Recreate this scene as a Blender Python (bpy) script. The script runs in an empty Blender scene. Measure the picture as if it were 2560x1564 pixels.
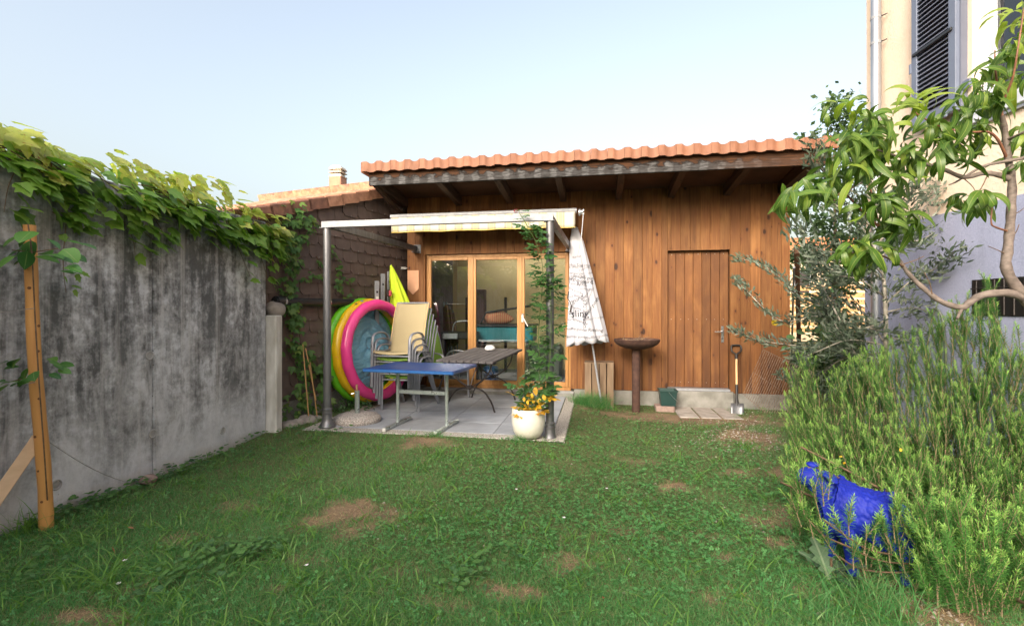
import bpy, math, random
import numpy as np
from mathutils import Vector, Matrix, Euler
from math import sin, cos, pi, radians, atan2, sqrt

random.seed(11)
RNG = np.random.default_rng(5)
S = bpy.context.scene
COL = S.collection

# ------------------------------------------------------------------ camera
TH = radians(9.95)          # the camera looks a little left of the shed's depth axis
FPX, CX, CY, HC = 1225.0, 1280.0, 774.0, 1.35
cam_d = bpy.data.cameras.new('camera')
cam = bpy.data.objects.new('camera', cam_d)
COL.objects.link(cam)
cam.location = (0, 0, HC)
cam.rotation_euler = (radians(90), 0, TH)
cam_d.sensor_width = 36
cam_d.lens = FPX / 2560 * 36
cam_d.shift_y = (CY - 782) / 2560
cam_d.clip_end = 500
cam_d.clip_start = 0.05
S.camera = cam

# ------------------------------------------------------------------ light
SUN_EL, SUN_AZ = radians(27.0), radians(196.0)      # azimuth clockwise from +Y
world = bpy.data.worlds.new('World')
S.world = world
world.use_nodes = True
wn = world.node_tree.nodes
sky = wn.new('ShaderNodeTexSky')
sky.sky_type = 'NISHITA'
sky.sun_disc = False
sky.sun_elevation = SUN_EL
sky.sun_rotation = SUN_AZ
sky.altitude = 300
sky.air_density = 1.35
sky.dust_density = 10.0
sky.ozone_density = 0.0
wn['Background'].inputs['Strength'].default_value = 0.15
hsn = wn.new('ShaderNodeHueSaturation')
hsn.inputs['Saturation'].default_value = 0.70      # a hazy, paler evening sky
world.node_tree.links.new(sky.outputs[0], hsn.inputs['Color'])
world.node_tree.links.new(hsn.outputs[0], wn['Background'].inputs['Color'])
sun_d = bpy.data.lights.new('sun', 'SUN')
sun_d.energy = 0.5
sun_d.angle = radians(14)
sun_d.color = (1.0, 0.99, 0.97)
sun = bpy.data.objects.new('sun', sun_d)
COL.objects.link(sun)
SUN_DIR = Vector((sin(SUN_AZ) * cos(SUN_EL), cos(SUN_AZ) * cos(SUN_EL), sin(SUN_EL)))
sun.rotation_euler = SUN_DIR.to_track_quat('Z', 'Y').to_euler()
sun.location = (8, -6, 9)
S.view_settings.view_transform = 'Standard'
S.view_settings.look = 'None'
S.view_settings.gamma = 1
S.view_settings.exposure = 1.45
S.cycles.use_denoising = True
try:
    S.cycles.denoiser = 'OPENIMAGEDENOISE'
except Exception:
    pass
S.cycles.max_bounces = 8
S.cycles.transparent_max_bounces = 12
S.cycles.caustics_reflective = False
S.cycles.caustics_refractive = False

# ------------------------------------------------------------------ pixels to positions
FW = Vector((-sin(TH), cos(TH), 0))
RT = Vector((cos(TH), sin(TH), 0))
UP = Vector((0, 0, 1))
CAM = Vector((0, 0, HC))
def ray(u, v): return FW + RT * ((u - CX) / FPX) + UP * ((CY - v) / FPX)
def atD(u, v, d): return CAM + ray(u, v) * d
def atY(u, v, y):
    r = ray(u, v); return CAM + r * (y / r.y)
def atX(u, v, x):
    r = ray(u, v); return CAM + r * (x / r.x)
def atZ(u, v, z):
    r = ray(u, v); return CAM + r * ((z - HC) / r.z)
def atP(u, v, p, n):
    r = ray(u, v); return CAM + r * ((Vector(p) - CAM).dot(n) / r.dot(n))
def pix(p):
    q = Vector(p) - CAM; d = q.dot(FW)
    return (CX + FPX * q.dot(RT) / d, CY - FPX * q.z / d, d)

# ------------------------------------------------------------------ objects
def put(o, parent=None, label=None, cat=None, group=None, kind=None):
    if o.name not in COL.objects: COL.objects.link(o)
    if parent is not None: o.parent = parent
    if label: o['label'] = label
    if cat: o['category'] = cat
    if group: o['group'] = group
    if kind: o['kind'] = kind
    return o
def thing(name, label, cat, loc=(0, 0, 0), rz=0, group=None, kind=None):
    o = bpy.data.objects.new(name, None)
    o.empty_display_size = 0.1
    o.location = loc
    o.rotation_euler = (0, 0, rz)
    return put(o, None, label, cat, group, kind)
def wloc(o):
    p = Vector((0, 0, 0))
    while o is not None:
        p += o.location; o = o.parent
    return p
def smooth(me, ang=35):
    me.polygons.foreach_set('use_smooth', [True] * len(me.polygons))
    try: me.set_sharp_from_angle(angle=radians(ang))
    except Exception: pass

class MB:
    """collects shapes, then builds one mesh object"""
    def __init__(s): s.v = []; s.f = []
    def add(s, vs, fs, m=None):
        b = len(s.v)
        for p in vs:
            p = Vector(p)
            s.v.append(m @ p if m is not None else p)
        s.f += [[b + i for i in f] for f in fs]
        return s
    def box(s, c, d, m=None, bev=0.0):
        x, y, z = d[0] / 2, d[1] / 2, d[2] / 2
        c = Vector(c)
        if bev <= 0:
            vs = [c + Vector((sx * x, sy * y, sz * z)) for sz in (-1, 1) for sx, sy in ((-1, -1), (1, -1), (1, 1), (-1, 1))]
            fs = [(3, 2, 1, 0), (4, 5, 6, 7), (0, 1, 5, 4), (1, 2, 6, 5), (2, 3, 7, 6), (3, 0, 4, 7)]
            return s.add(vs, fs, m)
        bv = min(bev, x * .9, y * .9, z * .9)
        vs, idx = [], {}
        for sx in (-1, 1):
            for sy in (-1, 1):
                for sz in (-1, 1):
                    for a in range(3):
                        p = Vector((sx * x, sy * y, sz * z))
                        for k, sg in ((0, sx), (1, sy), (2, sz)):
                            if k != a: p[k] -= sg * bv
                        idx[(sx, sy, sz, a)] = len(vs); vs.append(c + p)
        fs = []
        for a in range(3):
            o1, o2 = [k for k in range(3) if k != a]
            for sg in (-1, 1):
                q = []
                for e1, e2 in ((-1, -1), (1, -1), (1, 1), (-1, 1)):
                    k = [0, 0, 0]; k[a] = sg; k[o1] = e1; k[o2] = e2
                    q.append(idx[(*k, a)])
                fs.append(q)
        for a in range(3):
            o1, o2 = [k for k in range(3) if k != a]
            for e1 in (-1, 1):
                for e2 in (-1, 1):
                    k0 = [0, 0, 0]; k0[a] = -1; k0[o1] = e1; k0[o2] = e2
                    k1 = list(k0); k1[a] = 1
                    fs.append([idx[(*k0, o1)], idx[(*k1, o1)], idx[(*k1, o2)], idx[(*k0, o2)]])
        for sx in (-1, 1):
            for sy in (-1, 1):
                for sz in (-1, 1): fs.append([idx[(sx, sy, sz, a)] for a in range(3)])
        return s.add(vs, fs, m)
    def bx(s, x0, x1, y0, y1, z0, z1, bev=0.0):
        return s.box(((x0 + x1) / 2, (y0 + y1) / 2, (z0 + z1) / 2), (abs(x1 - x0), abs(y1 - y0), abs(z1 - z0)), None, bev)
    def beam(s, a, b, w, h, up=(0, 0, 1), bev=0.0):
        a, b = Vector(a), Vector(b)
        y = (b - a); L = y.length; y.normalize()
        u = Vector(up); x = y.cross(u)
        if x.length < 1e-4: x = y.cross(Vector((1, 0, 0)))
        x.normalize(); z = x.cross(y)
        m = Matrix((x, y, z)).transposed().to_4x4(); m.translation = (a + b) / 2
        return s.box((0, 0, 0), (w, L, h), m, bev)
    def tube(s, pts, r, n=8, cap=True, flat=None):
        pts = [Vector(p) for p in pts]
        k = len(pts)
        rs = r if isinstance(r, (list, tuple)) else [r] * k
        t0 = (pts[1] - pts[0]).normalized()
        ref = Vector((0, 0, 1)) if abs(t0.z) < .9 else Vector((1, 0, 0))
        x = t0.cross(ref).normalized()
        b = len(s.v)
        for i in range(k):
            t = (pts[min(i + 1, k - 1)] - pts[max(i - 1, 0)]).normalized()
            x = (x - t * x.dot(t)).normalized(); y = t.cross(x)
            for j in range(n):
                a = 2 * pi * j / n
                fx, fy = (1, 1) if flat is None else flat
                s.v.append(pts[i] + (x * cos(a) * fx + y * sin(a) * fy) * rs[i])
        for i in range(k - 1):
            for j in range(n):
                s.f.append([b + i * n + j, b + i * n + (j + 1) % n, b + (i + 1) * n + (j + 1) % n, b + (i + 1) * n + j])
        if cap:
            s.f.append([b + j for j in range(n)][::-1])
            s.f.append([b + (k - 1) * n + j for j in range(n)])
        return s
    def lathe(s, prof, n=24, c=(0, 0, 0), m=None):
        b = len(s.v); c = Vector(c)
        for r, z in prof:
            for j in range(n):
                a = 2 * pi * j / n
                p = c + Vector((max(r, 1e-4) * cos(a), max(r, 1e-4) * sin(a), z))
                s.v.append(m @ p if m is not None else p)
        for i in range(len(prof) - 1):
            for j in range(n):
                s.f.append([b + i * n + j, b + i * n + (j + 1) % n, b + (i + 1) * n + (j + 1) % n, b + (i + 1) * n + j])
        return s
    def prism(s, poly, axis, d0, d1, m=None):
        """poly of 2-D points, extruded along axis from d0 to d1"""
        o = [k for k in range(3) if k != axis]
        vs = []
        for d in (d0, d1):
            for p in poly:
                q = [0, 0, 0]; q[axis] = d; q[o[0]] = p[0]; q[o[1]] = p[1]; vs.append(q)
        n = len(poly)
        fs = [list(range(n)), list(range(2 * n - 1, n - 1, -1))]
        for i in range(n):
            j = (i + 1) % n
            fs.append([i, n + i, n + j, j])
        return s.add(vs, fs, m)
    def mesh(s, name, origin=(0, 0, 0), sm=None):
        me = bpy.data.meshes.new(name)
        o = Vector(origin)
        me.from_pydata([tuple(p - o) for p in s.v], [], s.f)
        me.update()
        if sm: smooth(me, sm)
        return me
    def build(s, name, mat, parent=None, sm=None, label=None, cat=None, group=None, kind=None, origin=None):
        """verts are in world space: they are moved into the parent's frame. A top-level mesh keeps its origin at its base"""
        import bmesh
        if parent is not None:
            org = wloc(parent)
        elif origin is not None:
            org = Vector(origin)
        else:
            xs = [p.x for p in s.v]; ys = [p.y for p in s.v]; zs = [p.z for p in s.v]
            org = Vector(((min(xs) + max(xs)) / 2, (min(ys) + max(ys)) / 2, min(zs)))
        me = s.mesh(name, org)
        bm = bmesh.new(); bm.from_mesh(me)
        bmesh.ops.recalc_face_normals(bm, faces=bm.faces); bm.to_mesh(me); bm.free()
        if sm: smooth(me, sm)
        if isinstance(mat, (list, tuple)):
            for q in mat: me.materials.append(q)
        else:
            me.materials.append(mat)
        o = bpy.data.objects.new(name, me)
        if parent is None: o.location = org
        return put(o, parent, label, cat, group, kind)
def inst(name, me, parent, mw=None):
    o = bpy.data.objects.new(name, me)
    COL.objects.link(o)
    o.parent = parent
    if mw is not None: o.matrix_local = mw
    return o
def copy_tree(o, parent=None):
    c = o.copy(); COL.objects.link(c); c.parent = parent
    for ch in list(o.children): copy_tree(ch, c)
    return c
def fast(name, V, F, mat, parent=None, attrs=None, sm=True, **kw):
    """V (n,3) world, F (m,k) faces of equal size -> one mesh object"""
    org = np.array(wloc(parent)) if parent is not None else np.zeros(3)
    V = np.asarray(V, dtype=np.float32) - org.astype(np.float32)
    F = np.asarray(F, dtype=np.int32)
    me = bpy.data.meshes.new(name)
    me.vertices.add(len(V)); me.vertices.foreach_set('co', V.ravel())
    k = F.shape[1]
    me.loops.add(F.size); me.loops.foreach_set('vertex_index', F.ravel())
    me.polygons.add(len(F)); me.polygons.foreach_set('loop_start', np.arange(0, F.size, k, dtype=np.int32))
    me.update(calc_edges=True)
    if attrs:
        for nm, (ty, arr) in attrs.items():
            a = me.attributes.new(nm, ty, 'POINT')
            a.data.foreach_set('value' if ty == 'FLOAT' else 'vector', np.asarray(arr, dtype=np.float32).ravel())
    if sm: me.polygons.foreach_set('use_smooth', [True] * len(F))
    me.materials.append(mat)
    o = bpy.data.objects.new(name, me)
    return put(o, parent, **kw)

# ------------------------------------------------------------------ materials
class NT:
    def __init__(s, name):
        s.m = bpy.data.materials.new(name); s.m.use_nodes = True
        s.n = s.m.node_tree.nodes; s.l = s.m.node_tree.links
        s.p = s.n['Principled BSDF']; s.out = s.n['Material Output']
    def N(s, t, **kw):
        x = s.n.new('ShaderNode' + t)
        for k, v in kw.items(): setattr(x, k, v)
        return x
    def L(s, a, b): s.l.new(a, b)
    def val(s, op, a, b=None, c=None, clamp=False):
        x = s.N('Math', operation=op); x.use_clamp = clamp
        for i, q in enumerate((a, b, c)):
            if q is None: continue
            if isinstance(q, (int, float)): x.inputs[i].default_value = q
            else: s.L(q, x.inputs[i])
        return x.outputs[0]
    def coord(s, scale=(1, 1, 1), rnd=True, kind='Object'):
        tc = s.N('TexCoord')
        src = tc.outputs[kind]
        if rnd:
            oi = s.N('ObjectInfo')
            mu = s.val('MULTIPLY', oi.outputs['Random'], 37.0)
            va = s.N('VectorMath', operation='ADD'); s.L(src, va.inputs[0]); s.L(mu, va.inputs[1]); src = va.outputs[0]
        mp = s.N('VectorMath', operation='MULTIPLY'); s.L(src, mp.inputs[0]); mp.inputs[1].default_value = scale
        return mp.outputs[0]
    def noise(s, vec, scale, detail=5, rough=.55, dist=0.0):
        x = s.N('TexNoise'); s.L(vec, x.inputs['Vector'])
        x.inputs['Scale'].default_value = scale; x.inputs['Detail'].default_value = detail
        x.inputs['Roughness'].default_value = rough; x.inputs['Distortion'].default_value = dist
        return x.outputs['Fac']
    def ramp(s, fac, stops, interp='LINEAR'):
        x = s.N('ValToRGB'); s.L(fac, x.inputs['Fac']); cr = x.color_ramp; cr.interpolation = interp
        while len(cr.elements) < len(stops): cr.elements.new(.5)
        for e, (p, c) in zip(cr.elements, stops):
            e.position = p
            e.color = (*c, 1) if isinstance(c, (tuple, list)) else (c, c, c, 1)
        return x.outputs['Color']
    def mix(s, fac, a, b, mode='MIX'):
        x = s.N('Mix', data_type='RGBA', blend_type=mode)
        for sock, q in ((x.inputs['Factor'], fac), (x.inputs['A'], a), (x.inputs['B'], b)):
            pass
        fa, ia, ib = x.inputs[0], x.inputs[6], x.inputs[7]
        for sock, q in ((fa, fac), (ia, a), (ib, b)):
            if isinstance(q, (int, float)): sock.default_value = q
            elif isinstance(q, (tuple, list)): sock.default_value = (*q, 1)
            else: s.L(q, sock)
        return x.outputs[2]
    def bump(s, h, strength=.3, dist=.01):
        x = s.N('Bump'); x.inputs['Strength'].default_value = strength; x.inputs['Distance'].default_value = dist
        s.L(h, x.inputs['Height']); s.L(x.outputs[0], s.p.inputs['Normal'])
    def base(s, c):
        if isinstance(c, (tuple, list)): s.p.inputs['Base Color'].default_value = (*c, 1)
        else: s.L(c, s.p.inputs['Base Color'])
    def setp(s, rough=.6, metal=0, spec=.5, coat=0):
        s.p.inputs['Roughness'].default_value = rough; s.p.inputs['Metallic'].default_value = metal
        s.p.inputs['Specular IOR Level'].default_value = spec; s.p.inputs['Coat Weight'].default_value = coat
        return s
    def orand(s, col, amt=.25):
        """per-object brightness variation (real differences between pieces)"""
        oi = s.N('ObjectInfo')
        f = s.val('MULTIPLY_ADD', oi.outputs['Random'], amt, 1 - amt / 2)
        x = s.N('VectorMath', operation='SCALE'); s.L(col, x.inputs[0]); s.L(f, x.inputs['Scale'])
        return x.outputs[0]

def mat(name, c1, c2=None, rough=.6, metal=0, scale=6, stretch=(1, 1, 1), lo=.35, hi=.65, bump=0, bscale=None, bdist=.004, spec=.5, orand=0, coat=0, detail=5):
    t = NT(name); t.setp(rough, metal, spec, coat)
    vec = t.coord(stretch)
    if c2 is None: c2 = tuple(q * .82 for q in c1)
    n = t.noise(vec, scale, detail)
    col = t.ramp(n, [(lo, c1), (hi, c2)])
    if orand: col = t.orand(col, orand)
    t.base(col)
    rr = t.val('MULTIPLY_ADD', n, .25, rough - .12, clamp=True); t.L(rr, t.p.inputs['Roughness'])
    if bump:
        t.bump(t.noise(vec, bscale or scale * 6, 4), bump, bdist)
    return t.m

def leafmat(name, stops, vein=(.25, .35, .1), rough=.42, trans=.35, veinw=.06, spec=.45, spots=None, red=0.0):
    """stops: colour ramp over a random tint (per object and per leaf)"""
    t = NT(name); t.setp(rough, 0, spec)
    at = t.N('Attribute'); at.attribute_name = 'tint'
    oi = t.N('ObjectInfo')
    f = t.val('FRACT', t.val('ADD', at.outputs['Fac'], oi.outputs['Random']))
    col = t.ramp(f, stops)
    lc = t.N('Attribute'); lc.attribute_name = 'lc'
    sx = t.N('SeparateXYZ'); t.L(lc.outputs['Vector'], sx.inputs[0])
    ax = t.val('ABSOLUTE', sx.outputs[0])
    if vein:
        vm = t.val('LESS_THAN', ax, veinw)
        # side veins
        w = t.val('ADD', t.val('MULTIPLY', sx.outputs[1], 9.0), t.val('MULTIPLY', ax, -4.0))
        sv = t.val('GREATER_THAN', t.val('FRACT', w), .86)
        vm2 = t.val('MULTIPLY', sv, .22)
        col = t.mix(t.val('MAXIMUM', t.val('MULTIPLY', vm, .75), vm2), col, vein)
    if spots:
        nz = t.noise(lc.outputs['Vector'], 3.0, 4)
        n2 = t.N('TexNoise'); n2.noise_dimensions = '4D'
        t.L(lc.outputs['Vector'], n2.inputs['Vector']); t.L(t.val('MULTIPLY', f, 60.0), n2.inputs['W']); n2.inputs['Scale'].default_value = 2.6
        n2.inputs['Detail'].default_value = 3
        col = t.mix(t.ramp(n2.outputs['Fac'], [(.60, 0.0), (.68, 1.0)]), col, spots)
    t.base(col)
    if trans > 0:
        tr = t.N('BsdfTranslucent'); mx = t.N('MixShader'); mx.inputs[0].default_value = trans
        hs = t.N('HueSaturation'); hs.inputs['Saturation'].default_value = 1.1; hs.inputs['Value'].default_value = 1.5
        t.L(col, hs.inputs['Color']); t.L(hs.outputs[0], tr.inputs['Color'])
        t.L(t.p.outputs[0], mx.inputs[1]); t.L(tr.outputs[0], mx.inputs[2]); t.L(mx.outputs[0], t.out.inputs['Surface'])
    return t.m

# ------------------------------------------------------------------ leaves
class Leaf:
    """a leaf shape: x across (-1..1 half widths), y along (0..1), built with size 1; lc = leaf coordinates"""
    def __init__(s, v, f, lc):
        s.v = np.array(v, dtype=np.float32); s.f = f; s.lc = np.array(lc, dtype=np.float32)
        tri = []
        for q in f:
            for i in range(1, len(q) - 1): tri.append((q[0], q[i], q[i + 1]))
        s.t = np.array(tri, dtype=np.int32)
        s.me = {}
    def mesh(s, m):
        if m.name not in s.me:
            me = bpy.data.meshes.new('leaf')
            me.from_pydata([tuple(p) for p in s.v.tolist()], [], s.f); me.update()
            a = me.attributes.new('lc', 'FLOAT_VECTOR', 'POINT'); a.data.foreach_set('vector', s.lc.ravel())
            smooth(me, 60); me.materials.append(m); s.me[m.name] = me
        return s.me[m.name]
def blade(width, curl=0.6, fold=.25, n=7, shape=None, twist=0.0, wave=0.0):
    """a lance-shaped leaf of length 1 bending down by curl (radians over its length)"""
    v, f, lc = [], [], []
    y = z = 0.0; a = 0.25
    for i in range(n + 1):
        t = i / n
        w = width * (shape(t) if shape else sin(pi * min(1, max(0.0, t)) ** .85) ** .8)
        w = max(w, width * .03)
        tw = twist * t
        dz = fold * w + wave * w * sin(t * 19)
        for k, sx in enumerate((-1, 0, 1)):
            px = sx * w * cos(tw); pz = z + (dz if sx else 0) + sx * w * sin(tw)
            v.append((px, y, pz)); lc.append((sx, t, 0))
        st = 1.0 / n
        a -= curl / n
        y += cos(a) * st; z += sin(a) * st
    for i in range(n):
        for k in range(2):
            b = i * 3 + k; f.append((b, b + 1, b + 4, b + 3))
    return Leaf(v, f, lc)
def lobed(pts, cup=.15, droop=.2):
    """outline in the right half from base to tip (x, y), mirrored, fan around a midrib"""
    k = len(pts)
    v, f, lc = [], [], []
    for x, y in pts:
        for sx in (-1, 0, 1):
            z = cup * abs(x) * (1 if sx else 0) * (1 - y * .3) - droop * y * y - (.25 * x * x if sx else 0)
            v.append((sx * x, y, z)); lc.append((sx * x * 2, y, 0))
    for i in range(k - 1):
        for q in range(2):
            b = i * 3 + q; f.append((b, b + 1, b + 4, b + 3))
    return Leaf(v, f, lc)
def join(parts):
    """parts: (Leaf, Matrix) -> one Leaf (compound leaf)"""
    v, f, lc = [], [], []
    for lf, m in parts:
        b = len(v)
        for p, c in zip(lf.v.tolist(), lf.lc.tolist()):
            v.append(tuple(m @ Vector(p))); lc.append(c)
        f += [tuple(b + i for i in q) for q in lf.f]
    return Leaf(v, f, lc)
def frame(p, tip, nrm, size):
    """matrix putting a leaf at p with its length along tip and its face along nrm"""
    y = Vector(tip).normalized(); z = Vector(nrm); z = z - y * z.dot(y)
    if z.length < 1e-4: z = y.orthogonal()
    z.normalize(); x = y.cross(z)
    m = Matrix((x, y, z)).transposed() * size
    m = m.to_4x4(); m.translation = p
    return m
def foliage(parent, name, items, maxparts=300, stuffname=None):
    """items: (Leaf, material, world matrix). The nearest ones become parts, the rest one part of kind stuff per material"""
    org = wloc(parent); T = Matrix.Translation(-org)
    def big(it):
        u, v, d = pix(it[2].translation)
        s = it[2].to_scale()[1]
        inside = -60 < u < 2620 and -60 < v < 1620 and d > 0
        return (0 if inside else 1, d / s)
    items = sorted(items, key=big)
    for lf, m, mw in items[:maxparts]:
        inst(name, lf.mesh(m), parent, T @ mw)
    rest = {}
    for lf, m, mw in items[maxparts:]: rest.setdefault(m.name, []).append((lf, m, mw))
    for k, its in rest.items():
        Vs, Fs, Ls, Ts, b = [], [], [], [], 0
        for lf, m, mw in its:
            A = np.array(mw)
            Vs.append(lf.v @ A[:3, :3].T + A[:3, 3]); Fs.append(lf.t + b); Ls.append(lf.lc)
            Ts.append(np.full(len(lf.v), random.random())); b += len(lf.v)
        fast(stuffname or 'foliage', np.concatenate(Vs), np.concatenate(Fs), its[0][1], parent, {'lc': ('FLOAT_VECTOR', np.concatenate(Ls)), 'tint': ('FLOAT', np.concatenate(Ts))}, kind='stuff')
def rv(a=1.0): return Vector((random.uniform(-a, a), random.uniform(-a, a), random.uniform(-a, a)))
def poly(pts, n):
    """resample a polyline smoothly"""
    pts = [Vector(p) for p in pts]
    out = []
    for i in range(len(pts) - 1):
        p0 = pts[max(i - 1, 0)]; p1 = pts[i]; p2 = pts[i + 1]; p3 = pts[min(i + 2, len(pts) - 1)]
        for k in range(n):
            t = k / n
            out.append(.5 * ((2 * p1) + (p2 - p0) * t + (2 * p0 - 5 * p1 + 4 * p2 - p3) * t * t + (3 * p1 - p0 - 3 * p2 + p3) * t ** 3))
    out.append(pts[-1])
    return out
def gz(x, y):
    """height of the lawn"""
    def ss(a, b, q):
        t = min(1, max(0, (q - a) / (b - a))); return t * t * (3 - 2 * t)
    return -.05 * ss(-.6, .4, x) * ss(4.5, 6.8, y) + .012 * sin(x * 1.7 + y * .9) * cos(y * 1.3 - x * .4) - .012 + .032 * ss(4.1, 4.85, y) * (1 - ss(-.2, .6, x))
YW = 7.5        # facade of the shed
# ------------------------------------------------------------------ shared materials
def wood_facade(nm='stained_spruce', dark=0.0):
    t = NT(nm); t.setp(.62, 0, .3)
    vec = t.coord((1, 1, 1))
    tc = t.N('TexCoord')
    grain = t.noise(t.coord((26, 26, 1.1)), 2.2, 6, .6, .4)
    big = t.noise(t.coord((3, 3, .5)), 1.6, 3)
    col = t.ramp(grain, [(.26, (.262, .120, .039)), (.48, (.19, .080, .025)), (.72, (.112, .043, .014))])
    col = t.mix(t.ramp(big, [(.42, 0.0), (.75, .5)]), col, (.15, .056, .018))
    col = t.mix(t.ramp(t.noise(t.coord((2, 2, .7)), 2.3, 4), [(.5, 0.0), (.75, .55)]), col, (.36, .18, .066))
    vo = t.N('TexVoronoi'); vo.voronoi_dimensions = '3D'; t.L(t.coord((8.0, 8.0, 4.6)), vo.inputs['Vector']); vo.inputs['Scale'].default_value = 1.0
    vo.inputs['Randomness'].default_value = 1
    wob = t.noise(t.coord((40, 40, 40)), 1.0, 3)
    sep = t.N('SeparateColor'); t.L(vo.outputs['Color'], sep.inputs[0])
    d = t.val('MULTIPLY', t.val('ADD', vo.outputs['Distance'], t.val('MULTIPLY', wob, .10)), t.val('MULTIPLY_ADD', sep.outputs[1], 1.3, .75))
    on = t.val('GREATER_THAN', sep.outputs[0], .35)
    k = t.val('MULTIPLY', t.ramp(d, [(.17, 1.0), (.27, 0.0)]), on)
    halo = t.val('MULTIPLY', t.ramp(d, [(.16, .75), (.5, 0.0)]), on)
    col = t.mix(halo, col, (.15, .052, .018))
    col = t.mix(k, col, (.035, .013, .007))
    # water-stained, darker streaks where rain splashes up
    sz = t.N('SeparateXYZ'); t.L(tc.outputs['Object'], sz.inputs[0])
    st = t.noise(t.coord((11, 11, .35)), 1.4, 4)
    low = t.ramp(sz.outputs[2], [(.14, 1.0), (.6, .55), (1.0, .12)])
    stain = t.val('MULTIPLY', low, t.ramp(st, [(.42, 0.0), (.62, 1.0)]))
    col = t.mix(stain, col, (.085, .034, .016))
    if dark:
        bl = t.noise(t.coord((2.4, 2.4, 1.0), rnd=False), 2.2, 5, .6, .4)
        col = t.mix(t.ramp(bl, [(.36, .12), (.62, .75)]), col, (.10, .04, .016))
    col = t.orand(col, .42)
    t.base(col)
    t.bump(grain, .25, .003)
    return t.m
M_FACADE = wood_facade()
M_DOORP = wood_facade('stained_door_planks', .5)
M_DOORFRAME = mat('oiled_larch', (.43, .22, .07), (.32, .15, .045), rough=.45, scale=1.5, stretch=(14, 14, 1.0), bump=.1, bscale=9, orand=.12)
def weathered_fascia():
    t = NT('weathered_fascia'); t.setp(.8, 0, .2)
    tc = t.N('TexCoord')
    g = t.noise(t.coord((1.6, 30, 30)), 2.0, 6, .6)
    col = t.ramp(g, [(.3, (.10, .044, .02)), (.55, (.045, .021, .011)), (.8, (.018, .009, .006))])
    # grey weathered scallops below each tile joint
    sx = t.N('SeparateXYZ'); t.L(tc.outputs['Object'], sx.inputs[0])
    wv = t.val('SINE', t.val('MULTIPLY', sx.outputs[0], 2 * pi / .2075))
    n2 = t.noise(t.coord((6, 6, 11)), 1.5, 6, .6)
    h = t.val('ADD', t.val('MULTIPLY', sx.outputs[2], -5.2), t.val('ADD', t.val('MULTIPLY_ADD', wv, .10, -.36), t.val('MULTIPLY', t.val('SUBTRACT', n2, .5), 1.3)))
    gm = t.ramp(h, [(.0, 0.0), (.10, 1.0)])
    gr = t.noise(t.coord((4, 30, 26)), 2.0, 7, .65)
    gcol = t.ramp(gr, [(.36, (.125, .126, .135)), (.52, (.06, .06, .063)), (.66, (.014, .013, .013))])
    dip = t.ramp(t.val('ADD', wv, t.val('MULTIPLY', t.val('SUBTRACT', n2, .5), 2.4)), [(.0, 1.0), (.55, 0.0)])
    gcol = t.mix(t.val('MULTIPLY', dip, .6), gcol, (.016, .014, .014))
    # a black, damp edge between brown and grey
    edge = t.val('MULTIPLY', t.ramp(h, [(-.0, 0.0), (.02, 1.0)]), t.ramp(h, [(.10, 1.0), (.22, 0.0)]))
    gcol = t.mix(edge, gcol, (.012, .010, .010))
    # the right end stays brown
    rt = t.ramp(t.val('ADD', sx.outputs[0], t.val('MULTIPLY', n2, .8)), [(.0, 1.0), (1.0, 1.0)])
    endm = t.N('MapRange'); t.L(sx.outputs[0], endm.inputs[0]); endm.inputs[1].default_value = 1.5; endm.inputs[2].default_value = 2.4; endm.inputs[3].default_value = 1; endm.inputs[4].default_value = .12
    t.base(t.mix(t.val('MULTIPLY', gm, endm.outputs[0]), col, gcol)); t.bump(g, .4, .004)
    return t.m
M_FASCIA = weathered_fascia()
M_RAFTER = mat('dark_rafter', (.075, .036, .018), (.035, .017, .01), rough=.75, scale=1.6, stretch=(14, 1.4, 14), bump=.15, bscale=8, orand=.2)
M_SOFFIT = mat('brown_soffit', (.10, .042, .02), (.05, .021, .011), rough=.8, scale=2.2, bump=.05)
M_TILE = mat('clay_tile', (.25, .11, .062), (.175, .074, .042), rough=.7, scale=9, stretch=(1, 1, .5), bump=.12, bscale=60, bdist=.002, orand=.18)
M_TILE2 = mat('old_clay_tile', (.58, .31, .20), (.38, .19, .12), rough=.8, scale=11, bump=.2, bscale=60, bdist=.002, orand=.3)
M_VERGE = mat('verge_tile', (.27, .13, .085), (.15, .075, .055), rough=.8, scale=8, bump=.15, bscale=50, orand=.25)
M_SHINGLE = mat('brown_shingle', (.135, .10, .09), (.105, .077, .07), rough=.7, scale=9, stretch=(1, 1, .6), bump=.15, bscale=70, bdist=.002, orand=.16)
M_STEEL = mat('galvanised_post', (.22, .225, .245), (.15, .155, .17), rough=.42, metal=.75, scale=14, stretch=(1, 1, .25), bump=.03)
M_ZINC = mat('zinc_beam', (.30, .315, .345), (.23, .245, .275), rough=.6, metal=.1, scale=18, orand=.1)
M_CHROME = mat('bright_steel', (.62, .64, .66), (.48, .5, .52), rough=.25, metal=.9, scale=20)
M_ALU = mat('aluminium', (.42, .44, .48), (.33, .35, .39), rough=.4, metal=.5, scale=24, orand=.12)
M_GREYFRAME = mat('grey_chair_frame', (.26, .275, .31), (.22, .235, .27), rough=.45, metal=.35, scale=10, orand=.08)
M_PVC = mat('black_pipe', (.012, .014, .017), (.02, .022, .026), rough=.4, scale=8)
M_DARK = mat('dark_iron', (.05, .042, .042), (.03, .026, .027), rough=.55, metal=.3, scale=20, bump=.1)
M_WHITE = mat('white_metal', (.72, .72, .7), rough=.4, scale=8)
M_STRING = mat('twine', (.45, .42, .36), rough=.8, scale=60)
M_WIRE = mat('wire', (.45, .46, .47), (.3, .3, .31), rough=.4, metal=.8, scale=40)
M_STEM = mat('green_stem', (.10, .17, .04), (.07, .11, .03), rough=.6, scale=20)
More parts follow.
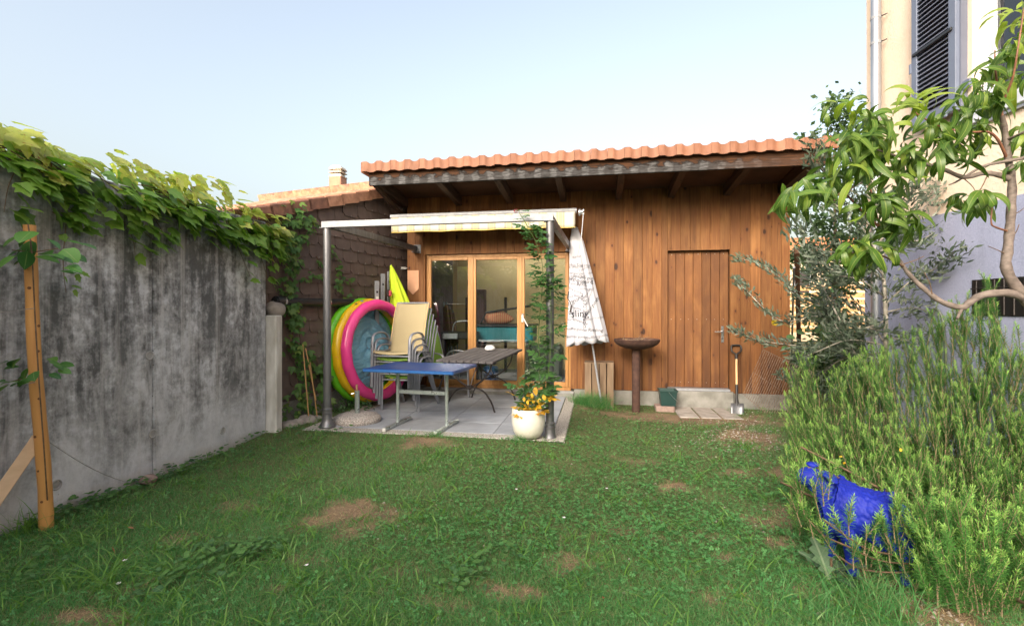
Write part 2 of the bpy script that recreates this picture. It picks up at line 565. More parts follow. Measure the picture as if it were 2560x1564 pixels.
M_BROWNSTEM = mat('brown_stem', (.16, .10, .06), (.09, .055, .035), rough=.8, scale=30, bump=.2)
def concrete_wall_mat():
    t = NT('streaked_concrete'); t.setp(.85, 0, .25)
    tc = t.N('TexCoord')
    ve = t.coord((1, 1, 1), rnd=False)
    streak = t.noise(t.coord((1, 5.5, .34), rnd=False), 1.3, 8, .62, .35)
    blot = t.noise(ve, 1.5, 8, .65, .5)
    fine = t.noise(ve, 60, 4, .7)
    mid = t.noise(ve, 13, 6, .7)
    sz = t.N('SeparateXYZ'); t.L(tc.outputs['Object'], sz.inputs[0])
    base = t.ramp(mid, [(.3, (.64, .66, .70)), (.7, (.48, .495, .53))])
    streak2 = t.noise(t.coord((1, 1.7, .5), rnd=False), 1.5, 9, .68, .8)
    d1 = t.ramp(t.val('ADD', t.val('MULTIPLY_ADD', streak, .45, t.val('MULTIPLY', streak2, .6)), t.val('MULTIPLY', t.val('SUBTRACT', mid, .5), .35)), [(.46, 0.0), (.60, .92)])
    # dirt thins out towards the foot of the wall with an uneven edge
    foot = t.ramp(t.val('ADD', sz.outputs[2], t.val('MULTIPLY', t.val('SUBTRACT', blot, .5), 1.5)), [(.25, .05), (.8, 1.0)])
    dirt = t.val('MULTIPLY', d1, foot)
    col = t.mix(dirt, base, (.095, .10, .106))
    d2 = t.ramp(blot, [(.48, 0.0), (.72, .7)])
    col = t.mix(t.val('MULTIPLY', d2, foot), col, (.23, .237, .25))
    pale = t.ramp(t.val('ADD', t.noise(t.coord((1, 2.0, .8), rnd=False), 2.1, 8, .7, .6), t.val('MULTIPLY', sz.outputs[2], -.12)), [(.38, 0.0), (.58, .8)])
    col = t.mix(pale, col, (.66, .675, .71))
    # lime runs
    run = t.ramp(t.noise(t.coord((1, 9, .25), rnd=False), 1.1, 6, .6), [(.56, 0.0), (.68, .6)])
    col = t.mix(run, col, (.58, .58, .59))
    # soil splashed on the lowest hand's breadth
    soil = t.ramp(t.val('ADD', sz.outputs[2], t.val('MULTIPLY', mid, .25)), [(.08, .8), (.34, 0.0)])
    col = t.mix(soil, col, (.26, .21, .15))
    # pores
    vo = t.N('TexVoronoi'); t.L(ve, vo.inputs['Vector']); vo.inputs['Scale'].default_value = 26
    sep = t.N('SeparateColor'); t.L(vo.outputs['Color'], sep.inputs[0])
    pore = t.val('MULTIPLY', t.val('LESS_THAN', vo.outputs['Distance'], .14), t.val('GREATER_THAN', sep.outputs[0], .82))
    col = t.mix(t.val('MULTIPLY', pore, .7), col, (.05, .05, .05))
    col = t.mix(.35, col, t.ramp(fine, [(.3, (.10, .10, .10)), (.7, (.34, .34, .34))]), 'OVERLAY')
    t.base(col)
    t.bump(t.val('ADD', t.val('MULTIPLY', mid, .5), t.val('ADD', t.val('MULTIPLY', fine, .35), t.val('MULTIPLY', pore, -1.0))), .4, .006)
    return t.m
M_CONC = concrete_wall_mat()
M_CONC2 = mat('pale_concrete', (.40, .40, .40), (.25, .25, .25), rough=.85, scale=5, bump=.3, bscale=60, detail=8)
M_PLINTH = mat('plinth_concrete', (.27, .268, .25), (.17, .167, .15), rough=.85, scale=6, bump=.25, bscale=70, detail=8)
M_AGG = mat('washed_aggregate', (.50, .48, .44), (.20, .185, .165), rough=.85, scale=75, lo=.4, hi=.6, bump=.7, bscale=80, bdist=.006, detail=3)
M_SLAB = mat('patio_slab', (.33, .36, .41), (.20, .215, .24), rough=.75, scale=2.6, lo=.38, hi=.8, bump=.12, bscale=90, bdist=.002, orand=.04, detail=8)
M_PAVER = mat('grey_paver', (.36, .33, .30), (.25, .225, .205), rough=.85, scale=9, bump=.3, bscale=60, orand=.15)
M_BRICK = mat('reddish_paver', (.33, .24, .21), (.22, .155, .135), rough=.85, scale=14, bump=.3, bscale=60)
M_STONE = mat('boulder', (.33, .30, .27), (.2, .18, .16), rough=.85, scale=9, bump=.4, bscale=30, orand=.3)
def glass_mat(name='window_glass', tint=(.93, .96, .95), refl=1.0):
    t = NT(name)
    tr = t.N('BsdfTransparent'); tr.inputs[0].default_value = (*tint, 1)
    gl = t.N('BsdfGlossy'); gl.inputs['Roughness'].default_value = .0; gl.inputs['Color'].default_value = (refl, refl, refl, 1)
    fr = t.N('Fresnel'); fr.inputs[0].default_value = 1.55
    f2 = t.val('MULTIPLY', fr.outputs[0], 1.7, clamp=True)
    mx = t.N('MixShader'); t.L(f2, mx.inputs[0]); t.L(tr.outputs[0], mx.inputs[1]); t.L(gl.outputs[0], mx.inputs[2])
    t.L(mx.outputs[0], t.out.inputs['Surface']); t.n.remove(t.p)
    return t.m
M_GLASS = glass_mat()
# ------------------------------------------------------------------ ground
BARE = []   # (x, y, rx, ry) worn places in the lawn, dry or bare
for u, v, ru, rv_, *wgt in ((872, 1283, 100, 36), (1690, 1212, 38, 12), (1870, 1085, 70, 22), (1060, 1112, 60, 12), (1240, 1465, 90, 20), (2350, 1510, 170, 60), (1965, 1180, 46, 20), (240, 1545, 100, 18),
                     (1740, 1035, 220, 12), (2060, 1420, 40, 22), (1810, 1395, 34, 9), (1960, 1360, 44, 14), (1560, 1030, 40, 8), (700, 1470, 30, 8),
                     (1900, 1300, 60, 16, .5), (1790, 1345, 46, 12, .5), (1980, 1290, 50, 26, .6), (1840, 1180, 50, 10, .5), (1420, 1400, 80, 24, .55), (1130, 1500, 70, 22, .5), (1560, 1330, 70, 16, .35), (1380, 1210, 60, 10, .35), (1780, 1490, 80, 22, .5), (600, 1260, 60, 12, .45), (440, 1350, 70, 16, .45), (1000, 1420, 60, 16, .45), (2000, 1470, 60, 24, .6), (1600, 1150, 60, 8, .4), (780, 1400, 70, 16, .4), (340, 1480, 70, 18, .4)):
    p = atZ(u, v, 0); q = atZ(u, v - rv_, 0); r = atZ(u, v + rv_, 0); w = atZ(u + ru, v, 0)
    BARE.append((p.x, p.y, (w - p).length, max(.05, (q - r).length / 2), wgt[0] if wgt else 1.0))
BA = np.array(BARE)
def bareness(x, y):
    """numpy: 1 in the middle of a worn place"""
    x = np.asarray(x)[..., None]; y = np.asarray(y)[..., None]
    wob = .4 * np.sin(x * 9.1 + y * 4.3) * np.sin(y * 11.7 - x * 5.1) + .3 * np.sin(x * 23 + 1 + 2 * np.sin(y * 9)) * np.sin(y * 27 + x * 7) + .32 * np.sin(x * 61 + y * 17) * np.sin(y * 57 - x * 23)
    d = np.sqrt(((x - BA[:, 0]) / BA[:, 2]) ** 2 + ((y - BA[:, 1]) / BA[:, 3]) ** 2) + wob
    return (np.clip((1.3 - d) * 1.1, 0, 1) * BA[:, 4]).max(-1)
def make_lawn():
    xs = np.unique(np.concatenate([np.linspace(-40, -5, 12), np.linspace(-5, 4, 150), np.linspace(4, 40, 12)]))
    ys = np.unique(np.concatenate([np.linspace(-30, -1, 12), np.linspace(-1, 8, 150), np.linspace(8, 60, 12)]))
    X, Y = np.meshgrid(xs, ys)
    Z = np.vectorize(gz)(X, Y)
    Z = np.where((X > -4.5) & (X < 3.6) & (Y > 0) & (Y < 8), Z, np.minimum(Z, 0) - .012)
    inside = (Y > 7.45)
    Z = np.where(inside, -.07, Z)
    V = np.stack([X.ravel(), Y.ravel(), Z.ravel()], 1)
    nx = len(xs); ny = len(ys)
    i, j = np.meshgrid(np.arange(nx - 1), np.arange(ny - 1))
    a = (j * nx + i).ravel()
    F = np.stack([a, a + 1, a + nx + 1, a + nx], 1)
    bare = bareness(X.ravel(), Y.ravel())
    t = NT('lawn_soil'); t.setp(.95, 0, .15)
    at = t.N('Attribute'); at.attribute_name = 'bare'
    ve = t.coord((1, 1, 1), rnd=False)
    n1 = t.noise(ve, 55, 6, .7); n2 = t.noise(ve, 5, 5); n3 = t.noise(ve, 240, 3, .7)
    soil = t.ramp(n1, [(.3, (.23, .165, .115)), (.55, (.16, .11, .075)), (.75, (.085, .06, .042))])
    straw = t.ramp(n3, [(.35, (.31, .235, .145)), (.65, (.15, .105, .062))])
    soil = t.mix(t.ramp(n2, [(.42, 0.0), (.6, .8)]), soil, straw)
    moss = t.ramp(n1, [(.3, (.075, .10, .04)), (.7, (.14, .14, .065))])
    moss = t.mix(t.ramp(t.noise(ve, 18, 4), [(.5, 0.0), (.75, .6)]), moss, (.14, .10, .06))
    t.base(t.mix(t.ramp(at.outputs['Fac'], [(.05, 0.0), (.5, 1.0)]), moss, soil))
    t.bump(t.val('ADD', n1, t.val('MULTIPLY', n3, .5)), .6, .012)
    fast('lawn', V, F, t.m, None, {'bare': ('FLOAT', bare)}, kind='structure', label='worn green lawn with bare earthy patches in front of the shed')
make_lawn()

# ------------------------------------------------------------------ patio of slabs in a washed concrete border
PZ = .035
px0, px1, py0, py1 = -3.22, -.33, 4.93, YW - .02
pat = thing('patio', 'grey slab patio with washed aggregate border under the pergola', None, (-1.8, 6.2, 0), kind='structure')
b = MB(); b.bx(px0, px1, py0, py1, -.08, PZ - .012)
b.build('bed', M_AGG, pat)
ix0, ix1, iy0, iy1 = -2.95, -.48, 5.1, YW - .05
for nm, q in (('border', (px0, px1, py0, iy0 - .004)), ('border', (ix1 + .004, px1, iy0, py1)), ('border', (px0, ix0 - .004, iy0, py1))):
    b = MB(); b.bx(q[0], q[1], q[2], q[3], -.07, PZ - .002, .01); b.build(nm, M_AGG, pat)
nxs, nys = 4, 5
for i in range(nxs):
    for j in range(nys):
        sx = (ix1 - ix0) / nxs; sy = (iy1 - iy0) / nys
        b = MB(); b.bx(ix0 + i * sx + .002, ix0 + (i + 1) * sx - .002, iy0 + j * sy + .002, iy0 + (j + 1) * sy - .002, -.02, PZ + random.uniform(-.001, .001), .003)
        b.build('slab', M_SLAB, pat)

# ------------------------------------------------------------------ concrete garden wall on the left
WX, WTOP, WEND = -3.55, 2.30, 4.78
cw = thing('concrete_wall', 'tall streaked grey concrete garden wall overgrown with ivy along its top', 'wall', (WX - .12, 2.5, -.1))
seam = atX(383, 1190, WX).y
ytie = []
for y0, y1 in ((-6.0, seam - 1.95), (seam - 1.944, seam - .003), (seam + .003, WEND)):
    n = max(2, int((y1 - y0) / .1))
    b = MB(); b.bx(WX - .25, WX, y0, y1, -.15, WTOP, .008)
    b.build('panel', M_CONC, cw)
b = MB(); b.bx(WX - .24, WX - .012, -6, WEND - .02, -.15, WTOP - .01); b.build('core', M_CONC, cw)
for u, v in ((373, 888), (381, 1083), (556, 1076), (140, 1211), (700, 0)):
    if v == 0: continue
    p = atX(u, v, WX)
    m = Matrix.Translation(p) @ Matrix.Rotation(radians(90), 4, 'Y')
    b = MB(); b.lathe([(.034, -.004), (.036, .005), (.031, .008), (.024, .003)], 18, m=m); b.build('tie_ring', M_CONC2, cw, 40)
    b = MB(); b.lathe([(.024, -.004), (.023, .003), (0, .004)], 14, m=m); b.build('tie_plug', M_CONC2, cw, 40)

# white plastered pier beside it, boulder on top
pr = atD(684, 1085, 5.25)
b = MB(); b.bx(WX - .02, WX + .115, WEND + .006, WEND + .12, -.1, 1.29, .012)
b.build('concrete_pier', mat('limewashed_pier', (.66, .66, .64), (.40, .39, .36), rough=.85, scale=3, stretch=(2.5, 2.5, .7), bump=.3, bscale=50, detail=8), None, None, 'short whitish concrete pier at the end of the grey garden wall', 'pier')
def blob(c, r, mtl, name, label=None, cat=None, parent=None, sq=(1, 1, .8), seed=1, group=None, origin=None):
    rnd = random.Random(seed)
    b = MB(); n, k = 14, 9
    ph = [rnd.uniform(0, 6.3) for _ in range(6)]
    vs = []
    for i in range(k + 1):
        th = pi * i / k
        for j in range(n):
            a = 2 * pi * j / n
            d = 1 + .10 * sin(2 * a + ph[0]) * sin(th) + .08 * sin(3 * a + 2 * th + ph[1]) + .06 * cos(4 * th + ph[2] + a)
            vs.append(Vector(c) + Vector((r * sq[0] * d * sin(th) * cos(a), r * sq[1] * d * sin(th) * sin(a), r * sq[2] * d * cos(th))))
    fs = [[i * n + j, i * n + (j + 1) % n, (i + 1) * n + (j + 1) % n, (i + 1) * n + j] for i in range(k) for j in range(n)]
    b.add(vs, fs)
    return b.build(name, mtl, parent, 50, label, cat, group)
blob((WX - .02, WEND + .16, 1.29 + .06), .105, M_STONE, 'boulder', 'rounded brown boulder resting on the whitish pier', 'stone', seed=3, sq=(1.1, 1.0, .82))

# ------------------------------------------------------------------ neighbouring outbuilding with brown shingles
A0 = Vector((-3.82, 4.45, 0)); A1 = Vector((-3.035, YW + .5, 0)); A1 = Vector((A0.x + (A1.x - A0.x), A1.y, 0))
wd = (A1 - A0).normalized(); wnv = Vector((wd.y, -wd.x, 0))         # along the wall, out of the wall
nb = thing('outbuilding', 'neighbouring outbuilding clad in brown shingles with a clay tiled roof', 'building', tuple(A0 + wd * 1.5))
def onw(u, v, off=0.0): return atP(u, v, A0 + wnv * off, wnv)
pA = onw(690, 527); pB = onw(920, 489)
sA = (pA - A0).dot(wd); sB = (pB - A0).dot(wd)
slope = (pB.z - pA.z) / (sB - sA)
def vz(s): return pA.z + (s - sA) * slope
LW = (A1 - A0).length + 1.2
b = MB()
q = lambda s, z, o=0.0: A0 + wd * s + wnv * o + Vector((0, 0, z))
b.add([q(-.4, -.1), q(LW, -.1), q(LW, vz(LW)), q(-.4, vz(-.4)), q(-.4, -.1, -.2), q(LW, -.1, -.2), q(LW, vz(LW), -.2), q(-.4, vz(-.4), -.2)],
      [(0, 1, 2, 3), (7, 6, 5, 4), (0, 4, 5, 1), (1, 5, 6, 2), (2, 6, 7, 3), (3, 7, 4, 0)])
b.build('wall', M_SHINGLE, nb)
b = MB()
b.add([q(-.4, -.1, .02), q(LW, -.1, .02), q(LW, .28, .02), q(-.4, .28, .02), q(-.4, -.1, -.1), q(LW, -.1, -.1), q(LW, .28, -.1), q(-.4, .28, -.1)],
      [(0, 1, 2, 3), (7, 6, 5, 4), (0, 4, 5, 1), (1, 5, 6, 2), (2, 6, 7, 3), (3, 7, 4, 0)])
b.build('plinth', M_PLINTH, nb)
# shingles: rows of fibre-cement slates with clipped lower corners
sw, sh = .30, .158
row = 0; z = .27
M_NAIL = mat('slate_hook', (.35, .33, .31), rough=.5, metal=.5)
while z < 3.3:
    s = .12 + (sw / 2 if row % 2 else 0)
    while s < 3.35:
        zt = z + sh + .03
        if zt < vz(s) + .06 and z < vz(s + sw) - .06:
            b = MB(); c = .045; j = random.uniform(-.004, .004)
            o0 = .005 + random.uniform(0, .003)
            outl = [(.004, zt), (.004, z + c + j), (c, z + j), (sw - c, z + j), (sw - .004, z + c + j), (sw - .004, zt)]
            outl = [(a, min(h, vz(s + a) - .01)) for a, h in outl]
            n = len(outl)
            def oo(h): return .004 + (o0 + .008) * max(0, (zt - h)) / sh
            vs = [q(s + a, h, oo(h) + .004) for a, h in outl] + [q(s + a, h, .001) for a, h in outl]
            fs = [list(range(n))] + [[i, (i + 1) % n, n + (i + 1) % n, n + i] for i in range(n)]
            b.add(vs, fs)
            sg = b.build('shingle', M_SHINGLE, nb)
            if pix(q(s, z))[0] > 700:
                h = MB(); h.tube([q(s + sw / 2, z + .0, .03), q(s + sw / 2, z + .022, .031)], .0035, 5); h.build('hook', M_NAIL, sg)
        s += sw
    z += sh; row += 1
# roof: courses of clay tiles rising towards the ridge
def tile_profile(n=10, w=.22, h=.035):
    pr = []
    for i in range(n + 1):
        t = i / n
        if t < .34: zz = h
        elif t < .5: zz = h * (1 - (t - .34) / .16 * .85)
        elif t < .8: zz = h * (.15 - .15 * sin((t - .5) / .3 * pi))
        else: zz = h * (.15 + .85 * ((t - .8) / .2) ** 1.3)
        pr.append((t * w, zz))
    return pr
def tile_mesh(name, w, length, th, skirt, mtl, h=.035):
    """x across, y up the slope, z out of the roof; front skirt hanging down at y=0"""
    pr_ = tile_profile(12, w - .003, h)
    b = MB(); n = len(pr_)
    vs = []
    for y in (0, length):
        for x, z in pr_: vs.append((x, y, z + (0 if y == 0 else -.0)))
    for y in (0, length):
        for x, z in pr_: vs.append((x, y, z - th))
    fs = []
    for i in range(n - 1):
        fs.append((i, i + 1, n + i + 1, n + i)); fs.append((2 * n + i, 3 * n + i, 3 * n + i + 1, 2 * n + i + 1))
        fs.append((i, 2 * n + i, 2 * n + i + 1, i + 1)); fs.append((n + i, n + i + 1, 3 * n + i + 1, 3 * n + i))
    fs.append((0, n, 3 * n, 2 * n)); fs.append((n - 1, 3 * n - 1, 4 * n - 1, 2 * n - 1))
    b.add(vs, fs)
    if skirt:
        # the cap's hanging front: the roll carries down it as a rounded rib
        nz = 4
        vs = []
        for k in range(nz + 1):
            f = k / nz
            for i, (x, z) in enumerate(pr_):
                vs.append((x, -.012 - (z / h) * .022 * (1 - .3 * f), (z - .002) * (1 - f) + (-skirt + .5 * z) * f))
        base = len(vs)
        for k in range(nz + 1):
            f = k / nz
            for i, (x, z) in enumerate(pr_):
                vs.append((x, .006, (z - .002) * (1 - f) + (-skirt + .5 * z) * f))
        fs = []
        for k in range(nz):
            for i in range(n - 1):
                a = k * n + i
                fs.append((a, a + n, a + n + 1, a + 1)); fs.append((base + a, base + a + 1, base + a + n + 1, base + a + n))
        for i in range(n - 1):
            fs.append((i, i + 1, base + i + 1, base + i)); e = nz * n + i
            fs.append((e, base + e, base + e + 1, e + 1))
        for k in range(nz):
            fs.append((k * n, base + k * n, base + (k + 1) * n, (k + 1) * n)); e = k * n + n - 1
            fs.append((e, e + n, base + e + n, base + e))
        b.add(vs, fs)
    import bmesh
    me = b.mesh(name); bm = bmesh.new(); bm.from_mesh(me); bmesh.ops.recalc_face_normals(bm, faces=bm.faces); bm.to_mesh(me); bm.free()
    smooth(me, 40); me.materials.append(mtl)
    return me
pit = math.atan(slope)
Y_RIDGE = 8.05
tm = tile_mesh('roof_tile', .225, .36, .014, 0, M_TILE2)
upv = (wd * cos(pit) + Vector((0, 0, sin(pit)))).normalized(); acx = -wnv     # tiles run away to the left
nrm = acx.cross(upv); nrm = -nrm if nrm.z < 0 else nrm
rxv = upv.cross(nrm)
org = wloc(nb)
deck = MB()
c0 = q(-.3, vz(-.3) + .02, .02); Ls = (Y_RIDGE - c0.y) / upv.y
deck.add([c0, c0 + upv * Ls, c0 + upv * Ls - wnv * 4.2, c0 - wnv * 4.2] + [p - nrm * .06 for p in (c0, c0 + upv * Ls, c0 + upv * Ls - wnv * 4.2, c0 - wnv * 4.2)],
         [(0, 1, 2, 3), (7, 6, 5, 4), (0, 4, 5, 1), (1, 5, 6, 2), (2, 6, 7, 3), (3, 7, 4, 0)])
rf = deck.build('roof', M_VERGE, nb)
rm = Matrix((rxv, upv, nrm)).transposed().to_4x4()
r = 0
while r * .30 < Ls - .1:
    for k in range(1, 15):
        p = c0 + upv * (r * .30) - rxv * 0 + (-wnv) * (k * .225) + nrm * .012
        m = rm.copy(); m.translation = p - org + nrm * random.uniform(0, .006)
        tilt = Matrix.Rotation(radians(2.6), 4, 'X')
        inst('tile', tm, rf, m @ tilt)
    r += 1
# ridge caps of the mono-pitch: a row with hanging skirts seen from the front is replaced by low wavy caps
cap = tile_mesh('ridge_cap', .225, .30, .02, .15, M_TILE2, .05)
e0 = c0 + upv * Ls
for k in range(0, 17):
    p = e0 + (-wnv) * (k * .225 - .0) - upv * .16 + nrm * .13
    m = rm.copy(); m.translation = p - org
    inst('ridge_cap', cap, rf, m)
# verge tiles stepping up along the garden side
for k in range(13):
    p0 = c0 + upv * (k * .30); p1 = p0 + upv * .335
    b = MB()
    lift = .012
    w1 = wnv * .035
    prof = [(-.16, .062), (.03, .062), (.045, .045), (.045, -.085), (.025, -.085), (.022, .03), (-.16, .04)]
    vs = []
    for e, pp in ((0, p0), (1, p1)):
        for a, h in prof: vs.append(pp + wnv * a + nrm * (h + (lift if e == 0 else -.004)))
    n = len(prof)
    fs = [list(range(n)), list(range(2 * n - 1, n - 1, -1))] + [[i, n + i, n + (i + 1) % n, (i + 1) % n] for i in range(n)]
    b.add(vs, fs)
    b.build('verge_tile', M_VERGE if k < 6 else M_TILE2, rf)
# chimney
cp = atY(845, 452, 8.6)
ch = MB(); ch.bx(cp.x - .12, cp.x + .12, 8.48, 8.72, 2.9, cp.z + .05, .01)
chim = ch.build('chimney', mat('chimney_brick', (.48, .26, .17), (.36, .2, .14), rough=.85, scale=8, bump=.2), nb)
M_CHC = mat('chimney_concrete', (.62, .57, .48), (.42, .38, .31), rough=.9, scale=6, bump=.3)
z0 = cp.z + .05
for i, (w, z, h) in enumerate(((.13, z0, .03), (.10, z0 + .035, .03), (.13, z0 + .08, .02), (.11, z0 + .11, .018), (.13, z0 + .14, .02))):
    b = MB(); b.bx(cp.x - w, cp.x + w, 8.6 - w * .9, 8.6 + w * .9, z, z + h, .005); b.build('cowl_ring', M_CHC, chim)
b = MB(); b.bx(cp.x - .075, cp.x + .075, 8.53, 8.67, z0 + .02, z0 + .155); b.build('flue', M_DARK, chim)
b = MB(); b.prism([(cp.x - .13, z0 + .157), (cp.x + .13, z0 + .157), (cp.x + .10, z0 + .20), (cp.x + .04, z0 + .22), (cp.x - .04, z0 + .22), (cp.x - .10, z0 + .20)], 1, 8.49, 8.71); b.build('cowl_cap', M_CHC, chim)
# ------------------------------------------------------------------ the timber shed
SX0 = atY(1018, 700, YW).x; SX1 = atY(1975, 700, YW).x
ZB = .15                                       # lower edge of the boarding
ZSOF = 3.12                                    # soffit at the wall
shed = thing('timber_shed', 'long brown timber shed with vertical boards and a tiled overhanging roof', 'shed', ((SX0 + SX1) / 2, YW + .5, 0))
GX0, GX1 = atY(1063, 700, YW).x, atY(1427, 700, YW).x          # glazed door opening
GZ1 = atY(1065, 636, YW).z; GZ0 = atY(1240, 972, YW).z
DX0, DX1 = atY(1669, 700, YW).x, atY(1826, 700, YW).x          # plank door opening
DZ1 = atY(1745, 625, YW).z; DZ0 = atY(1745, 971, YW).z
bw = .1365; k = 0; x = SX0
def board(x0, x1, z0, z1):
    b = MB(); y = YW + random.uniform(-.0015, .0015)
    g = .0008; c = .0026
    # tongue-and-groove board with chamfered edges
    b.prism([(x0 + g, y + .022), (x0 + g, y + c), (x0 + g + c, y), (x1 - g - c, y), (x1 - g, y + c), (x1 - g, y + .022)], 2, z0, z1)
    b.build('board', M_FACADE, shed)
while x < SX1 - .02:
    x1 = min(x + bw * random.choice((1, 1, 1, .97, 1.03)), SX1)
    cuts = [(x, x1, ZB, ZSOF + .1)]
    for (a, c, z0, z1) in ((GX0, GX1, 0, GZ1), (DX0, DX1, 0, DZ1)):
        new = []
        for (p, q_, r0, r1) in cuts:
            if q_ <= a + .002 or p >= c - .002 or r0 >= z1: new.append((p, q_, r0, r1)); continue
            if p < a - .004: new.append((p, a, r0, r1))
            if q_ > c + .004: new.append((c, q_, r0, r1))
            new.append((max(p, a), min(q_, c), z1, r1))
        cuts = new
    for cu in cuts: board(*cu)
    x = x1
# the walls behind the boards
for (a, c, z0, z1) in ((SX0 + .01, GX0 - .02, ZB, ZSOF + .1), (GX0 - .02, GX1 + .02, GZ1 + .02, ZSOF + .1), (GX1 + .02, DX0 - .02, ZB, ZSOF + .1), (DX0 - .02, DX1 + .02, DZ1 + .02, ZSOF + .1), (DX1 + .02, SX1 - .01, ZB, ZSOF + .1)):
    b = MB(); b.bx(a, c, YW + .022, YW + .16, z0, z1); b.build('wall', M_RAFTER, shed)
YB = 11.2
for a, c, z1 in ((GX0, GX1, GZ1), (DX0, DX1, DZ1)):
    b = MB(); b.bx(a - .019, c + .019, YW + .125, YW + .159, z1 - .05, z1 + .019); b.build('lintel', M_RAFTER, shed)
b = MB(); b.bx(SX1 - .03, SX1, YW + .03, YB, 0, ZSOF + .1); b.build('side_wall', M_FACADE, shed)
b = MB(); b.bx(SX0, SX0 + .03, YW + .03, YB, 0, ZSOF + .1); b.build('side_wall', M_FACADE, shed)
# plinth
for a, c in ((SX0, GX0 - .03), (GX1 + .05, DX0 + .02), (DX1 + .04, SX1 + .02)):
    b = MB(); b.bx(a, c, YW - .012 if a > 0 else YW + .004, YW + .15, -.15, ZB - .006, .006); b.build('plinth', M_PLINTH, shed)
b = MB(); b.bx(DX0 + .025, DX1 + .035, YW - .06, YW + .2, -.15, DZ0 - .03, .01); b.build('doorstep', M_PLINTH, shed)
b = MB(); b.bx(DX0 - .01, DX1 - .01, YW - .045, YW + .1, DZ0 - .028, DZ0 + .004, .004); b.build('threshold', M_ALU, shed)
# plank door
door = MB(); door.bx(DX0 + .004, DX1 - .004, YW + .105, YW + .124, DZ0 + .006, DZ1 - .004)
dr = door.build('door', M_RAFTER, shed, label='brown plank door of the shed')
def door_wood():
    m = M_FACADE.copy(); m.name = 'door_planks'
    nt = m.node_tree
    return m
n = 7; w = (DX1 - DX0 - .012) / n
for i in range(n):
    b = MB(); a = DX0 + .006 + i * w; y = YW + .084
    b.prism([(a + .002, y + .02), (a + .002, y + .004), (a + .006, y), (a + w - .006, y), (a + w - .002, y + .004), (a + w - .002, y + .02)], 2, DZ0 + .008, DZ1 - .006)
    pl = b.build('plank', M_DOORP, dr)
M_SCREW = mat('screw_head', (.5, .48, .45), rough=.35, metal=.8)
for i in range(n):
    for zz in (DZ1 - .05, DZ0 + .08, (DZ0 + DZ1) / 2):
        b = MB(); m = Matrix.Translation((DX0 + .006 + (i + .5) * w + random.uniform(-.01, .01), YW + .084, zz)) @ Matrix.Rotation(radians(90), 4, 'X')
        b.lathe([(.005, 0), (.004, .0015), (0, .002)], 8, m=m); b.build('screw', M_SCREW, dr)
hp_ = atY(1807, 832, YW + .06)
b = MB(); b.bx(hp_.x - .019, hp_.x + .019, YW + .074, YW + .0835, hp_.z - .14, hp_.z + .10, .003); hnd = b.build('handle_plate', M_CHROME, dr)
b = MB(); b.tube([(hp_.x, YW + .075, hp_.z + .02), (hp_.x, YW + .005, hp_.z + .02), (hp_.x - .03, YW - .002, hp_.z + .02), (hp_.x - .125, YW, hp_.z + .018)], .009, 8); b.build('lever', M_CHROME, dr, 60)
b = MB(); b.bx(hp_.x - .005, hp_.x + .005, YW + .0715, YW + .0745, hp_.z - .095, hp_.z - .065); b.build('keyhole', M_DARK, dr)
for a, c in ((DX0 - .001, DX0 + .004), (DX1 - .004, DX1 + .001)):
    b = MB(); b.bx(a, c, YW + .024, YW + .085, DZ0, DZ1); b.build('jamb', M_FACADE, shed)
# glazed door of three leaves
gl = MB(); FY = YW + .05
fw = .045
b = MB()
b.bx(GX0 + .002, GX1 - .002, FY, FY + .07, GZ1 - fw, GZ1 - .002, .004)
b.bx(GX0 + .002, GX1 - .002, FY, FY + .07, GZ0, GZ0 + .05, .004)
b.bx(GX0 + .002, GX0 + .032, FY, FY + .07, GZ0 + .051, GZ1 - fw - .001, .004)
b.bx(GX1 - .032, GX1 - .002, FY, FY + .07, GZ0 + .051, GZ1 - fw - .001, .004)
gfr = b.build('glazed_door', M_DOORFRAME, shed, label='three-leaf glazed door in honey coloured timber')
def gpart(name, m, x0, x1, y0, y1, z0, z1, bev=.004):
    b = MB(); b.bx(x0, x1, y0, y1, z0, z1, bev); return b.build(name, m, gfr)
ux = lambda u: atY(u, 700, FY).x
leafs = [(1067.5, 1178), (1182, 1301), (1303.5, 1424)]
for i, (ua, ub) in enumerate(leafs):
    xa, xb = ux(ua), ux(ub)
    if i == 0: xa = GX0 + .034
    if i == 2: xb = GX1 - .034
    za, zb = GZ0 + .052, GZ1 - fw - .002
    st = .052
    for x0, x1, z0, z1 in ((xa, xa + st, za, zb), (xb - st, xb, za, zb), (xa + st, xb - st, za, za + .075), (xa + st, xb - st, zb - .05, zb)):
        gpart('stile', M_DOORFRAME, x0, x1, FY - .012 + .003 * (i % 2), FY + .045, z0, z1)
    b = MB(); b.bx(xa + st - .008, xb - st + .008, FY + .014, FY + .022, za + .07, zb - .045); b.build('pane', M_GLASS, gfr)
    if i < 2: gpart('cover_strip', M_DOORFRAME, xb - .012, ux(leafs[i + 1][0]) + .012, FY - .024, FY - .013, za, zb)
hh = atY(1307, 800, FY)
b = MB(); b.bx(hh.x - .016, hh.x + .016, FY - .034, FY - .025, hh.z - .03, hh.z + .08, .004); hd = b.build('handle_plate', M_WHITE, gfr)
b = MB(); b.tube([(hh.x, FY - .03, hh.z + .05), (hh.x, FY - .075, hh.z + .05), (hh.x + .02, FY - .085, hh.z + .035), (hh.x + .09, FY - .085, hh.z - .09)], .0085, 8); b.build('lever', M_WHITE, gfr, 60)
b = MB(); m = Matrix.Translation((hh.x, FY - .024, atY(1307, 786, FY).z)) @ Matrix.Rotation(radians(90), 4, 'X'); b.lathe([(.018, 0), (.016, .008), (0, .009)], 14, m=m); b.build('lock', M_CHROME, gfr, 40)
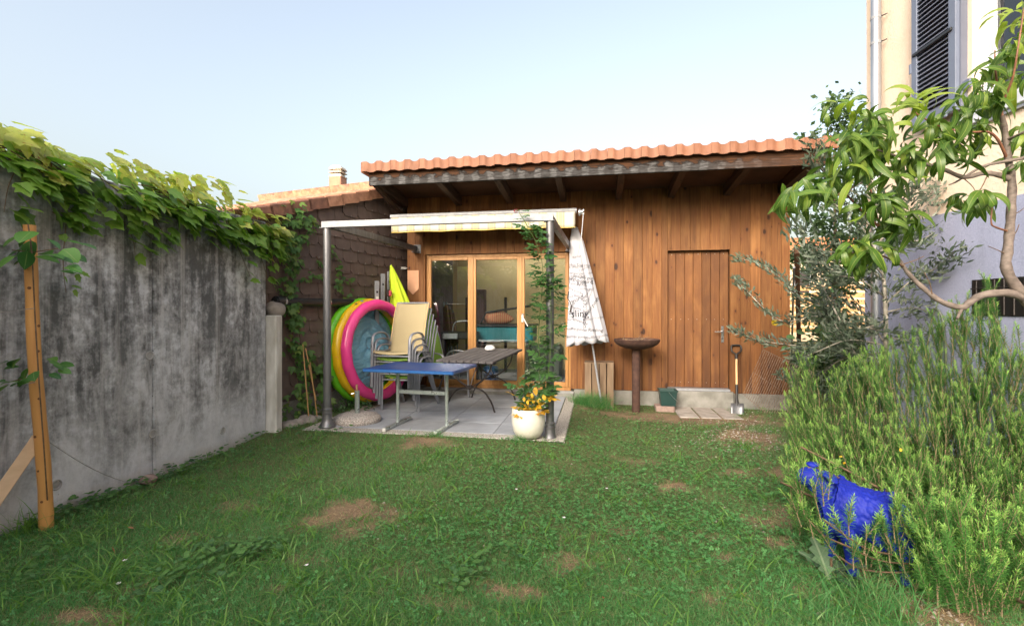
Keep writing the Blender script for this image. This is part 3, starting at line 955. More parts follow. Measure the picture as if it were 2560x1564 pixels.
# opening jambs and sill
b = MB(); b.bx(GX0 - .0005, GX0 + .0015, YW + .0225, FY + .1, GZ0, GZ1); b.build('jamb', M_FACADE, shed)
b = MB(); b.bx(GX1 - .0015, GX1 + .0005, YW + .0225, FY + .1, GZ0, GZ1); b.build('jamb', M_FACADE, shed)
b = MB(); b.bx(GX0 - .05, GX1 + .045, YW - .03, FY + .1, GZ0 - .035, GZ0 - .002, .004); b.build('sill', M_CONC2, shed)
b = MB(); b.bx(GX0 - .03, GX1 + .04, YW - .015, FY + .1, -.05, GZ0 - .036); b.build('sill_base', M_PLINTH, shed)
# roof: a mono-pitch whose high edge faces the garden
YF = 6.38
EX0, EX1 = atY(922, 450, YF).x, atY(2075, 400, YF).x
ZF0, ZF1 = atY(1500, 437, YF).z, atY(1500, 399, YF).z
b = MB(); b.bx(EX0, EX1, YF, YF + .045, ZF0, ZF1, .004)
fo = b.build('fascia', M_FASCIA, shed)
# fascia texture counts from its own corner
off = Vector(((EX0 + EX1) / 2, YF, ZF1)) - wloc(shed)
fo.data.transform(Matrix.Translation(-off)); fo.location = off
b = MB()
zs0, zs1 = ZF1 - .03, ZSOF + .02
b.add([(EX0, YF + .046, zs0), (EX1, YF + .046, zs0), (EX1, YW + .02, zs1), (EX0, YW + .02, zs1), (EX0, YF + .046, zs0 + .03), (EX1, YF + .046, zs0 + .03), (EX1, YW + .02, zs1 + .03), (EX0, YW + .02, zs1 + .03)],
      [(3, 2, 1, 0), (4, 5, 6, 7), (0, 1, 5, 4), (1, 2, 6, 5), (2, 3, 7, 6), (3, 0, 4, 7)])
b.build('soffit', M_SOFFIT, shed)
for u in (1018, 1154, 1282, 1415, 1553, 1685, 1824, 1960):
    xx = atY(u, 500, YW).x - .04
    b = MB(); wdt = .09
    if u == 1018: wdt = .12
    b.beam((xx, YF + .05, zs0 - .075), (xx, YW + .0, zs1 - .075), wdt, .145, bev=.004); b.build('rafter', M_RAFTER, shed)
b = MB(); b.beam((EX1 - .06, YF + .05, zs0 - .075), (EX1 - .06, YW + 1, zs1 - .16), .1, .145, bev=.004); b.build('rafter', M_RAFTER, shed)
dz = (zs1 - zs0) / (YW - YF)
IX0, IX1, IY0, IY1 = SX0 + .04, GX1 + .9, YW + .17, 10.2
def rz_(y): return zs0 + .035 + dz * (y - YF)
b = MB()
for x0, x1, y0, y1 in ((EX0, EX1, YF, 8.1), (EX0, IX0, 8.1, 9.7), (IX1, EX1, 8.1, 9.7), (EX0, EX1, 9.7, YB)):
    b.add([(x0, y0, rz_(y0)), (x1, y0, rz_(y0)), (x1, y1, rz_(y1)), (x0, y1, rz_(y1)), (x0, y0, rz_(y0) + .025), (x1, y0, rz_(y0) + .025), (x1, y1, rz_(y1) + .025), (x0, y1, rz_(y1) + .025)],
      [(3, 2, 1, 0), (4, 5, 6, 7), (0, 1, 5, 4), (1, 2, 6, 5), (2, 3, 7, 6), (3, 0, 4, 7)])
rdeck = b.build('roof', M_TILE, shed)
# made-up skylight, added to brighten the glazed room
b = MB(); b.add([(IX0, 8.1, rz_(8.1) + .03), (IX1, 8.1, rz_(8.1) + .03), (IX1, 9.7, rz_(9.7) + .03), (IX0, 9.7, rz_(9.7) + .03)], [(0, 1, 2, 3)]); b.build('added_skylight', M_GLASS, rdeck)
tw = (atY(2053, 380, YF).x - atY(982, 380, YF).x) / 26
tcap = tile_mesh('cap_tile', tw, .34, .018, .125, M_TILE, .024)
x = atY(982, 380, YF).x - 2 * tw
ztop = ZF1 + .095
while x < EX1 + .02:
    rx = Matrix.Rotation(math.atan(dz) , 4, 'X')
    m = Matrix.Translation(Vector((x, YF - .045, ztop + random.uniform(-.003, .003))) - wloc(shed)) @ rx
    inst('cap_tile', tcap, rdeck, m)
    x += tw
b = MB(); b.bx(EX0 - .11, EX0 - .01, YF - .03, YF + .3, ZF1 - .02, ZF1 + .135, .012); b.build('end_tile', M_TILE, rdeck)
# tie brace at the left end of the eaves
b = MB(); b.beam((EX0 + .06, YF + .08, ZF0 + .02), (SX0 + .02, YW - .1, 2.78), .05, .06, bev=.004); b.build('brace', M_RAFTER, shed)
# inside the shed
M_ROOM = mat('beige_plaster', (.56, .45, .26), (.51, .41, .235), rough=.9, scale=3, orand=.03)
M_ROOMFLOOR = mat('blue_grey_floor', (.17, .19, .22), (.12, .135, .16), rough=.5, scale=5)
IX0, IX1, IY0, IY1 = SX0 + .04, GX1 + .9, YW + .17, 10.2
ins = [('inner_wall', M_ROOM, (IX0, IX1, IY1, IY1 + .05, .1, 2.9)), ('inner_wall', M_ROOM, (IX0 - .03, IX0, IY0, IY1, .1, 2.9)), ('inner_wall', M_ROOM, (IX1, IX1 + .03, IY0, IY1, .1, 2.9)),
       ('inner_floor', M_ROOMFLOOR, (IX0, IX1, IY0 - .06, IY1, .02, GZ0 - .01)), ('inner_ceiling', M_ROOM, (IX0, IX1, IY0, 8.1, 2.86, 2.9)), ('inner_ceiling', M_ROOM, (IX0, IX1, 9.7, IY1, 2.86, 2.9))]
for nm, m, q_ in ins:
    b = MB(); b.bx(*q_); b.build(nm, m, shed)
# ------------------------------------------------------------------ pergola frame
pl_ = atY(818, 1060, 5.06); prr = atY(1375, 1100, 5.06)
PLX, PRX, PY = pl_.x, prr.x, 5.06
BZ1 = atY(1375, 536, PY).z; BZ0 = atY(1375, 552, PY).z
pg = thing('pergola', 'open steel pergola frame of two round posts and channel beams before the shed', 'pergola', ((PLX + PRX) / 2, PY, PZ))
for x in (PLX, PRX):
    z0 = PZ if x < -2 else -.02
    b = MB(); b.lathe([(0, z0), (.088, z0), (.09, z0 + .015), (.082, z0 + .03), (.062, z0 + .06), (.054, z0 + .10), (.051, z0 + .15), (.057, z0 + .155), (.057, z0 + .165), (.049, z0 + .17), (.049, z0 + .19), (.056, z0 + .195), (.056, z0 + .205), (.046, z0 + .21),
                              (.042, z0 + .215), (.042, BZ0 - .006), (0, BZ0 - .006)], 28, c=(x, PY, 0))
    b.build('post', M_STEEL, pg, 35)
    b = MB(); b.bx(x - .065, x + .05, PY - .055, PY + .06, BZ0 - .006, BZ0 - .0005, .001); b.build('head_plate', M_ZINC, pg)
def channel(a, bb, h, fl, m, name, side):
    """U-section: web with two flanges turned to one side"""
    a, bb = Vector(a), Vector(bb)
    d = (bb - a).normalized(); sd = Vector(side)
    g = MB()
    t = .007
    g.beam(a, bb, t, h)
    for sz in (-1, 1):
        o = sd * (fl / 2 + t / 2 - .001) + Vector((0, 0, sz * (h / 2 - t / 2)))
        g.beam(a + o, bb + o, fl, t)
    return g.build(name, m, pg)
zc = (BZ0 + BZ1) / 2
channel((PLX - .045, PY - .04, zc), (PRX + .035, PY - .04, zc), BZ1 - BZ0, .06, M_ZINC, 'front_beam', (0, 1, 0))
le = atY(1045, 622, YW); re = atY(1427, 618, YW)
channel((PLX + .06, PY + .03, zc), (le.x - .01, YW - .008, le.z + .0), .08, .05, M_STEEL, 'side_beam', (-1, 0, 0))
channel((PRX + .02, PY + .03, zc), (re.x - .0, YW - .008, re.z + .005), .08, .05, M_STEEL, 'side_beam', (-1, 0, 0))
for e in (le, re):
    b = MB(); b.bx(e.x - .07, e.x + .05, YW - .0075, YW - .001, e.z - .07, e.z + .065, .002); b.build('wall_plate', M_ZINC, pg)
    b = MB(); b.bx(e.x - .075, e.x + .03, YW - .09, YW - .008, e.z - .062, e.z - .05, .002); b.build('bracket', M_ZINC, pg)

# ------------------------------------------------------------------ awning rolled up behind the beam
AY = 6.9
a0 = atY(979, 541, AY); a1 = atY(1440, 528, AY)
AZ = (a0.z + a1.z) / 2 + .0
aw = thing('awning', 'rolled up awning with yellow and white striped valance above the glazed door', 'awning', ((a0.x + a1.x) / 2, AY, AZ))
b = MB(); b.tube([(a0.x, AY, AZ), (a0.x + .001, AY, AZ), (a1.x, AY, AZ)], .036, 18); b.build('front_rail', M_ZINC, aw, 40)
for xx in (a0.x - .004, a1.x + .004):
    b = MB(); b.tube([(xx - .004, AY, AZ), (xx + .004, AY, AZ)], .039, 18); b.build('end_cap', M_ALU, aw, 40)
SXI = max(a0.x, SX0) + .1
b = MB(); b.tube([(SXI, YW - .14, AZ + .01), (a1.x - .04, YW - .14, AZ + .01)], .05, 16); b.build('roller', mat('rolled_cloth', (.62, .6, .5), rough=.9), aw, 40)
for xx in (SXI + .02, a1.x - .06):
    b = MB(); b.bx(xx - .03, xx + .03, YW - .2, YW - .001, AZ - .09, AZ + .07, .006); b.build('wall_bracket', M_ALU, aw)
    b = MB(); b.beam((xx, AY + .03, AZ - .02), (xx, YW - .18, AZ - .03), .03, .05, bev=.006); b.build('arm', M_ALU, aw)
b = MB(); b.bx(SXI, a1.x - .05, AY + .03, YW - .15, AZ + .02, AZ + .026); b.build('cloth', mat('awning_cloth', (.62, .6, .5), rough=.9), aw)
def stripes():
    t = NT('striped_valance'); t.setp(.9, 0, .2)
    tc = t.N('TexCoord'); sx = t.N('SeparateXYZ'); t.L(tc.outputs['Object'], sx.inputs[0])
    f = t.val('FRACT', t.val('MULTIPLY', t.val('ADD', sx.outputs[0], 10.0), 1 / .245))
    W, Yl, Gr, Ye = (.60, .60, .57), (.62, .55, .36), (.38, .38, .35), (.60, .48, .18)
    col = t.ramp(f, [(0, W), (.26, Gr), (.29, W), (.31, Gr), (.34, Ye), (.37, W), (.40, Yl), (.63, W), (.66, Ye), (.69, Gr), (.72, W), (.74, Gr), (.77, W)], 'CONSTANT')
    t.base(col)
    tr = t.N('BsdfTranslucent'); t.L(col, tr.inputs[0]); mx = t.N('MixShader'); mx.inputs[0].default_value = .3
    t.L(t.p.outputs[0], mx.inputs[1]); t.L(tr.outputs[0], mx.inputs[2]); t.L(mx.outputs[0], t.out.inputs['Surface'])
    return t.m
M_VAL = stripes()
n = 120; vs = []; fs = []
for i in range(n + 1):
    x = a0.x + .01 + (a1.x - a0.x - .02) * i / n
    for kz in range(5):
        f = kz / 4
        yy = AY - .036 + .006 * sin(i * .42) * f + .004 * sin(i * 1.3 + 1) * f
        vs.append((x, yy, AZ - .02 - .215 * f - .004 * sin(i * .23) * f))
for i in range(n):
    for kz in range(4):
        a = i * 5 + kz; fs.append((a, a + 1, a + 6, a + 5))
b = MB(); b.add(vs, fs); vb = b.build('valance', M_VAL, aw, 60)
mod = vb.modifiers.new('thickness', 'SOLIDIFY'); mod.thickness = .002
b = MB(); b.tube([vs[i * 5 + 4] for i in range(n + 1)], .005, 6); b.build('hem', mat('yellow_binding', (.72, .52, .12), rough=.8), vb)
gb = Vector((a1.x + .05, AY + .03, AZ - .02))
b = MB(); b.box(gb, (.05, .07, .10), None, .015); gx = b.build('gearbox', M_CHROME, aw, 50)
for (dx, dz_, r) in ((.035, .0, .035), (.05, .02, .022), (.05, -.03, .02)):
    b = MB(); b.tube([gb + Vector((dx - .012, -.03, dz_)), gb + Vector((dx + .012, -.03, dz_))], r, 14); b.build('gear', M_CHROME, gx, 40)
b = MB(); b.tube([gb + Vector((.05, -.04, -.04)), gb + Vector((.045, -.05, -.12)), atY(1453, 600, AY - .02), atY(1443, 640, AY - .02)], .006, 8); b.build('crank_eye', M_ALU, gx, 50)

# ------------------------------------------------------------------ drain pipe along the brown wall
b0 = onw(680, 762, .09); b1 = onw(975, 752, .09)
zz = .5 * (b0.z + b1.z)
dp = thing('drain_pipe', 'black drain pipe running along the brown shingled wall', 'pipe', tuple(b0))
e0_ = Vector((b0.x, b0.y, zz)) + wd * .03; e1_ = Vector((b1.x, b1.y, zz)) + wd * .35
b = MB(); b.tube([e0_, e1_], .05, 16); b.build('pipe', M_PVC, dp, 40)
for u in (709, 820, 898):
    c = onw(u, 757, .09); c.z = zz
    b = MB(); b.tube([c - wd * .012, c + wd * .012], .0545, 16); cl = b.build('clamp', M_CHROME, dp, 40)
    b = MB(); b.beam(c - wnv * .04, c - wnv * .085, .012, .012); b.build('stud', M_CHROME, cl)
b = MB(); b.tube([e0_ + wd * .02, e0_ + wd * .1], .062, 16); b.build('socket', M_PVC, dp, 40)

# ------------------------------------------------------------------ paddling pool leaning on the wall
def pool():
    c = atD(940, 876, 6.78); R = .612; r = .07
    ax = Vector((.95, -.30, .06)).normalized()       # opening faces the patio
    c = Vector((c.x + .05, c.y, .80))
    x = ax.cross(Vector((0, 0, 1))).normalized(); y = x.cross(ax).normalized()
    if y.z < 0: y = -y; x = -x
    root = thing('paddling_pool', 'inflatable green yellow and pink paddling pool leaning on the brown wall', 'paddling pool', (c.x, c.y, c.z - R - r))
    def vinyl(n, col, tr=.12):
        t = NT(n); t.setp(.22, 0, .5, .3); t.base(t.ramp(t.noise(t.coord(), 5, 3), [(.3, col), (.7, tuple(q * .9 for q in col))]))
        t.bump(t.noise(t.coord((1, 1, 1)), 14, 3), .12, .01)
        return t.m
    cols = [('green_ring', vinyl('green_vinyl', (.16, .60, .02))), ('yellow_ring', vinyl('yellow_vinyl', (.78, .52, .01))), ('pink_ring', vinyl('pink_vinyl', (.85, .06, .30)))]
    offs = (-.27, -.135, 0.0); grow = (.04, .022, 0.0)
    for (nm, m), o, gw in zip(cols, offs, grow):
        b = MB(); n, k = 64, 16; vs = []
        for i in range(n):
            a = 2 * pi * i / n
            rr = R * (1 - .02 * cos(a * 2) + .006 * sin(a * 17)) + gw; d = x * cos(a) + y * sin(a)
            # the lowest part is pressed by the weight
            for j in range(k):
                p_ = 2 * pi * j / k
                p = c + ax * (o + r * sin(p_)) + d * (rr + r * cos(p_))
                p.z = max(p.z, .03 + .004 * sin(a * 40))
                vs.append(p)
        fs = [(i * k + j, ((i + 1) % n) * k + j, ((i + 1) % n) * k + (j + 1) % k, i * k + (j + 1) % k) for i in range(n) for j in range(k)]
        b.add(vs, fs); b.build(nm, m, root, 70)
    # sagging crumpled floor of the pool
    b = MB(); n, k = 72, 34; vs = []
    for q_ in range(k + 1):
        f = q_ / k
        for i in range(n):
            a = 2 * pi * i / n; d = x * cos(a) + y * sin(a)
            sag = .13 * (1 - f ** 2) * (1.1 - .6 * sin(a)) + .016 * sin(a * 5 + f * 17) * f + .02 * sin(f * 23 * (1 + .3 * sin(a)) + 2 * sin(a * 3)) * (1 - .5 * f)
            vs.append(c + ax * (-.24 + sag) + d * (R * .985 * f))
    fs = [(q_ * n + i, q_ * n + (i + 1) % n, (q_ + 1) * n + (i + 1) % n, (q_ + 1) * n + i) for q_ in range(k) for i in range(n)]
    b.add(vs, fs)
    t = NT('blue_pool_floor'); t.setp(.3, 0, .5)
    ve = t.coord()
    vo = t.N('TexVoronoi'); t.L(ve, vo.inputs['Vector']); vo.inputs['Scale'].default_value = 9; vo.feature = 'SMOOTH_F1'
    t.base(t.ramp(vo.outputs['Distance'], [(.1, (.27, .56, .70)), (.6, (.20, .46, .62))]))
    nz = t.N('TexNoise'); t.L(t.coord((1.6, 1.6, 4)), nz.inputs[0]); nz.inputs['Scale'].default_value = 4; nz.inputs['Detail'].default_value = 5; nz.inputs['Distortion'].default_value = 1.2
    t.bump(t.val('ADD', nz.outputs[0], t.val('MULTIPLY', vo.outputs['Distance'], .6)), .9, .05)
    b.build('pool_floor', t.m, root, 70)
    # printed notices on the yellow ring
    M_INK = mat('printed_ink', (.16, .11, .02), rough=.5); M_OR = mat('printed_orange', (.75, .32, .04), rough=.4)
    M_BLU = mat('printed_blue', (.10, .25, .55), rough=.4)
    def onring(a, w, o=-.135):
        d = x * cos(a) + y * sin(a)
        rr = R * (1 - .02 * cos(a * 2) + .006 * sin(a * 17)) + .022
        return c + ax * (o + (r + .002) * sin(w)) + d * (rr + (r + .002) * cos(w))
    def patch(nm, m, a0_, a1_, w0, w1, k=6):
        b = MB(); vs = []
        for i in range(k + 1):
            for j in range(4):
                vs.append(onring(a0_ + (a1_ - a0_) * i / k, w0 + (w1 - w0) * j / 3))
        b.add(vs, [(i * 4 + j, i * 4 + j + 1, i * 4 + j + 5, i * 4 + j + 4) for i in range(k) for j in range(3)])
        b.build(nm, m, root)
    A = atan2
    sgn = 1 if (x.y < 0) else -1                 # which way round the visible near side lies
    base = pi / 2 + (sgn * -1) * 0
    for (t0, t1, w0, w1, m) in ((.10, .22, .62, .80, M_OR), (.25, .30, .40, .85, M_BLU), (1.62, 1.95, .30, .34, M_OR), (1.62, 1.95, .72, .76, M_OR), (1.62, 1.64, .34, .72, M_OR), (1.93, 1.95, .34, .72, M_OR), (.42, .46, .35, .80, M_INK), (2.62, 2.67, .35, .75, M_BLU)):
        patch('print', m, pi / 2 + sgn * t0 * -1, pi / 2 + sgn * t1 * -1, w0, w1)
    for i in range(22):
        t0 = random.choice((.13, .34, 1.68, 2.1, 2.35)) + random.uniform(0, .18)
        w0 = .32 + (i % 9) * .055
        patch('print', M_INK, pi / 2 - sgn * t0, pi / 2 - sgn * (t0 + random.uniform(.04, .12)), w0, w0 + .02, 3)
    return root
pool()

# ------------------------------------------------------------------ stacking armchairs
def sling(n, c1, c2):
    t = NT(n); t.setp(.75, 0, .25)
    ve = t.coord((1, 1, 1))
    w = t.N('TexWave'); t.L(ve, w.inputs[0]); w.inputs['Scale'].default_value = 55; w.inputs['Distortion'].default_value = 1.5
    col = t.ramp(w.outputs['Fac'], [(.2, c1), (.8, c2)]); t.base(col); t.bump(w.outputs['Fac'], .15, .002)
    tr = t.N('BsdfTranslucent'); t.L(col, tr.inputs[0]); mx = t.N('MixShader'); mx.inputs[0].default_value = .22
    t.L(t.p.outputs[0], mx.inputs[1]); t.L(tr.outputs[0], mx.inputs[2]); t.L(mx.outputs[0], t.out.inputs['Surface'])
    return t.m
M_BEIGE = sling('beige_mesh', (.50, .42, .25), (.43, .36, .215)); M_LIME = sling('green_mesh', (.27, .47, .09), (.22, .40, .075))
M_PIPING = mat('orange_piping', (.62, .42, .17), rough=.7)
def make_chair(label, fabric, group=None):
    """local frame: x right, y towards the sitter's front, z up"""
    root = thing('stacking_chair', label, 'chair', (0, 0, 0), 0, group)
    W = .265
    for sx in (-1, 1):
        X = sx * W
        front = poly([(X, .285, 0), (X, .275, .30), (X * 1.0, .262, .58), (X * 1.01, .22, .665), (X * 1.02, .12, .69), (X * 1.02, -.02, .685), (X * 1.0, -.11, .64), (X * .97, -.15, .52), (X * .95, -.16, .45)], 4)
        b = MB(); b.tube(front, .0165, 8, flat=(.75, 1.25)); b.build('arm_leg', M_GREYFRAME, root, 60)
        rear = [(X * .97, -.13, .43), (X * 1.0, -.24, .2), (X * 1.02, -.33, 0)]
        b = MB(); b.tube(poly(rear, 4), .0165, 8, flat=(.75, 1.2)); b.build('rear_leg', M_GREYFRAME, root, 60)
        rail = poly([(X * .90, .25, .435), (X * .92, .22, .455), (X * .92, .05, .445), (X * .92, -.10, .435), (X * .92, -.165, .50), (X * .92, -.21, .65), (X * .92, -.28, .90), (X * .92, -.36, 1.085)], 4)
        b = MB(); b.tube(rail, .0125, 8); b.build('side_rail', M_GREYFRAME, root, 60)
    for p0, p1, r in (((-W, .272, .40), (W, .272, .40), .011), ((-W * .95, -.15, .42), (W * .95, -.15, .42), .011), ((-W * .92, -.36, 1.085), (W * .92, -.36, 1.085), .012)):
        b = MB(); b.tube([p0, p1], r, 8); b.build('cross_bar', M_GREYFRAME, root, 60)
    prof = poly([(0, .262, .435), (0, .225, .462), (0, .05, .447), (0, -.09, .437), (0, -.155, .50), (0, -.20, .65), (0, -.27, .90), (0, -.352, 1.085)], 5)
    b = MB(); vs = []; n = 9
    for i, p in enumerate(prof):
        for j in range(n):
            s_ = -1 + 2 * j / (n - 1)
            sag = .018 * (1 - s_ * s_)
            t = i / len(prof)
            vs.append((s_ * W * .925, p.y - (sag if t > .5 else 0), p.z - (sag if t <= .5 else 0)))
    b.add(vs, [(i * n + j, i * n + j + 1, (i + 1) * n + j + 1, (i + 1) * n + j) for i in range(len(prof) - 1) for j in range(n - 1)])
    o = b.build('sling', fabric, root, 60)
    md = o.modifiers.new('thickness', 'SOLIDIFY'); md.thickness = .003
    if fabric is M_BEIGE:
        for e in (0, n - 1):
            b = MB(); b.tube([Vector(vs[i * n + e]) * 1.0 + Vector((0, .004, .004)) for i in range(len(prof))], .0065, 6); b.build('piping', M_PIPING, root, 60)
    return root
fl = atZ(957, 1024, PZ); fr = atZ(1042, 1030, PZ)
cpos = (fl + fr) / 2
crot = pi + atan2(fr.y - fl.y, fr.x - fl.x) + radians(2)
lab = ['beige mesh armchair, topmost of the stack beside the paddling pool', 'green mesh armchair directly under the beige chair in the stack',
       'green mesh armchair in the middle of the chair stack', 'green mesh armchair second from the bottom of the stack', 'green mesh armchair at the bottom of the chair stack']
ch_b = make_chair(lab[0], M_BEIGE, 'stacked garden armchairs')
ch_g = make_chair(lab[1], M_LIME, 'stacked garden armchairs')
dirv = Vector((sin(-crot), cos(crot), 0)); fwd_c = Matrix.Rotation(crot, 3, 'Z') @ Vector((0, 1, 0))
for i in range(5):
    o = ch_b if i == 0 else (ch_g if i == 1 else copy_tree(ch_g))
    o['label'] = lab[i]
    lv = 4 - i
    o.rotation_euler = (0, 0, crot)
    o.location = cpos - fwd_c * .285 + fwd_c * (.04 * lv) + Vector((-.012 * lv, 0, .081 * lv))
    o.location.z += PZ - cpos.z + .0
cg = copy_tree(ch_g); cg['label'] = 'single green mesh armchair standing between the chair stack and the slatted table'
cg['group'] = 'stacked garden armchairs'; del cg['group']
cgp = atZ(1150, 985, PZ)
cg.location = (cgp.x - .16, 7.0, PZ); cg.rotation_euler = (0, 0, radians(-112))

# ------------------------------------------------------------------ blue table
BT = .715
fl_, fr_, br_, bl_ = atZ(919, 921, BT), atZ(1144, 930, BT), atZ(1184, 907, BT), atZ(984, 902, BT)
cx_ = (fl_ + fr_ + br_ + bl_) / 4
wv = ((fr_ - fl_) + (br_ - bl_)) / 2; Wt = wv.length; ang = atan2(wv.y, wv.x)
Dt = (((bl_ - fl_).length + (br_ - fr_).length) / 2)
Dt = min(Dt, .74)
tb = thing('blue_table', 'small blue laminate folding table with chromed T-shaped legs on the patio', 'table', (cx_.x, cx_.y - .03, PZ), ang)
M_BLUE = mat('blue_laminate', (.008, .035, .15), (.01, .042, .17), rough=.45, scale=3, spec=.2)
def lp(nm, m, fn, par, sm=None):
    b = MB(); fn(b); me = b.mesh(nm); import bmesh
    bm = bmesh.new(); bm.from_mesh(me); bmesh.ops.recalc_face_normals(bm, faces=bm.faces); bm.to_mesh(me); bm.free()
    if sm: smooth(me, sm)
    me.materials.append(m); o = bpy.data.objects.new(nm, me); return put(o, par)
zt = BT - PZ
tt = lp('table_top', M_BLUE, lambda b: b.box((0, 0, zt - .018), (Wt, Dt, .036), None, .006), tb)
lp('edge_band', mat('blue_edge', (.02, .10, .30), rough=.35), lambda b: [b.box((0, -Dt / 2 - .001, zt - .019), (Wt - .01, .004, .026)), b.box((Wt / 2 + .001, 0, zt - .019), (.004, Dt - .01, .026)), b.box((-Wt / 2 - .001, 0, zt - .019), (.004, Dt - .01, .026))], tt)
M_LEG = mat('chromed_leg', (.50, .56, .56), (.38, .44, .44), rough=.3, metal=.7, scale=20)
lx = .30
for sx in (-1, 1):
    lp('leg', M_LEG, lambda b: b.tube([(sx * lx, 0, .03), (sx * lx, 0, zt - .036)], .019, 14), tb, 40)
    f = lp('foot', M_LEG, lambda b: b.box((sx * lx, 0, .018), (.045, .62, .036), None, .006), tb)
    for sy in (-1, 1): lp('foot_cap', M_WHITE, lambda b: b.box((sx * lx, sy * .312, .017), (.042, .014, .034), None, .006), f)
    lp('bracket', M_CHROME, lambda b: b.box((sx * lx, 0, zt - .05), (.05, .4, .026), None, .004), tb)
    lp('hinge_pin', M_CHROME, lambda b: b.tube([(sx * lx - .035, -.12, zt - .085), (sx * lx - .035, -.12, zt - .036)], .009, 8), tb)
lp('cross_bar', M_LEG, lambda b: b.box((0, 0, .385), (2 * lx - .036, .026, .045), None, .008), tb)

# ------------------------------------------------------------------ slatted table
wt0, wt1 = .705, .775
f_r = atZ(1233, 912, wt0); b_r = atY(1309, 871, 7.30); b_l = atY(1181, 868, 7.30)
f_r = Vector((f_r.x, 5.98, wt0)); f_r.x = atY(1236, 913, 5.98).x
ln = Vector((b_r.x - f_r.x, b_r.y - f_r.y, 0)); Lt = ln.length
wvec = Vector((b_l.x - b_r.x, b_l.y - b_r.y, 0)); Wd = wvec.length
rz = atan2(ln.y, ln.x) - pi / 2
mid = (f_r + b_r) / 2 + wvec / 2
wtb = thing('slatted_table', 'weathered grey slatted garden table with curved dark iron trestle legs', 'table', (mid.x, mid.y, PZ), rz)
M_GREYWOOD = mat('weathered_teak', (.095, .09, .095), (.055, .052, .056), rough=.8, scale=1.4, stretch=(24, 1.5, 24), bump=.3, bscale=9, orand=.3)
tilt = math.atan((b_r.z - wt0) / Lt); zm = (b_r.z + wt0) / 2 - PZ
TM = Matrix.Translation((0, 0, zm)) @ Matrix.Rotation(tilt, 4, 'X')
ns = 8; sp = Wd / ns
for i in range(ns):
    lp('slat', M_GREYWOOD, lambda b: b.box((-Wd / 2 + sp * (i + .5), random.uniform(-.006, .006), -.014), (sp - .012, Lt, .028), TM, .004), wtb)
for sy in (-1, 1):
    lp('batten', M_GREYWOOD, lambda b: b.box((0, sy * Lt * .36, -.044), (Wd * .92, .06, .03), TM, .004), wtb)
for sy in (-1, 1):
    yy = sy * Lt * .34
    zt_ = zm + yy * math.tan(tilt) - .05
    for sx in (-1, 1):
        # an arched foot below and a bowed arm above that meet and cross in the middle
        c1 = poly([(sx * Wd * .43, yy, 0), (sx * Wd * .36, yy, .14), (sx * Wd * .22, yy, .27), (sx * Wd * .02, yy, zt_ * .49)], 5)
        c2 = poly([(sx * Wd * .02, yy, zt_ * .49), (sx * Wd * .2, yy, zt_ * .62), (sx * Wd * .33, yy, zt_ * .80), (sx * Wd * .38, yy, zt_)], 5)
        lp('leg', M_DARK, lambda b: b.tube(c1 + c2[1:], .016, 8, flat=(1.25, .6)), wtb, 60)
    lp('boss', M_DARK, lambda b: b.tube([(0, yy - .03, zt_ * .49), (0, yy + .03, zt_ * .49)], .03, 12), wtb, 40)
    lp('brace', M_CHROME, lambda b: b.tube([(.0, yy, zt_ * .5), (.0, yy - sy * Lt * .24, zt_)], .0075, 8), wtb)
ap = atY(1225, 862, 7.0)
az_ = wt0 + (7.0 - f_r.y) / Lt * (b_r.z - wt0)
b = MB(); b.lathe([(0, .004), (.05, 0), (.072, .014), (.08, .034), (.07, .056), (.056, .064), (.058, .074), (.05, .076), (.046, .066), (.04, .05), (0, .045)], 24, c=(ap.x, 7.0, az_ + .001))
b.build('ashtray', mat('white_glaze', (.78, .78, .8), rough=.2, spec=.6), None, 60, 'small round white ceramic ashtray on the slatted table', 'ashtray')

# ------------------------------------------------------------------ parasol base
pb = atZ(893, 1052, PZ)
b0 = thing('parasol_base', 'round washed-pebble parasol base with upright steel tube on the patio edge', 'parasol base', (pb.x, pb.y, PZ))
b = MB(); b.lathe([(0, PZ - .005), (.27, PZ - .002), (.28, PZ + .02), (.272, PZ + .045), (.235, PZ + .075), (.15, PZ + .095), (.03, PZ + .10), (0, PZ + .10)], 44, c=(pb.x, pb.y, 0))
t = NT('pebble_concrete'); t.setp(.85, 0, .3); ve = t.coord()
vo = t.N('TexVoronoi'); t.L(ve, vo.inputs[0]); vo.inputs['Scale'].default_value = 70
sep = t.N('SeparateColor'); t.L(vo.outputs['Color'], sep.inputs[0])
t.base(t.mix(t.ramp(vo.outputs['Distance'], [(.45, 0.0), (.6, 1.0)]), t.ramp(sep.outputs[0], [(0, (.62, .58, .55)), (.5, (.42, .36, .33)), (1, (.55, .53, .5))]), (.3, .28, .26)))
t.bump(t.val('MULTIPLY', vo.outputs['Distance'], -1.0), .7, .008)
b.build('stone_disc', t.m, b0, 50)
b = MB(); b.lathe([(.028, PZ + .09), (.028, PZ + .36), (.022, PZ + .36), (.022, PZ + .30)], 18, c=(pb.x, pb.y, 0)); b.build('tube', M_LEG, b0, 40)
b = MB(); b.tube([(pb.x - .03, pb.y - .02, PZ + .33), (pb.x - .06, pb.y - .03, PZ + .325)], .007, 8); b.build('clamp_screw', M_CHROME, b0)
b = MB(); b.tube([(pb.x - .004, pb.y, PZ + .30), (pb.x - .006, pb.y, PZ + .43)], .013, 10); b.build('wooden_plug', mat('plug_wood', (.42, .25, .13), rough=.7), b0)

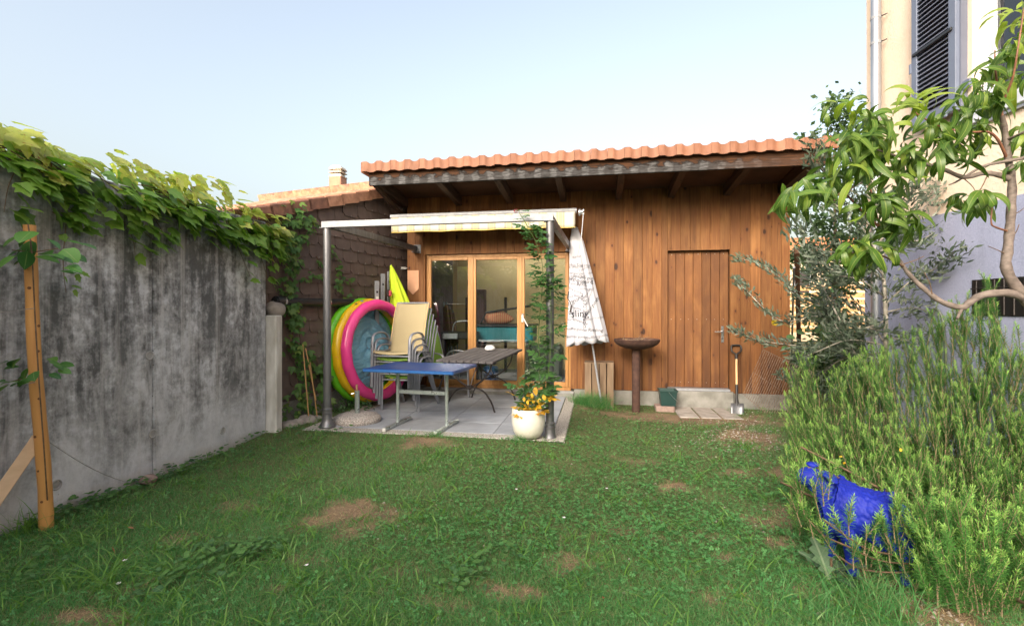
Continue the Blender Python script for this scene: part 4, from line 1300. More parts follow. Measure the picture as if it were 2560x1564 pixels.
# ------------------------------------------------------------------ aluminium ladder and lime parasol in the corner
ld = onw(958, 900, .16)
lz = atD(958, 680, pix(ld)[2]).z
la = thing('ladder', 'folded aluminium ladder standing upright against the brown wall behind the pool', 'ladder', (ld.x, ld.y, PZ))
for i, (du, top, o) in enumerate(((942, 702, .10), (957, 684, .14), (973, 678, .18))):
    p = onw(du, 800, .20 - .04 * i); 
    ht = atD(du, top, pix(p)[2]).z
    st_ = MB(); m = Matrix.Translation((p.x, p.y, 0)) @ Matrix.Rotation(atan2(wd.y, wd.x) - .5, 4, 'Z')
    st_.box((0, 0, (ht + PZ) / 2), (.062, .026, ht - PZ), m, .005); s_ = st_.build('stile', M_ALU, la)
    b = MB(); b.box((0, -.014, ht - .06), (.064, .006, .1), m, .002); b.build('end_fitting', M_ALU, s_)
    b = MB(); b.box((0, -.0135, ht - .16), (.026, .003, .03), m); b.build('rung_socket', M_DARK, s_)
    if i == 0:
        b = MB(); b.box((0, -.0145, ht - .32), (.042, .0025, .2), m); b.build('sticker', M_WHITE, s_)
        b = MB(); b.lathe([(.012, 0), (0, .001)], 14, m=m @ Matrix.Translation((0, -.0145, ht - .1)) @ Matrix.Rotation(radians(90), 4, 'X')); b.build('sticker', mat('green_sticker', (.3, .62, .42), rough=.5), s_)
    for kz in range(5):
        b = MB(); b.box((0, .10, .3 + kz * .28), (.03, .2, .03), m, .004); b.build('rung', M_ALU, s_)
def folded_cloth(path, rads, folds, depth, n=72, phase=0.0, scallop=0.0, sharp=1.5):
    """closed parasol canopy: star-shaped pleats swept along a path; returns MB and a surface function"""
    path = [Vector(p) for p in path]; k = len(path)
    axis = (path[-1] - path[0]).normalized()
    x = axis.cross(Vector((0, 1, 0))).normalized(); y = axis.cross(x).normalized()
    if y.y > 0: y = -y; x = -x
    b = MB(); vs = []
    for i in range(k):
        f = i / (k - 1)
        for j in range(n):
            a = 2 * pi * j / n
            w = abs(cos(folds * a / 2 + phase + .5 * f)) ** sharp
            rr = rads[i] * (1 - depth * min(1, f * 1.8) * (1 - w)) * (1 + .05 * sin(3 * a + 4 * f + phase))
            p = path[i] + x * rr * cos(a) * 1.0 + y * rr * sin(a) * .72
            if scallop and i == k - 1: p += axis * scallop * (w - .5)
            if scallop and i == k - 2: p += axis * scallop * .4 * (w - .5)
            vs.append(p)
    b.add(vs, [(i * n + j, i * n + (j + 1) % n, (i + 1) * n + (j + 1) % n, (i + 1) * n + j) for i in range(k - 1) for j in range(n)])
    return b, vs, x, y, axis
lt = onw(979, 662, .12); d_ = pix(lt)[2]
tip = atD(977, 662, 7.42); low = atD(1008, 800, 7.40)
path = [tip + (low - tip) * (i / 12) for i in range(13)]
bd = thing('lime_parasol', 'closed lime green parasol leaning in the corner behind the pool', 'parasol', (low.x, low.y, PZ))
b, vs, _, _, _ = folded_cloth(path, [.012, .035, .055, .072, .088, .103, .118, .132, .146, .16, .172, .182, .19], 6, .35, phase=.4)
b.build('canopy', mat('lime_cloth', (.50, .66, .02), (.45, .60, .02), rough=.75, scale=4, bump=.1), bd, 50)
b = MB(); b.tube([tip - (low - tip).normalized() * .02, tip + (low - tip) * .05], .011, 8); b.build('tip', M_DARK, bd)
fo_ = low + (low - tip).normalized() * ((low.z - PZ) / -(low - tip).normalized().z)
b = MB(); b.tube([tip + (low - tip) * .1, fo_], .014, 8); b.build('pole', M_DARK, bd)
pk = atD(975, 733, 7.25)
b = MB(); b.box(pk, (.05, .04, .09), None, .012); b.build('pouch', mat('red_pouch', (.45, .06, .08), rough=.7), bd)
b = MB(); b.box(pk + Vector((-.022, -.015, .0)), (.024, .035, .105), None, .008); b.build('buckle', M_DARK, bd)

# white cable hook on the shed corner
hk = thing('wall_hook', 'small white toothed wall hook at the corner of the shed', 'hook', tuple(atY(1008, 670, YW - .02)))
hw = atY(1008, 670, YW - .02)
b = MB(); b.tube([hw + Vector((.07, .01, 0)), hw + Vector((-.075, 0, .0))], .007, 8); b.build('bar', M_WHITE, hk)
for i in range(6):
    c = hw + Vector((-.07 + i * .022, -.0, 0))
    b = MB(); b.tube([c + Vector((0, -.006, .004)), c + Vector((-.004, -.012, .02))], .006, 6); b.build('tooth', M_WHITE, hk)
    b = MB(); b.tube([c + Vector((.008, -.006, -.004)), c + Vector((.005, -.012, -.02))], .006, 6); b.build('tooth', M_WHITE, hk)
# terracotta coloured pennant board
q0 = atY(1019, 676, YW - .012); q1 = atY(1047, 736, YW - .012); qm = atY(1033, 736, YW).x; zs = atY(1020, 722, YW - .012).z
b = MB(); b.prism([(q0.x, q0.z), (q1.x, q0.z), (q1.x, zs), (qm, q1.z), (q0.x, zs)], 1, YW - .016, YW - .002)
b.build('pennant_board', mat('salmon_board', (.58, .32, .19), (.54, .29, .17), rough=.7, scale=8), None, None, 'plain salmon pennant-shaped board fixed to the shed corner', 'board')
# ------------------------------------------------------------------ wine-name parasol leaning on the wall
pt = atY(1437, 573, 7.22); ft = atZ(1505, 1018, -.03)
ax_ = (ft - pt).normalized(); Lp = (ft - pt).length
wp = thing('white_parasol', 'closed white parasol printed with wine names leaning against the shed wall', 'parasol', tuple(ft))
hemf = .645
kk = 26
path = [pt + ax_ * (Lp * hemf * i / (kk - 1)) for i in range(kk)]
rads = []
for i in range(kk):
    f = i / (kk - 1)
    rads.append(.045 + .05 * min(1, f / .1) + .235 * max(0, (f - .08)) ** 1.05)
# lean the cloth mass a little to the left as in a loosely closed canopy
for i in range(kk):
    f = i / (kk - 1); path[i] = path[i] + Vector((-.055 * f, -.04 * f, 0))
cb, cvs, cxv, cyv, _ = folded_cloth(path, rads, 8, .26, n=96, phase=.35, scallop=.05, sharp=1.2)
t = NT('white_parasol_cloth'); t.setp(.85, 0, .2); col = t.ramp(t.noise(t.coord(), 4, 4), [(.3, (.53, .545, .61)), (.7, (.48, .495, .56))]); t.base(col)
nz = t.N('TexNoise'); t.L(t.coord((3, 3, .8)), nz.inputs[0]); nz.inputs['Scale'].default_value = 5
t.bump(nz.outputs[0], .25, .03)
cn = cb.build('canopy', t.m, wp, 60)
md = cn.modifiers.new('thickness', 'SOLIDIFY'); md.thickness = .002
b = MB(); b.tube([pt - ax_ * .01, pt + ax_ * (Lp - .0)], .0145, 12); b.build('pole', M_ALU, wp, 40)
b = MB(); b.lathe([(.05, .0), (.052, -.012), (.03, -.03), (0, -.034)], 20, m=Matrix.Translation(pt - ax_ * .0) @ (ax_.to_track_quat('Z', 'Y').to_matrix().to_4x4())); b.build('cap', M_ALU, wp, 40)
# printed words, wrapped onto the cloth
M_INKP = mat('parasol_ink', (.03, .03, .045), rough=.8); M_INKG = mat('parasol_grey_ink', (.14, .14, .17), rough=.8)
bvh = None
from mathutils.bvhtree import BVHTree
dgp = bpy.context.evaluated_depsgraph_get()
bv = BVHTree.FromPolygons([p for p in cb.v], cb.f)
def word(txt, u, v, hpx, rot=0, ink=M_INKP, shear=0.0):
    cu = bpy.data.curves.new('print', 'FONT'); cu.body = txt; cu.size = 1; cu.align_x = 'CENTER'; cu.align_y = 'CENTER'; cu.shear = shear
    cu.resolution_u = 2; cu.offset = .003
    o = bpy.data.objects.new('print', cu); COL.objects.link(o)
    me0 = o.to_mesh(); 
    vs = [Vector(p.co) for p in me0.vertices]; fs = [list(p.vertices) for p in me0.polygons]
    o.to_mesh_clear(); bpy.data.objects.remove(o); bpy.data.curves.remove(cu)
    out = []; ok = []
    ca, sa = cos(rot), sin(rot)
    for p in vs:
        x_, y_ = p.x * hpx * 1.5, p.y * hpx * 1.5
        uu = u + x_ * ca - y_ * sa; vv = v - (x_ * sa + y_ * ca)
        d = ray(uu, vv).normalized()
        hit, nrm_, idx_, dist = bv.ray_cast(CAM, d)
        if hit is None: ok.append(False); out.append(Vector((0, 0, 0))); continue
        if nrm_.dot(d) > 0: nrm_ = -nrm_
        ok.append(True); out.append(hit + nrm_ * .0035)
    fs2 = []
    for f in fs:
        if all(ok[i] for i in f):
            mx = max((out[f[i]] - out[f[i - 1]]).length for i in range(len(f)))
            if mx < .12: fs2.append(f)
    used = sorted({i for f in fs2 for i in f})
    if not used: return
    mp = {a: i for i, a in enumerate(used)}
    b = MB(); b.add([out[i] for i in used], [[mp[i] for i in f] for f in fs2])
    me = b.mesh('print', wloc(wp)); me.materials.append(ink)
    put(bpy.data.objects.new('print', me), wp, kind='stuff')
for a in (('Riesling', 1433, 785, 17, .05, M_INKP), ('DORNFELDER', 1462.5, 784, 7.6, pi / 2 - .02, M_INKP), ('Spätburgund', 1420, 759, 11, .45, M_INKP, .3), ('Burgunder', 1441, 699, 8, -.25, M_INKP), ('Weißburgunder', 1444, 711, 5.5, -.12, M_INKG),
          ('Silvaner', 1413, 823, 8.5, .12, M_INKG, .2), ('Burgunder', 1448, 823, 6.5, -.12, M_INKG), ('Spätburgunder', 1443, 841, 6.5, -.05, M_INKG), ('Riesling', 1489, 825, 8, -.05, M_INKP), ('Weißburgunder', 1492, 841, 6.5, .16, M_INKG),
          ('Scheurebe', 1449, 802, 7, -.35, M_INKG, .3), ('Müller-Thurgau', 1484, 796, 5.5, .18, M_INKG), ('Spätburgunder', 1478, 768, 8, .95, M_INKP, .3), ('Müller-Thurgau', 1443, 662, 6, .0, M_INKG), ('DORNFELDER', 1434, 668, 5.0, .08, M_INKP),
          ('Lemberger', 1440, 683, 6, -.05, M_INKG), ('Spätburgunder', 1466, 694, 7.5, -.15, M_INKP), ('Riesling', 1462, 706, 9, .15, M_INKP), ('Weißburgunder', 1432, 723, 6, -.42, M_INKG), ('Trollinger', 1462, 722, 6, .0, M_INKG),
          ('Bacchus', 1450, 740, 6, -.08, M_INKG), ('Kerner', 1420, 742, 6, .2, M_INKG), ('Rivaner', 1423, 703, 7, .8, M_INKG), ('Silvaner', 1428, 690, 5, .1, M_INKG), ('Spätburgunder', 1474, 740, 5.5, 1.2, M_INKG), ('Lemberger', 1417, 780, 5.5, -.05, M_INKG),
          ('Scheurebe', 1411, 800, 5.5, .1, M_INKG), ('Trollinger', 1463, 670, 6, .5, M_INKG), ('Kerner', 1442, 642, 5, .2, M_INKG), ('Riesling', 1441, 770, 5.5, -.2, M_INKG), ('Müller-Thurgau', 1470, 685, 5, .5, M_INKG), ('Burgunder', 1466, 736, 6, 1.0, M_INKG), ('Spätburgunder', 1413, 843, 3.4, -.04, M_INKG), ('Lemberger', 1409, 848, 3.4, -.04, M_INKG)):
    word(*a)
# crank handle poking out of the folds
for (u, v, u2, v2, r) in ((1422, 728, 1419, 746, .009), (1429, 762, 1426, 780, .014)):
    d = pix(path[14])[2] - .22
    b = MB(); b.tube([atD(u, v, d), atD(u2, v2, d)], r, 10); b.build('crank', M_DARK, wp)
b = MB(); b.tube([atD(1419, 746, d), atD(1424, 752, d), atD(1428, 762, d)], .006, 8); b.build('crank', M_DARK, wp)

# ------------------------------------------------------------------ things along the wall
def stand(u, v, z): return atZ(u, v, z)
# wooden crate on its side
M_CRATE = mat('crate_pine', (.25, .175, .115), (.16, .108, .07), rough=.8, scale=1.6, stretch=(12, 12, 1.2), bump=.25, bscale=9, orand=.25)
cA = atY(1461, 905, 7.18); cB = atY(1535, 906, 7.18)
cr = thing('wooden_crate', 'upturned slatted wooden crate against the shed wall behind the white parasol', 'crate', ((cA.x + cB.x) / 2, 7.3, gz(.2, 7.3)))
cz0 = gz(.2, 7.3) - .005; cz1 = cA.z; w = (cB.x - cA.x)
for i in range(4):
    b = MB(); sw_ = w / 4
    b.bx(cA.x + i * sw_ + .006, cA.x + (i + 1) * sw_ - .006, 7.16, 7.172, cz0, cz1 - .001, .002); b.build('slat', M_CRATE, cr)
for x0, x1, y0, y1, z0, z1 in ((cA.x, cB.x, 7.1725, 7.46, cz1 - .014, cz1), (cA.x, cB.x, 7.1725, 7.46, cz0, cz0 + .014)):
    b = MB(); b.bx(x0, x1, y0, y1, z0, z1, .002); b.build('end_panel', M_CRATE, cr)
for xx in (cA.x + .006, cB.x - .018):
    for k in range(2):
        b = MB(); b.bx(xx, xx + .012, 7.19 + k * .14, 7.31 + k * .14, cz0 + .015, cz1 - .015, .002); b.build('side_slat', M_CRATE, cr)
for xx in (cA.x + .02, cB.x - .045):
    for zz in (cz0 + .016, cz1 - .16):
        b = MB(); b.bx(xx, xx + .025, 7.173, 7.2, zz, zz + .14); b.build('corner_post', M_CRATE, cr)
b = MB(); b.bx(cA.x + .01, cB.x - .01, 7.45, 7.458, cz0 + .015, cz1 - .015); b.build('back_panel', M_RAFTER, cr)
# rusty fire bowl on a post
fb = stand(1583, 1010, gz(.6, 7.0)); fb = Vector((fb.x, 7.02, gz(.6, 7.02)))
M_RUST = mat('rusted_steel', (.085, .042, .03), (.05, .025, .02), rough=.85, scale=14, bump=.25, bscale=40)
fbt = thing('fire_bowl', 'rusty brown steel fire bowl on a tall round post', 'fire bowl', tuple(fb))
rzv = atY(1587, 849, 7.02).z; R_ = .315
b = MB(); b.tube([(fb.x, fb.y, fb.z - .05), (fb.x, fb.y, rzv - .125)], .055, 22); b.build('post', M_RUST, fbt, 40)
b = MB(); pr_ = []
for i in range(10):
    a = i / 9; pr_.append((R_ * sin(a * pi / 2 * .98), rzv - .135 * cos(a * pi / 2)))
pin = [(r_ * .975 - .004, z_ + .012) for r_, z_ in pr_][::-1]
b.lathe(pr_ + [(R_ + .004, rzv + .004), (R_ - .008, rzv + .006)] + pin, 40, c=(fb.x + .01, fb.y, 0)); b.build('bowl', M_RUST, fbt, 40)
M_TWIG = mat('dry_twig', (.22, .16, .11), (.12, .085, .06), rough=.9, scale=40)
tw_ = thing('twig_pile', 'dry twigs piled in the rusty fire bowl', 'twigs', (fb.x, fb.y, rzv - .1))
for i in range(34):
    a = random.uniform(0, 6.28); r0 = random.uniform(0, .22); p = Vector((fb.x + r0 * cos(a), fb.y + r0 * sin(a) * .8, rzv - .05 + random.uniform(0, .05)))
    d = Vector((random.uniform(-1, 1), random.uniform(-.6, .6), random.uniform(-.05, .22))).normalized(); L = random.uniform(.12, .3)
    if abs(p.x + d.x * L * .5 - fb.x) > .29 and random.random() < .8: d.x *= -1
    p0, p1 = p - d * L / 2, p + d * L / 2
    p0.z = max(p0.z, rzv - .03); 
    b = MB(); b.tube([p0, p + rv(.015), p1, p1 + d * .03 + rv(.015)], [.004, .0035, .003, .0012], 5); b.build('twig', M_TWIG, tw_)
for i in range(9):
    p = Vector((fb.x + random.uniform(-.2, .2), fb.y - .1 + random.uniform(-.05, .1), rzv + random.uniform(-.01, .03)))
    b = MB(); b.add([p + rv(.02), p + rv(.02), p + rv(.02)], [(0, 1, 2)]); b.build('dead_leaf', mat('dead_leaf', (.38, .25, .13), rough=.9), tw_) if i == 0 else b.build('dead_leaf', bpy.data.materials['dead_leaf'], tw_)
# brick, green bucket on it
gy = gz(1, 6.9)
bk = stand(1662, 1029, gy); 
b = MB(); b.bx(atZ(1640, 1029, gy).x, atZ(1686, 1029, gy).x, bk.y, bk.y + .22, gy - .02, gy + .075, .006)
bko = b.build('paving_brick', M_BRICK, None, None, 'reddish grey paving brick under the green bucket', 'brick')
bc = Vector((atY(1669, 1008, bk.y + .1).x, bk.y + .11, gy + .076))
M_BUCKET = mat('dark_green_plastic', (.012, .04, .038), (.016, .05, .046), rough=.4, scale=6)
bt = thing('green_bucket', 'dark green square plastic bucket standing on a brick beside the doorstep', 'bucket', tuple(bc))
def sqb(z0, h0, z1, h1): return [Vector((bc.x + sx * h, bc.y + sy * h, z)) for z, h in ((z0, h0), (z1, h1)) for sx, sy in ((-1, -1), (1, -1), (1, 1), (-1, 1))]
Hb = atY(1669, 973, bc.y).z - bc.z
b = MB(); vo_ = sqb(bc.z, .095, bc.z + Hb, .118); vi = sqb(bc.z + .005, .088, bc.z + Hb, .111)
b.add(vo_ + vi, [(0, 3, 2, 1), (0, 1, 5, 4), (1, 2, 6, 5), (2, 3, 7, 6), (3, 0, 4, 7), (8, 9, 10, 11), (9, 8, 12, 13), (10, 9, 13, 14), (11, 10, 14, 15), (8, 11, 15, 12), (4, 5, 13, 12), (5, 6, 14, 13), (6, 7, 15, 14), (7, 4, 12, 15)])
b.build('body', M_BUCKET, bt)
for (x0, x1, y0, y1) in ((-.126, .126, -.126, -.117), (-.126, .126, .117, .126), (-.126, -.117, -.116, .116), (.117, .126, -.116, .116)):
    b = MB(); b.bx(bc.x + x0, bc.x + x1, bc.y + y0, bc.y + y1, bc.z + Hb - .018, bc.z + Hb + .002, .002); b.build('rim', M_BUCKET, bt)
b = MB(); b.tube([bc + Vector((-.0, -.128, Hb - .02)), bc + Vector((.06, -.135, Hb - .09)), bc + Vector((.122, -.12, Hb - .15))], .0025, 6); b.build('bail', M_WIRE, bt)
# pavers before the door
for i, (ua, ub) in enumerate(((1688, 1736), (1738, 1786), (1788, 1834))):
    x0, x1 = atZ(ua, 1030, gy).x, atZ(ub, 1030, gy).x
    b = MB(); b.bx(x0 + .006, x1 - .006, 6.72, YW - .065, gy - .05, gy + .018 + random.uniform(-.003, .003), .008)
    b.build('paving_slab', M_PAVER, None, None, ['pale paving slab next to the green bucket', 'middle one of three paving slabs before the plank door', 'pale paving slab nearest the spade'][i], 'paving slab', 'slabs before the plank door')
# spade
sb = atZ(1843, 1036, gy); s_top = atY(1841, 862, YW - .04)
sd_ = thing('spade', 'spade with steel blade, wooden shaft and black D-handle leaning on the boards', 'spade', tuple(sb))
sb = Vector((sb.x, sb.y, gy)); ax2 = (s_top - sb).normalized(); Ls_ = (s_top - sb).length
sxv = Vector((1, 0, 0)); snv = sxv.cross(ax2)
M_BLADE = mat('spade_steel', (.20, .21, .23), (.15, .155, .17), rough=.4, metal=.6, scale=12); M_BLACK = mat('black_plastic', (.012, .012, .013), rough=.45)
def SP(a, f, o=0): return sb + sxv * a + ax2 * (f * Ls_) + snv * o
b = MB(); vs = []
rows = ((-.02, .078), (.0, .082), (.09, .085), (.155, .085)); n = 7
for f, hw_ in rows:
    for j in range(n):
        s_ = -1 + 2 * j / (n - 1); vs.append(SP(s_ * hw_, f, .012 * s_ * s_))
b.add(vs, [(i * n + j, i * n + j + 1, (i + 1) * n + j + 1, (i + 1) * n + j) for i in range(len(rows) - 1) for j in range(n - 1)])
o = b.build('blade', M_BLADE, sd_, 50); md = o.modifiers.new('t', 'SOLIDIFY'); md.thickness = .004
b = MB(); b.tube([SP(0, .10, -.006), SP(0, .16, -.012), SP(0, .22, -.012), SP(0, .42, -.012)], [.008, .024, .017, .018], 10); b.build('socket', M_BLACK, sd_, 50)
b = MB(); b.add([SP(-.035, .158, -.004), SP(.035, .158, -.004), SP(0, .11, -.004)], [(0, 1, 2)]); b.build('strap', M_BLACK, sd_)
b = MB(); b.tube([SP(0, .40, -.012), SP(0, .80, -.012)], .0165, 12); b.build('shaft', mat('ash_shaft', (.60, .40, .21), (.52, .33, .16), rough=.5, scale=3, stretch=(12, 12, 1)), sd_, 50)
b = MB(); b.tube([SP(0, .79, -.012), SP(0, .865, -.012)], .021, 12); b.build('collar', M_BLACK, sd_, 50)
b = MB(); b.tube(poly([SP(0, .86, -.012), SP(-.045, .895, -.012), SP(-.066, .93, -.012), SP(-.062, .985, -.012), SP(-.04, 1.0, -.012), SP(.04, 1.0, -.012), SP(.062, .985, -.012), SP(.066, .93, -.012), SP(.045, .895, -.012), SP(0, .86, -.012)], 4), .0125, 8); b.build('d_handle', M_BLACK, sd_, 60)
# wire grid leaning at the right end
g0 = atY(1857, 985, 7.2); g1 = atY(1908, 873, 7.42); g2 = atY(2035, 930, 7.35); 
g3 = atZ(2000, 1052, gy + .01)
g0 = atY(1857, 987, 7.25)
mp_ = thing('wire_grid', 'rusty sheet of parallel steel wires leaning askew against the shed corner', 'wire grid', (g3.x, g3.y, gy))
du_ = (g2 - g1); dv_ = (g0 - g1)
M_RWIRE = mat('rusty_wire', (.34, .27, .22), (.17, .11, .08), rough=.55, metal=.5, scale=30)
nw = 26
for i in range(nw):
    p = g1 + du_ * (i / (nw - 1)); e = p + dv_ * (1.0 + .34 * i / nw)
    p = p + Vector((0, -.004, 0)); sg = (p + e) / 2 + Vector((0, -.02, -.01))
    if e.z < gy - .02: e = p + (e - p) * ((gy - p.z) / (e.z - p.z))
    b = MB(); b.tube([p, (p + e) / 2 + Vector((0, -.012, 0)), e], .0036, 5); b.build('wire', M_RWIRE, mp_)
for f in (.0, .5, .98):
    b = MB(); b.tube([g1 + dv_ * f, g1 + dv_ * f + du_ * .5 + Vector((0, -.02, -.02 - .1 * f)), g2 + dv_ * f * 1.25], .003, 5); b.build('cross_wire', M_RWIRE, mp_)
# leaning timber and steel profile at the shed's right corner
b = MB(); b.beam(atY(1992, 625, 7.9), atZ(2042, 960, gy) + Vector((.0, .8, 0)), .07, .13, bev=.006)
b.build('leaning_plank', mat('plank', (.17, .085, .045), (.09, .045, .025), rough=.75, scale=2, stretch=(9, 9, 1)), None, None, 'dark brown plank leaning against the right end of the shed', 'plank')
b = MB(); b.beam(atY(1985, 668, 7.72), atZ(2012, 955, gy) + Vector((0, .7, 0)), .03, .03)
b.build('steel_profile', M_ALU, None, None, 'narrow grey metal bar leaning beside the plank at the shed end', 'metal bar')

# ------------------------------------------------------------------ white pot
pp = Vector((atY(1321, 1060, 5.02).x, 5.02, PZ))
b = MB(); Rr = .171; Hp = .305
b.lathe([(0, PZ), (.09, PZ), (.125, PZ + .015), (.155, PZ + .07), (.172, PZ + .15), (.174, PZ + .22), (.168, PZ + Hp - .004), (.164, PZ + Hp), (.154, PZ + Hp - .002), (.157, PZ + .2), (.15, PZ + .1), (0, PZ + .09)], 48, c=(pp.x, pp.y, 0))
t = NT('cream_glaze'); t.setp(.35, 0, .5, .2); ve = t.coord(); nz = t.noise(ve, 9, 6, .6); fz = t.noise(ve, 90, 3)
sz = t.N('SeparateXYZ'); tc = t.N('TexCoord'); t.L(tc.outputs['Object'], sz.inputs[0])
drt = t.val('MULTIPLY', t.ramp(t.val('ADD', sz.outputs[2], t.val('MULTIPLY', nz, .12)), [(.03, .7), (.2, 0.0)]), t.ramp(fz, [(.4, .4), (.6, 1.0)]))
t.base(t.mix(drt, t.ramp(nz, [(.3, (.76, .76, .70)), (.7, (.70, .69, .62))]), (.42, .36, .26)))
b.build('plant_pot', t.m, None, 40, 'rounded cream white glazed plant pot beside the right pergola post', 'plant pot')
b = MB(); b.lathe([(0, PZ + Hp - .028), (.08, PZ + Hp - .024), (.15, PZ + Hp - .034)], 24, c=(pp.x, pp.y, 0))
soil_o = b.build('potting_soil', mat('potting_soil', (.05, .035, .025), (.09, .06, .04), rough=.95, scale=30, bump=.8, bscale=60, bdist=.01), None, None, 'dark potting soil filling the white plant pot', 'soil', kind='stuff')

# ------------------------------------------------------------------ wooden stake by the garden wall with brace
sk0 = atZ(112, 1318, 0); 
stp = atD(73, 562, pix(sk0)[2] * .985)
M_STAKE = mat('peeled_pine_stake', (.56, .30, .10), (.44, .21, .065), rough=.5, scale=1.6, stretch=(9, 9, 1.0), bump=.15, bscale=7, spec=.4)
skt = thing('wooden_stake', 'round peeled pine stake leaning slightly before the concrete wall', 'stake', tuple(sk0))
b = MB(); pth = []; rr = []
for i in range(14):
    f = i / 13; pth.append(sk0 - Vector((0, 0, .06)) + (stp - sk0 + Vector((0, 0, .06))) * f + Vector((.012 * sin(f * 5), .01 * sin(f * 7 + 1), 0))); rr.append(.037 - .006 * f + .0012 * sin(f * 31))
b.tube(pth, rr, 16); b.build('pole', M_STAKE, skt, 60)
M_KNOT = mat('stake_knot', (.16, .07, .03), rough=.7)
for f in (.12, .22, .33, .45, .52, .60, .68, .8):
    i = f * 13; p = pth[int(i)] + (pth[int(i) + 1] - pth[int(i)]) * (i - int(i)); a = random.uniform(-.9, .9)
    d = (CAM - p); d.z = 0; d.normalize(); d = Matrix.Rotation(a, 3, 'Z') @ d; q_ = d.to_track_quat('Z', 'Y').to_matrix().to_4x4(); q_.translation = p + d * .0335
    b = MB(); b.lathe([(.010, -.004), (.008, .0025), (0, .003)], 10, m=q_); b.build('knot', M_KNOT, skt, 60)
br0 = atD(98, 1092, pix(sk0)[2] * 1.0); br1 = atZ(-95, 1370, 0)
b = MB(); b.beam(br1, br0, .07, .03, up=(CAM - br0), bev=.003)
b.build('brace_board', mat('rough_sawn_board', (.62, .45, .30), (.52, .37, .24), rough=.75, scale=1.5, stretch=(9, 1, 9), bump=.2, bscale=12), None, None, 'pale sawn board propped diagonally against the round stake', 'board')
wr = thing('guy_wire', 'thin wire tied from the stake to a stone at the wall foot', 'wire', tuple(atX(352, 1213, WX + .08)))
e = atX(352, 1213, WX + .1); s_ = atD(100, 1088, pix(sk0)[2])
b = MB(); b.tube([s_ + (e - s_) * (i / 10) + Vector((0, 0, -.05 * sin(pi * i / 10))) for i in range(11)], .0022, 5); b.build('strand', M_WIRE, wr)
lp_ = []
for i in range(13):
    a = 2 * pi * i / 12; lp_.append(s_ + Vector((.04 * cos(a), .04 * sin(a), .004 * sin(2 * a))) - ray(100, 1088).normalized() * -.03)
b = MB(); b.tube(lp_, .003, 5); b.build('loop', M_STRING, wr)
wr2 = thing('trellis_wire', 'two thin horizontal wires running from the stake out to the left', 'wire', tuple(atD(80, 775, pix(sk0)[2])))
for v0, v1 in ((770, 778), (955, 968)):
    p0 = atD(88, v0, pix(sk0)[2] * .98); p1 = atD(-200, v1 + 10, 2.4)
    b = MB(); b.tube([p0, (p0 + p1) / 2 + Vector((0, 0, -.015)), p1], .0022, 5); b.build('strand', M_WIRE, wr2)
blob(tuple(atZ(357, 1204, .02) + Vector((-.0, .05, .0))), .055, M_BRICK, 'wall_stone', 'small reddish stone at the foot of the concrete wall', 'stone', seed=8, sq=(1, 1.3, .7))

# ------------------------------------------------------------------ dwelling house on the right
HCc = Vector((atY(2166, 400, 6.6).x, 6.6, 0)); hd_ = Vector((.0866, -.9962, 0)); hn = Vector((-.9962, -.0866, 0))
def hs(u, v, o=0.0):
    p = atP(u, v, HCc + hn * o, hn); return (p - HCc).dot(hd_), p.z
def hq(s, z, o=0.0): return HCc + hd_ * s + hn * o + Vector((0, 0, z))
HM = Matrix((hd_, hn, Vector((0, 0, 1)))).transposed().to_4x4()
def hbox(b, s0, s1, z0, z1, o0, o1, bev=0.0):
    m = HM.copy(); m.translation = hq((s0 + s1) / 2, (z0 + z1) / 2, (o0 + o1) / 2)
    b.box((0, 0, 0), (abs(s1 - s0), abs(o1 - o0), abs(z1 - z0)), m, bev); return b
hou = thing('dwelling_house', 'cream rendered dwelling house with lavender base and grey shutters on the right', 'house', tuple(hq(4, 0, -3)))
def render_mat(n, c1, c2, bs):
    t = NT(n); t.setp(.9, 0, .2); ve = t.coord((1, 1, 1), rnd=False)
    big = t.noise(ve, 1.7, 7, .65); fine = t.noise(ve, bs, 4, .6); run = t.noise(t.coord((5, 5, .5), rnd=False), 1.6, 6, .6)
    col = t.ramp(big, [(.35, c1), (.7, c2)])
    col = t.mix(t.ramp(run, [(.52, 0.0), (.75, .45)]), col, tuple(q * .72 for q in c2))
    col = t.mix(.3, col, t.ramp(fine, [(.3, (.35, .35, .35)), (.7, (.65, .65, .65))]), 'OVERLAY')
    t.base(col); t.bump(fine, .6, .01); return t.m
M_CREAM = render_mat('cream_render', (.86, .71, .58), (.78, .63, .50), 45)
M_LAV = render_mat('lavender_render', (.38, .41, .58), (.34, .37, .53), 70)
lavz = hs(2318, 544)[1]
HTOP, HLEN, HDEEP = 6.75, 15.0, 9.0
wsill = hs(2480, 262)[1]; ws0 = hs(2430, 200)[0]; ws1 = ws0 + 1.15; wz1 = wsill + 1.5
b = MB()
for s0, s1, z0, z1 in ((0, ws0, lavz, HTOP), (ws0, ws1, lavz, wsill), (ws0, ws1, wz1, HTOP), (ws1, HLEN, lavz, HTOP)): hbox(b, s0, s1, z0, z1, -.35, 0)
b.build('wall', M_CREAM, hou)
b = MB(); hbox(b, .02, HLEN, -.2, HTOP, -HDEEP, -.36); b.build('inner_core', M_CREAM, hou)
b = MB(); hbox(b, -.012, HLEN, -.2, lavz - .002, -.36, .012); b.build('lavender_base', M_LAV, hou)
ro = MB(); hbox(ro, -.5, HLEN, HTOP, HTOP + .12, -HDEEP, .35); ro.build('eaves', M_RAFTER, hou)
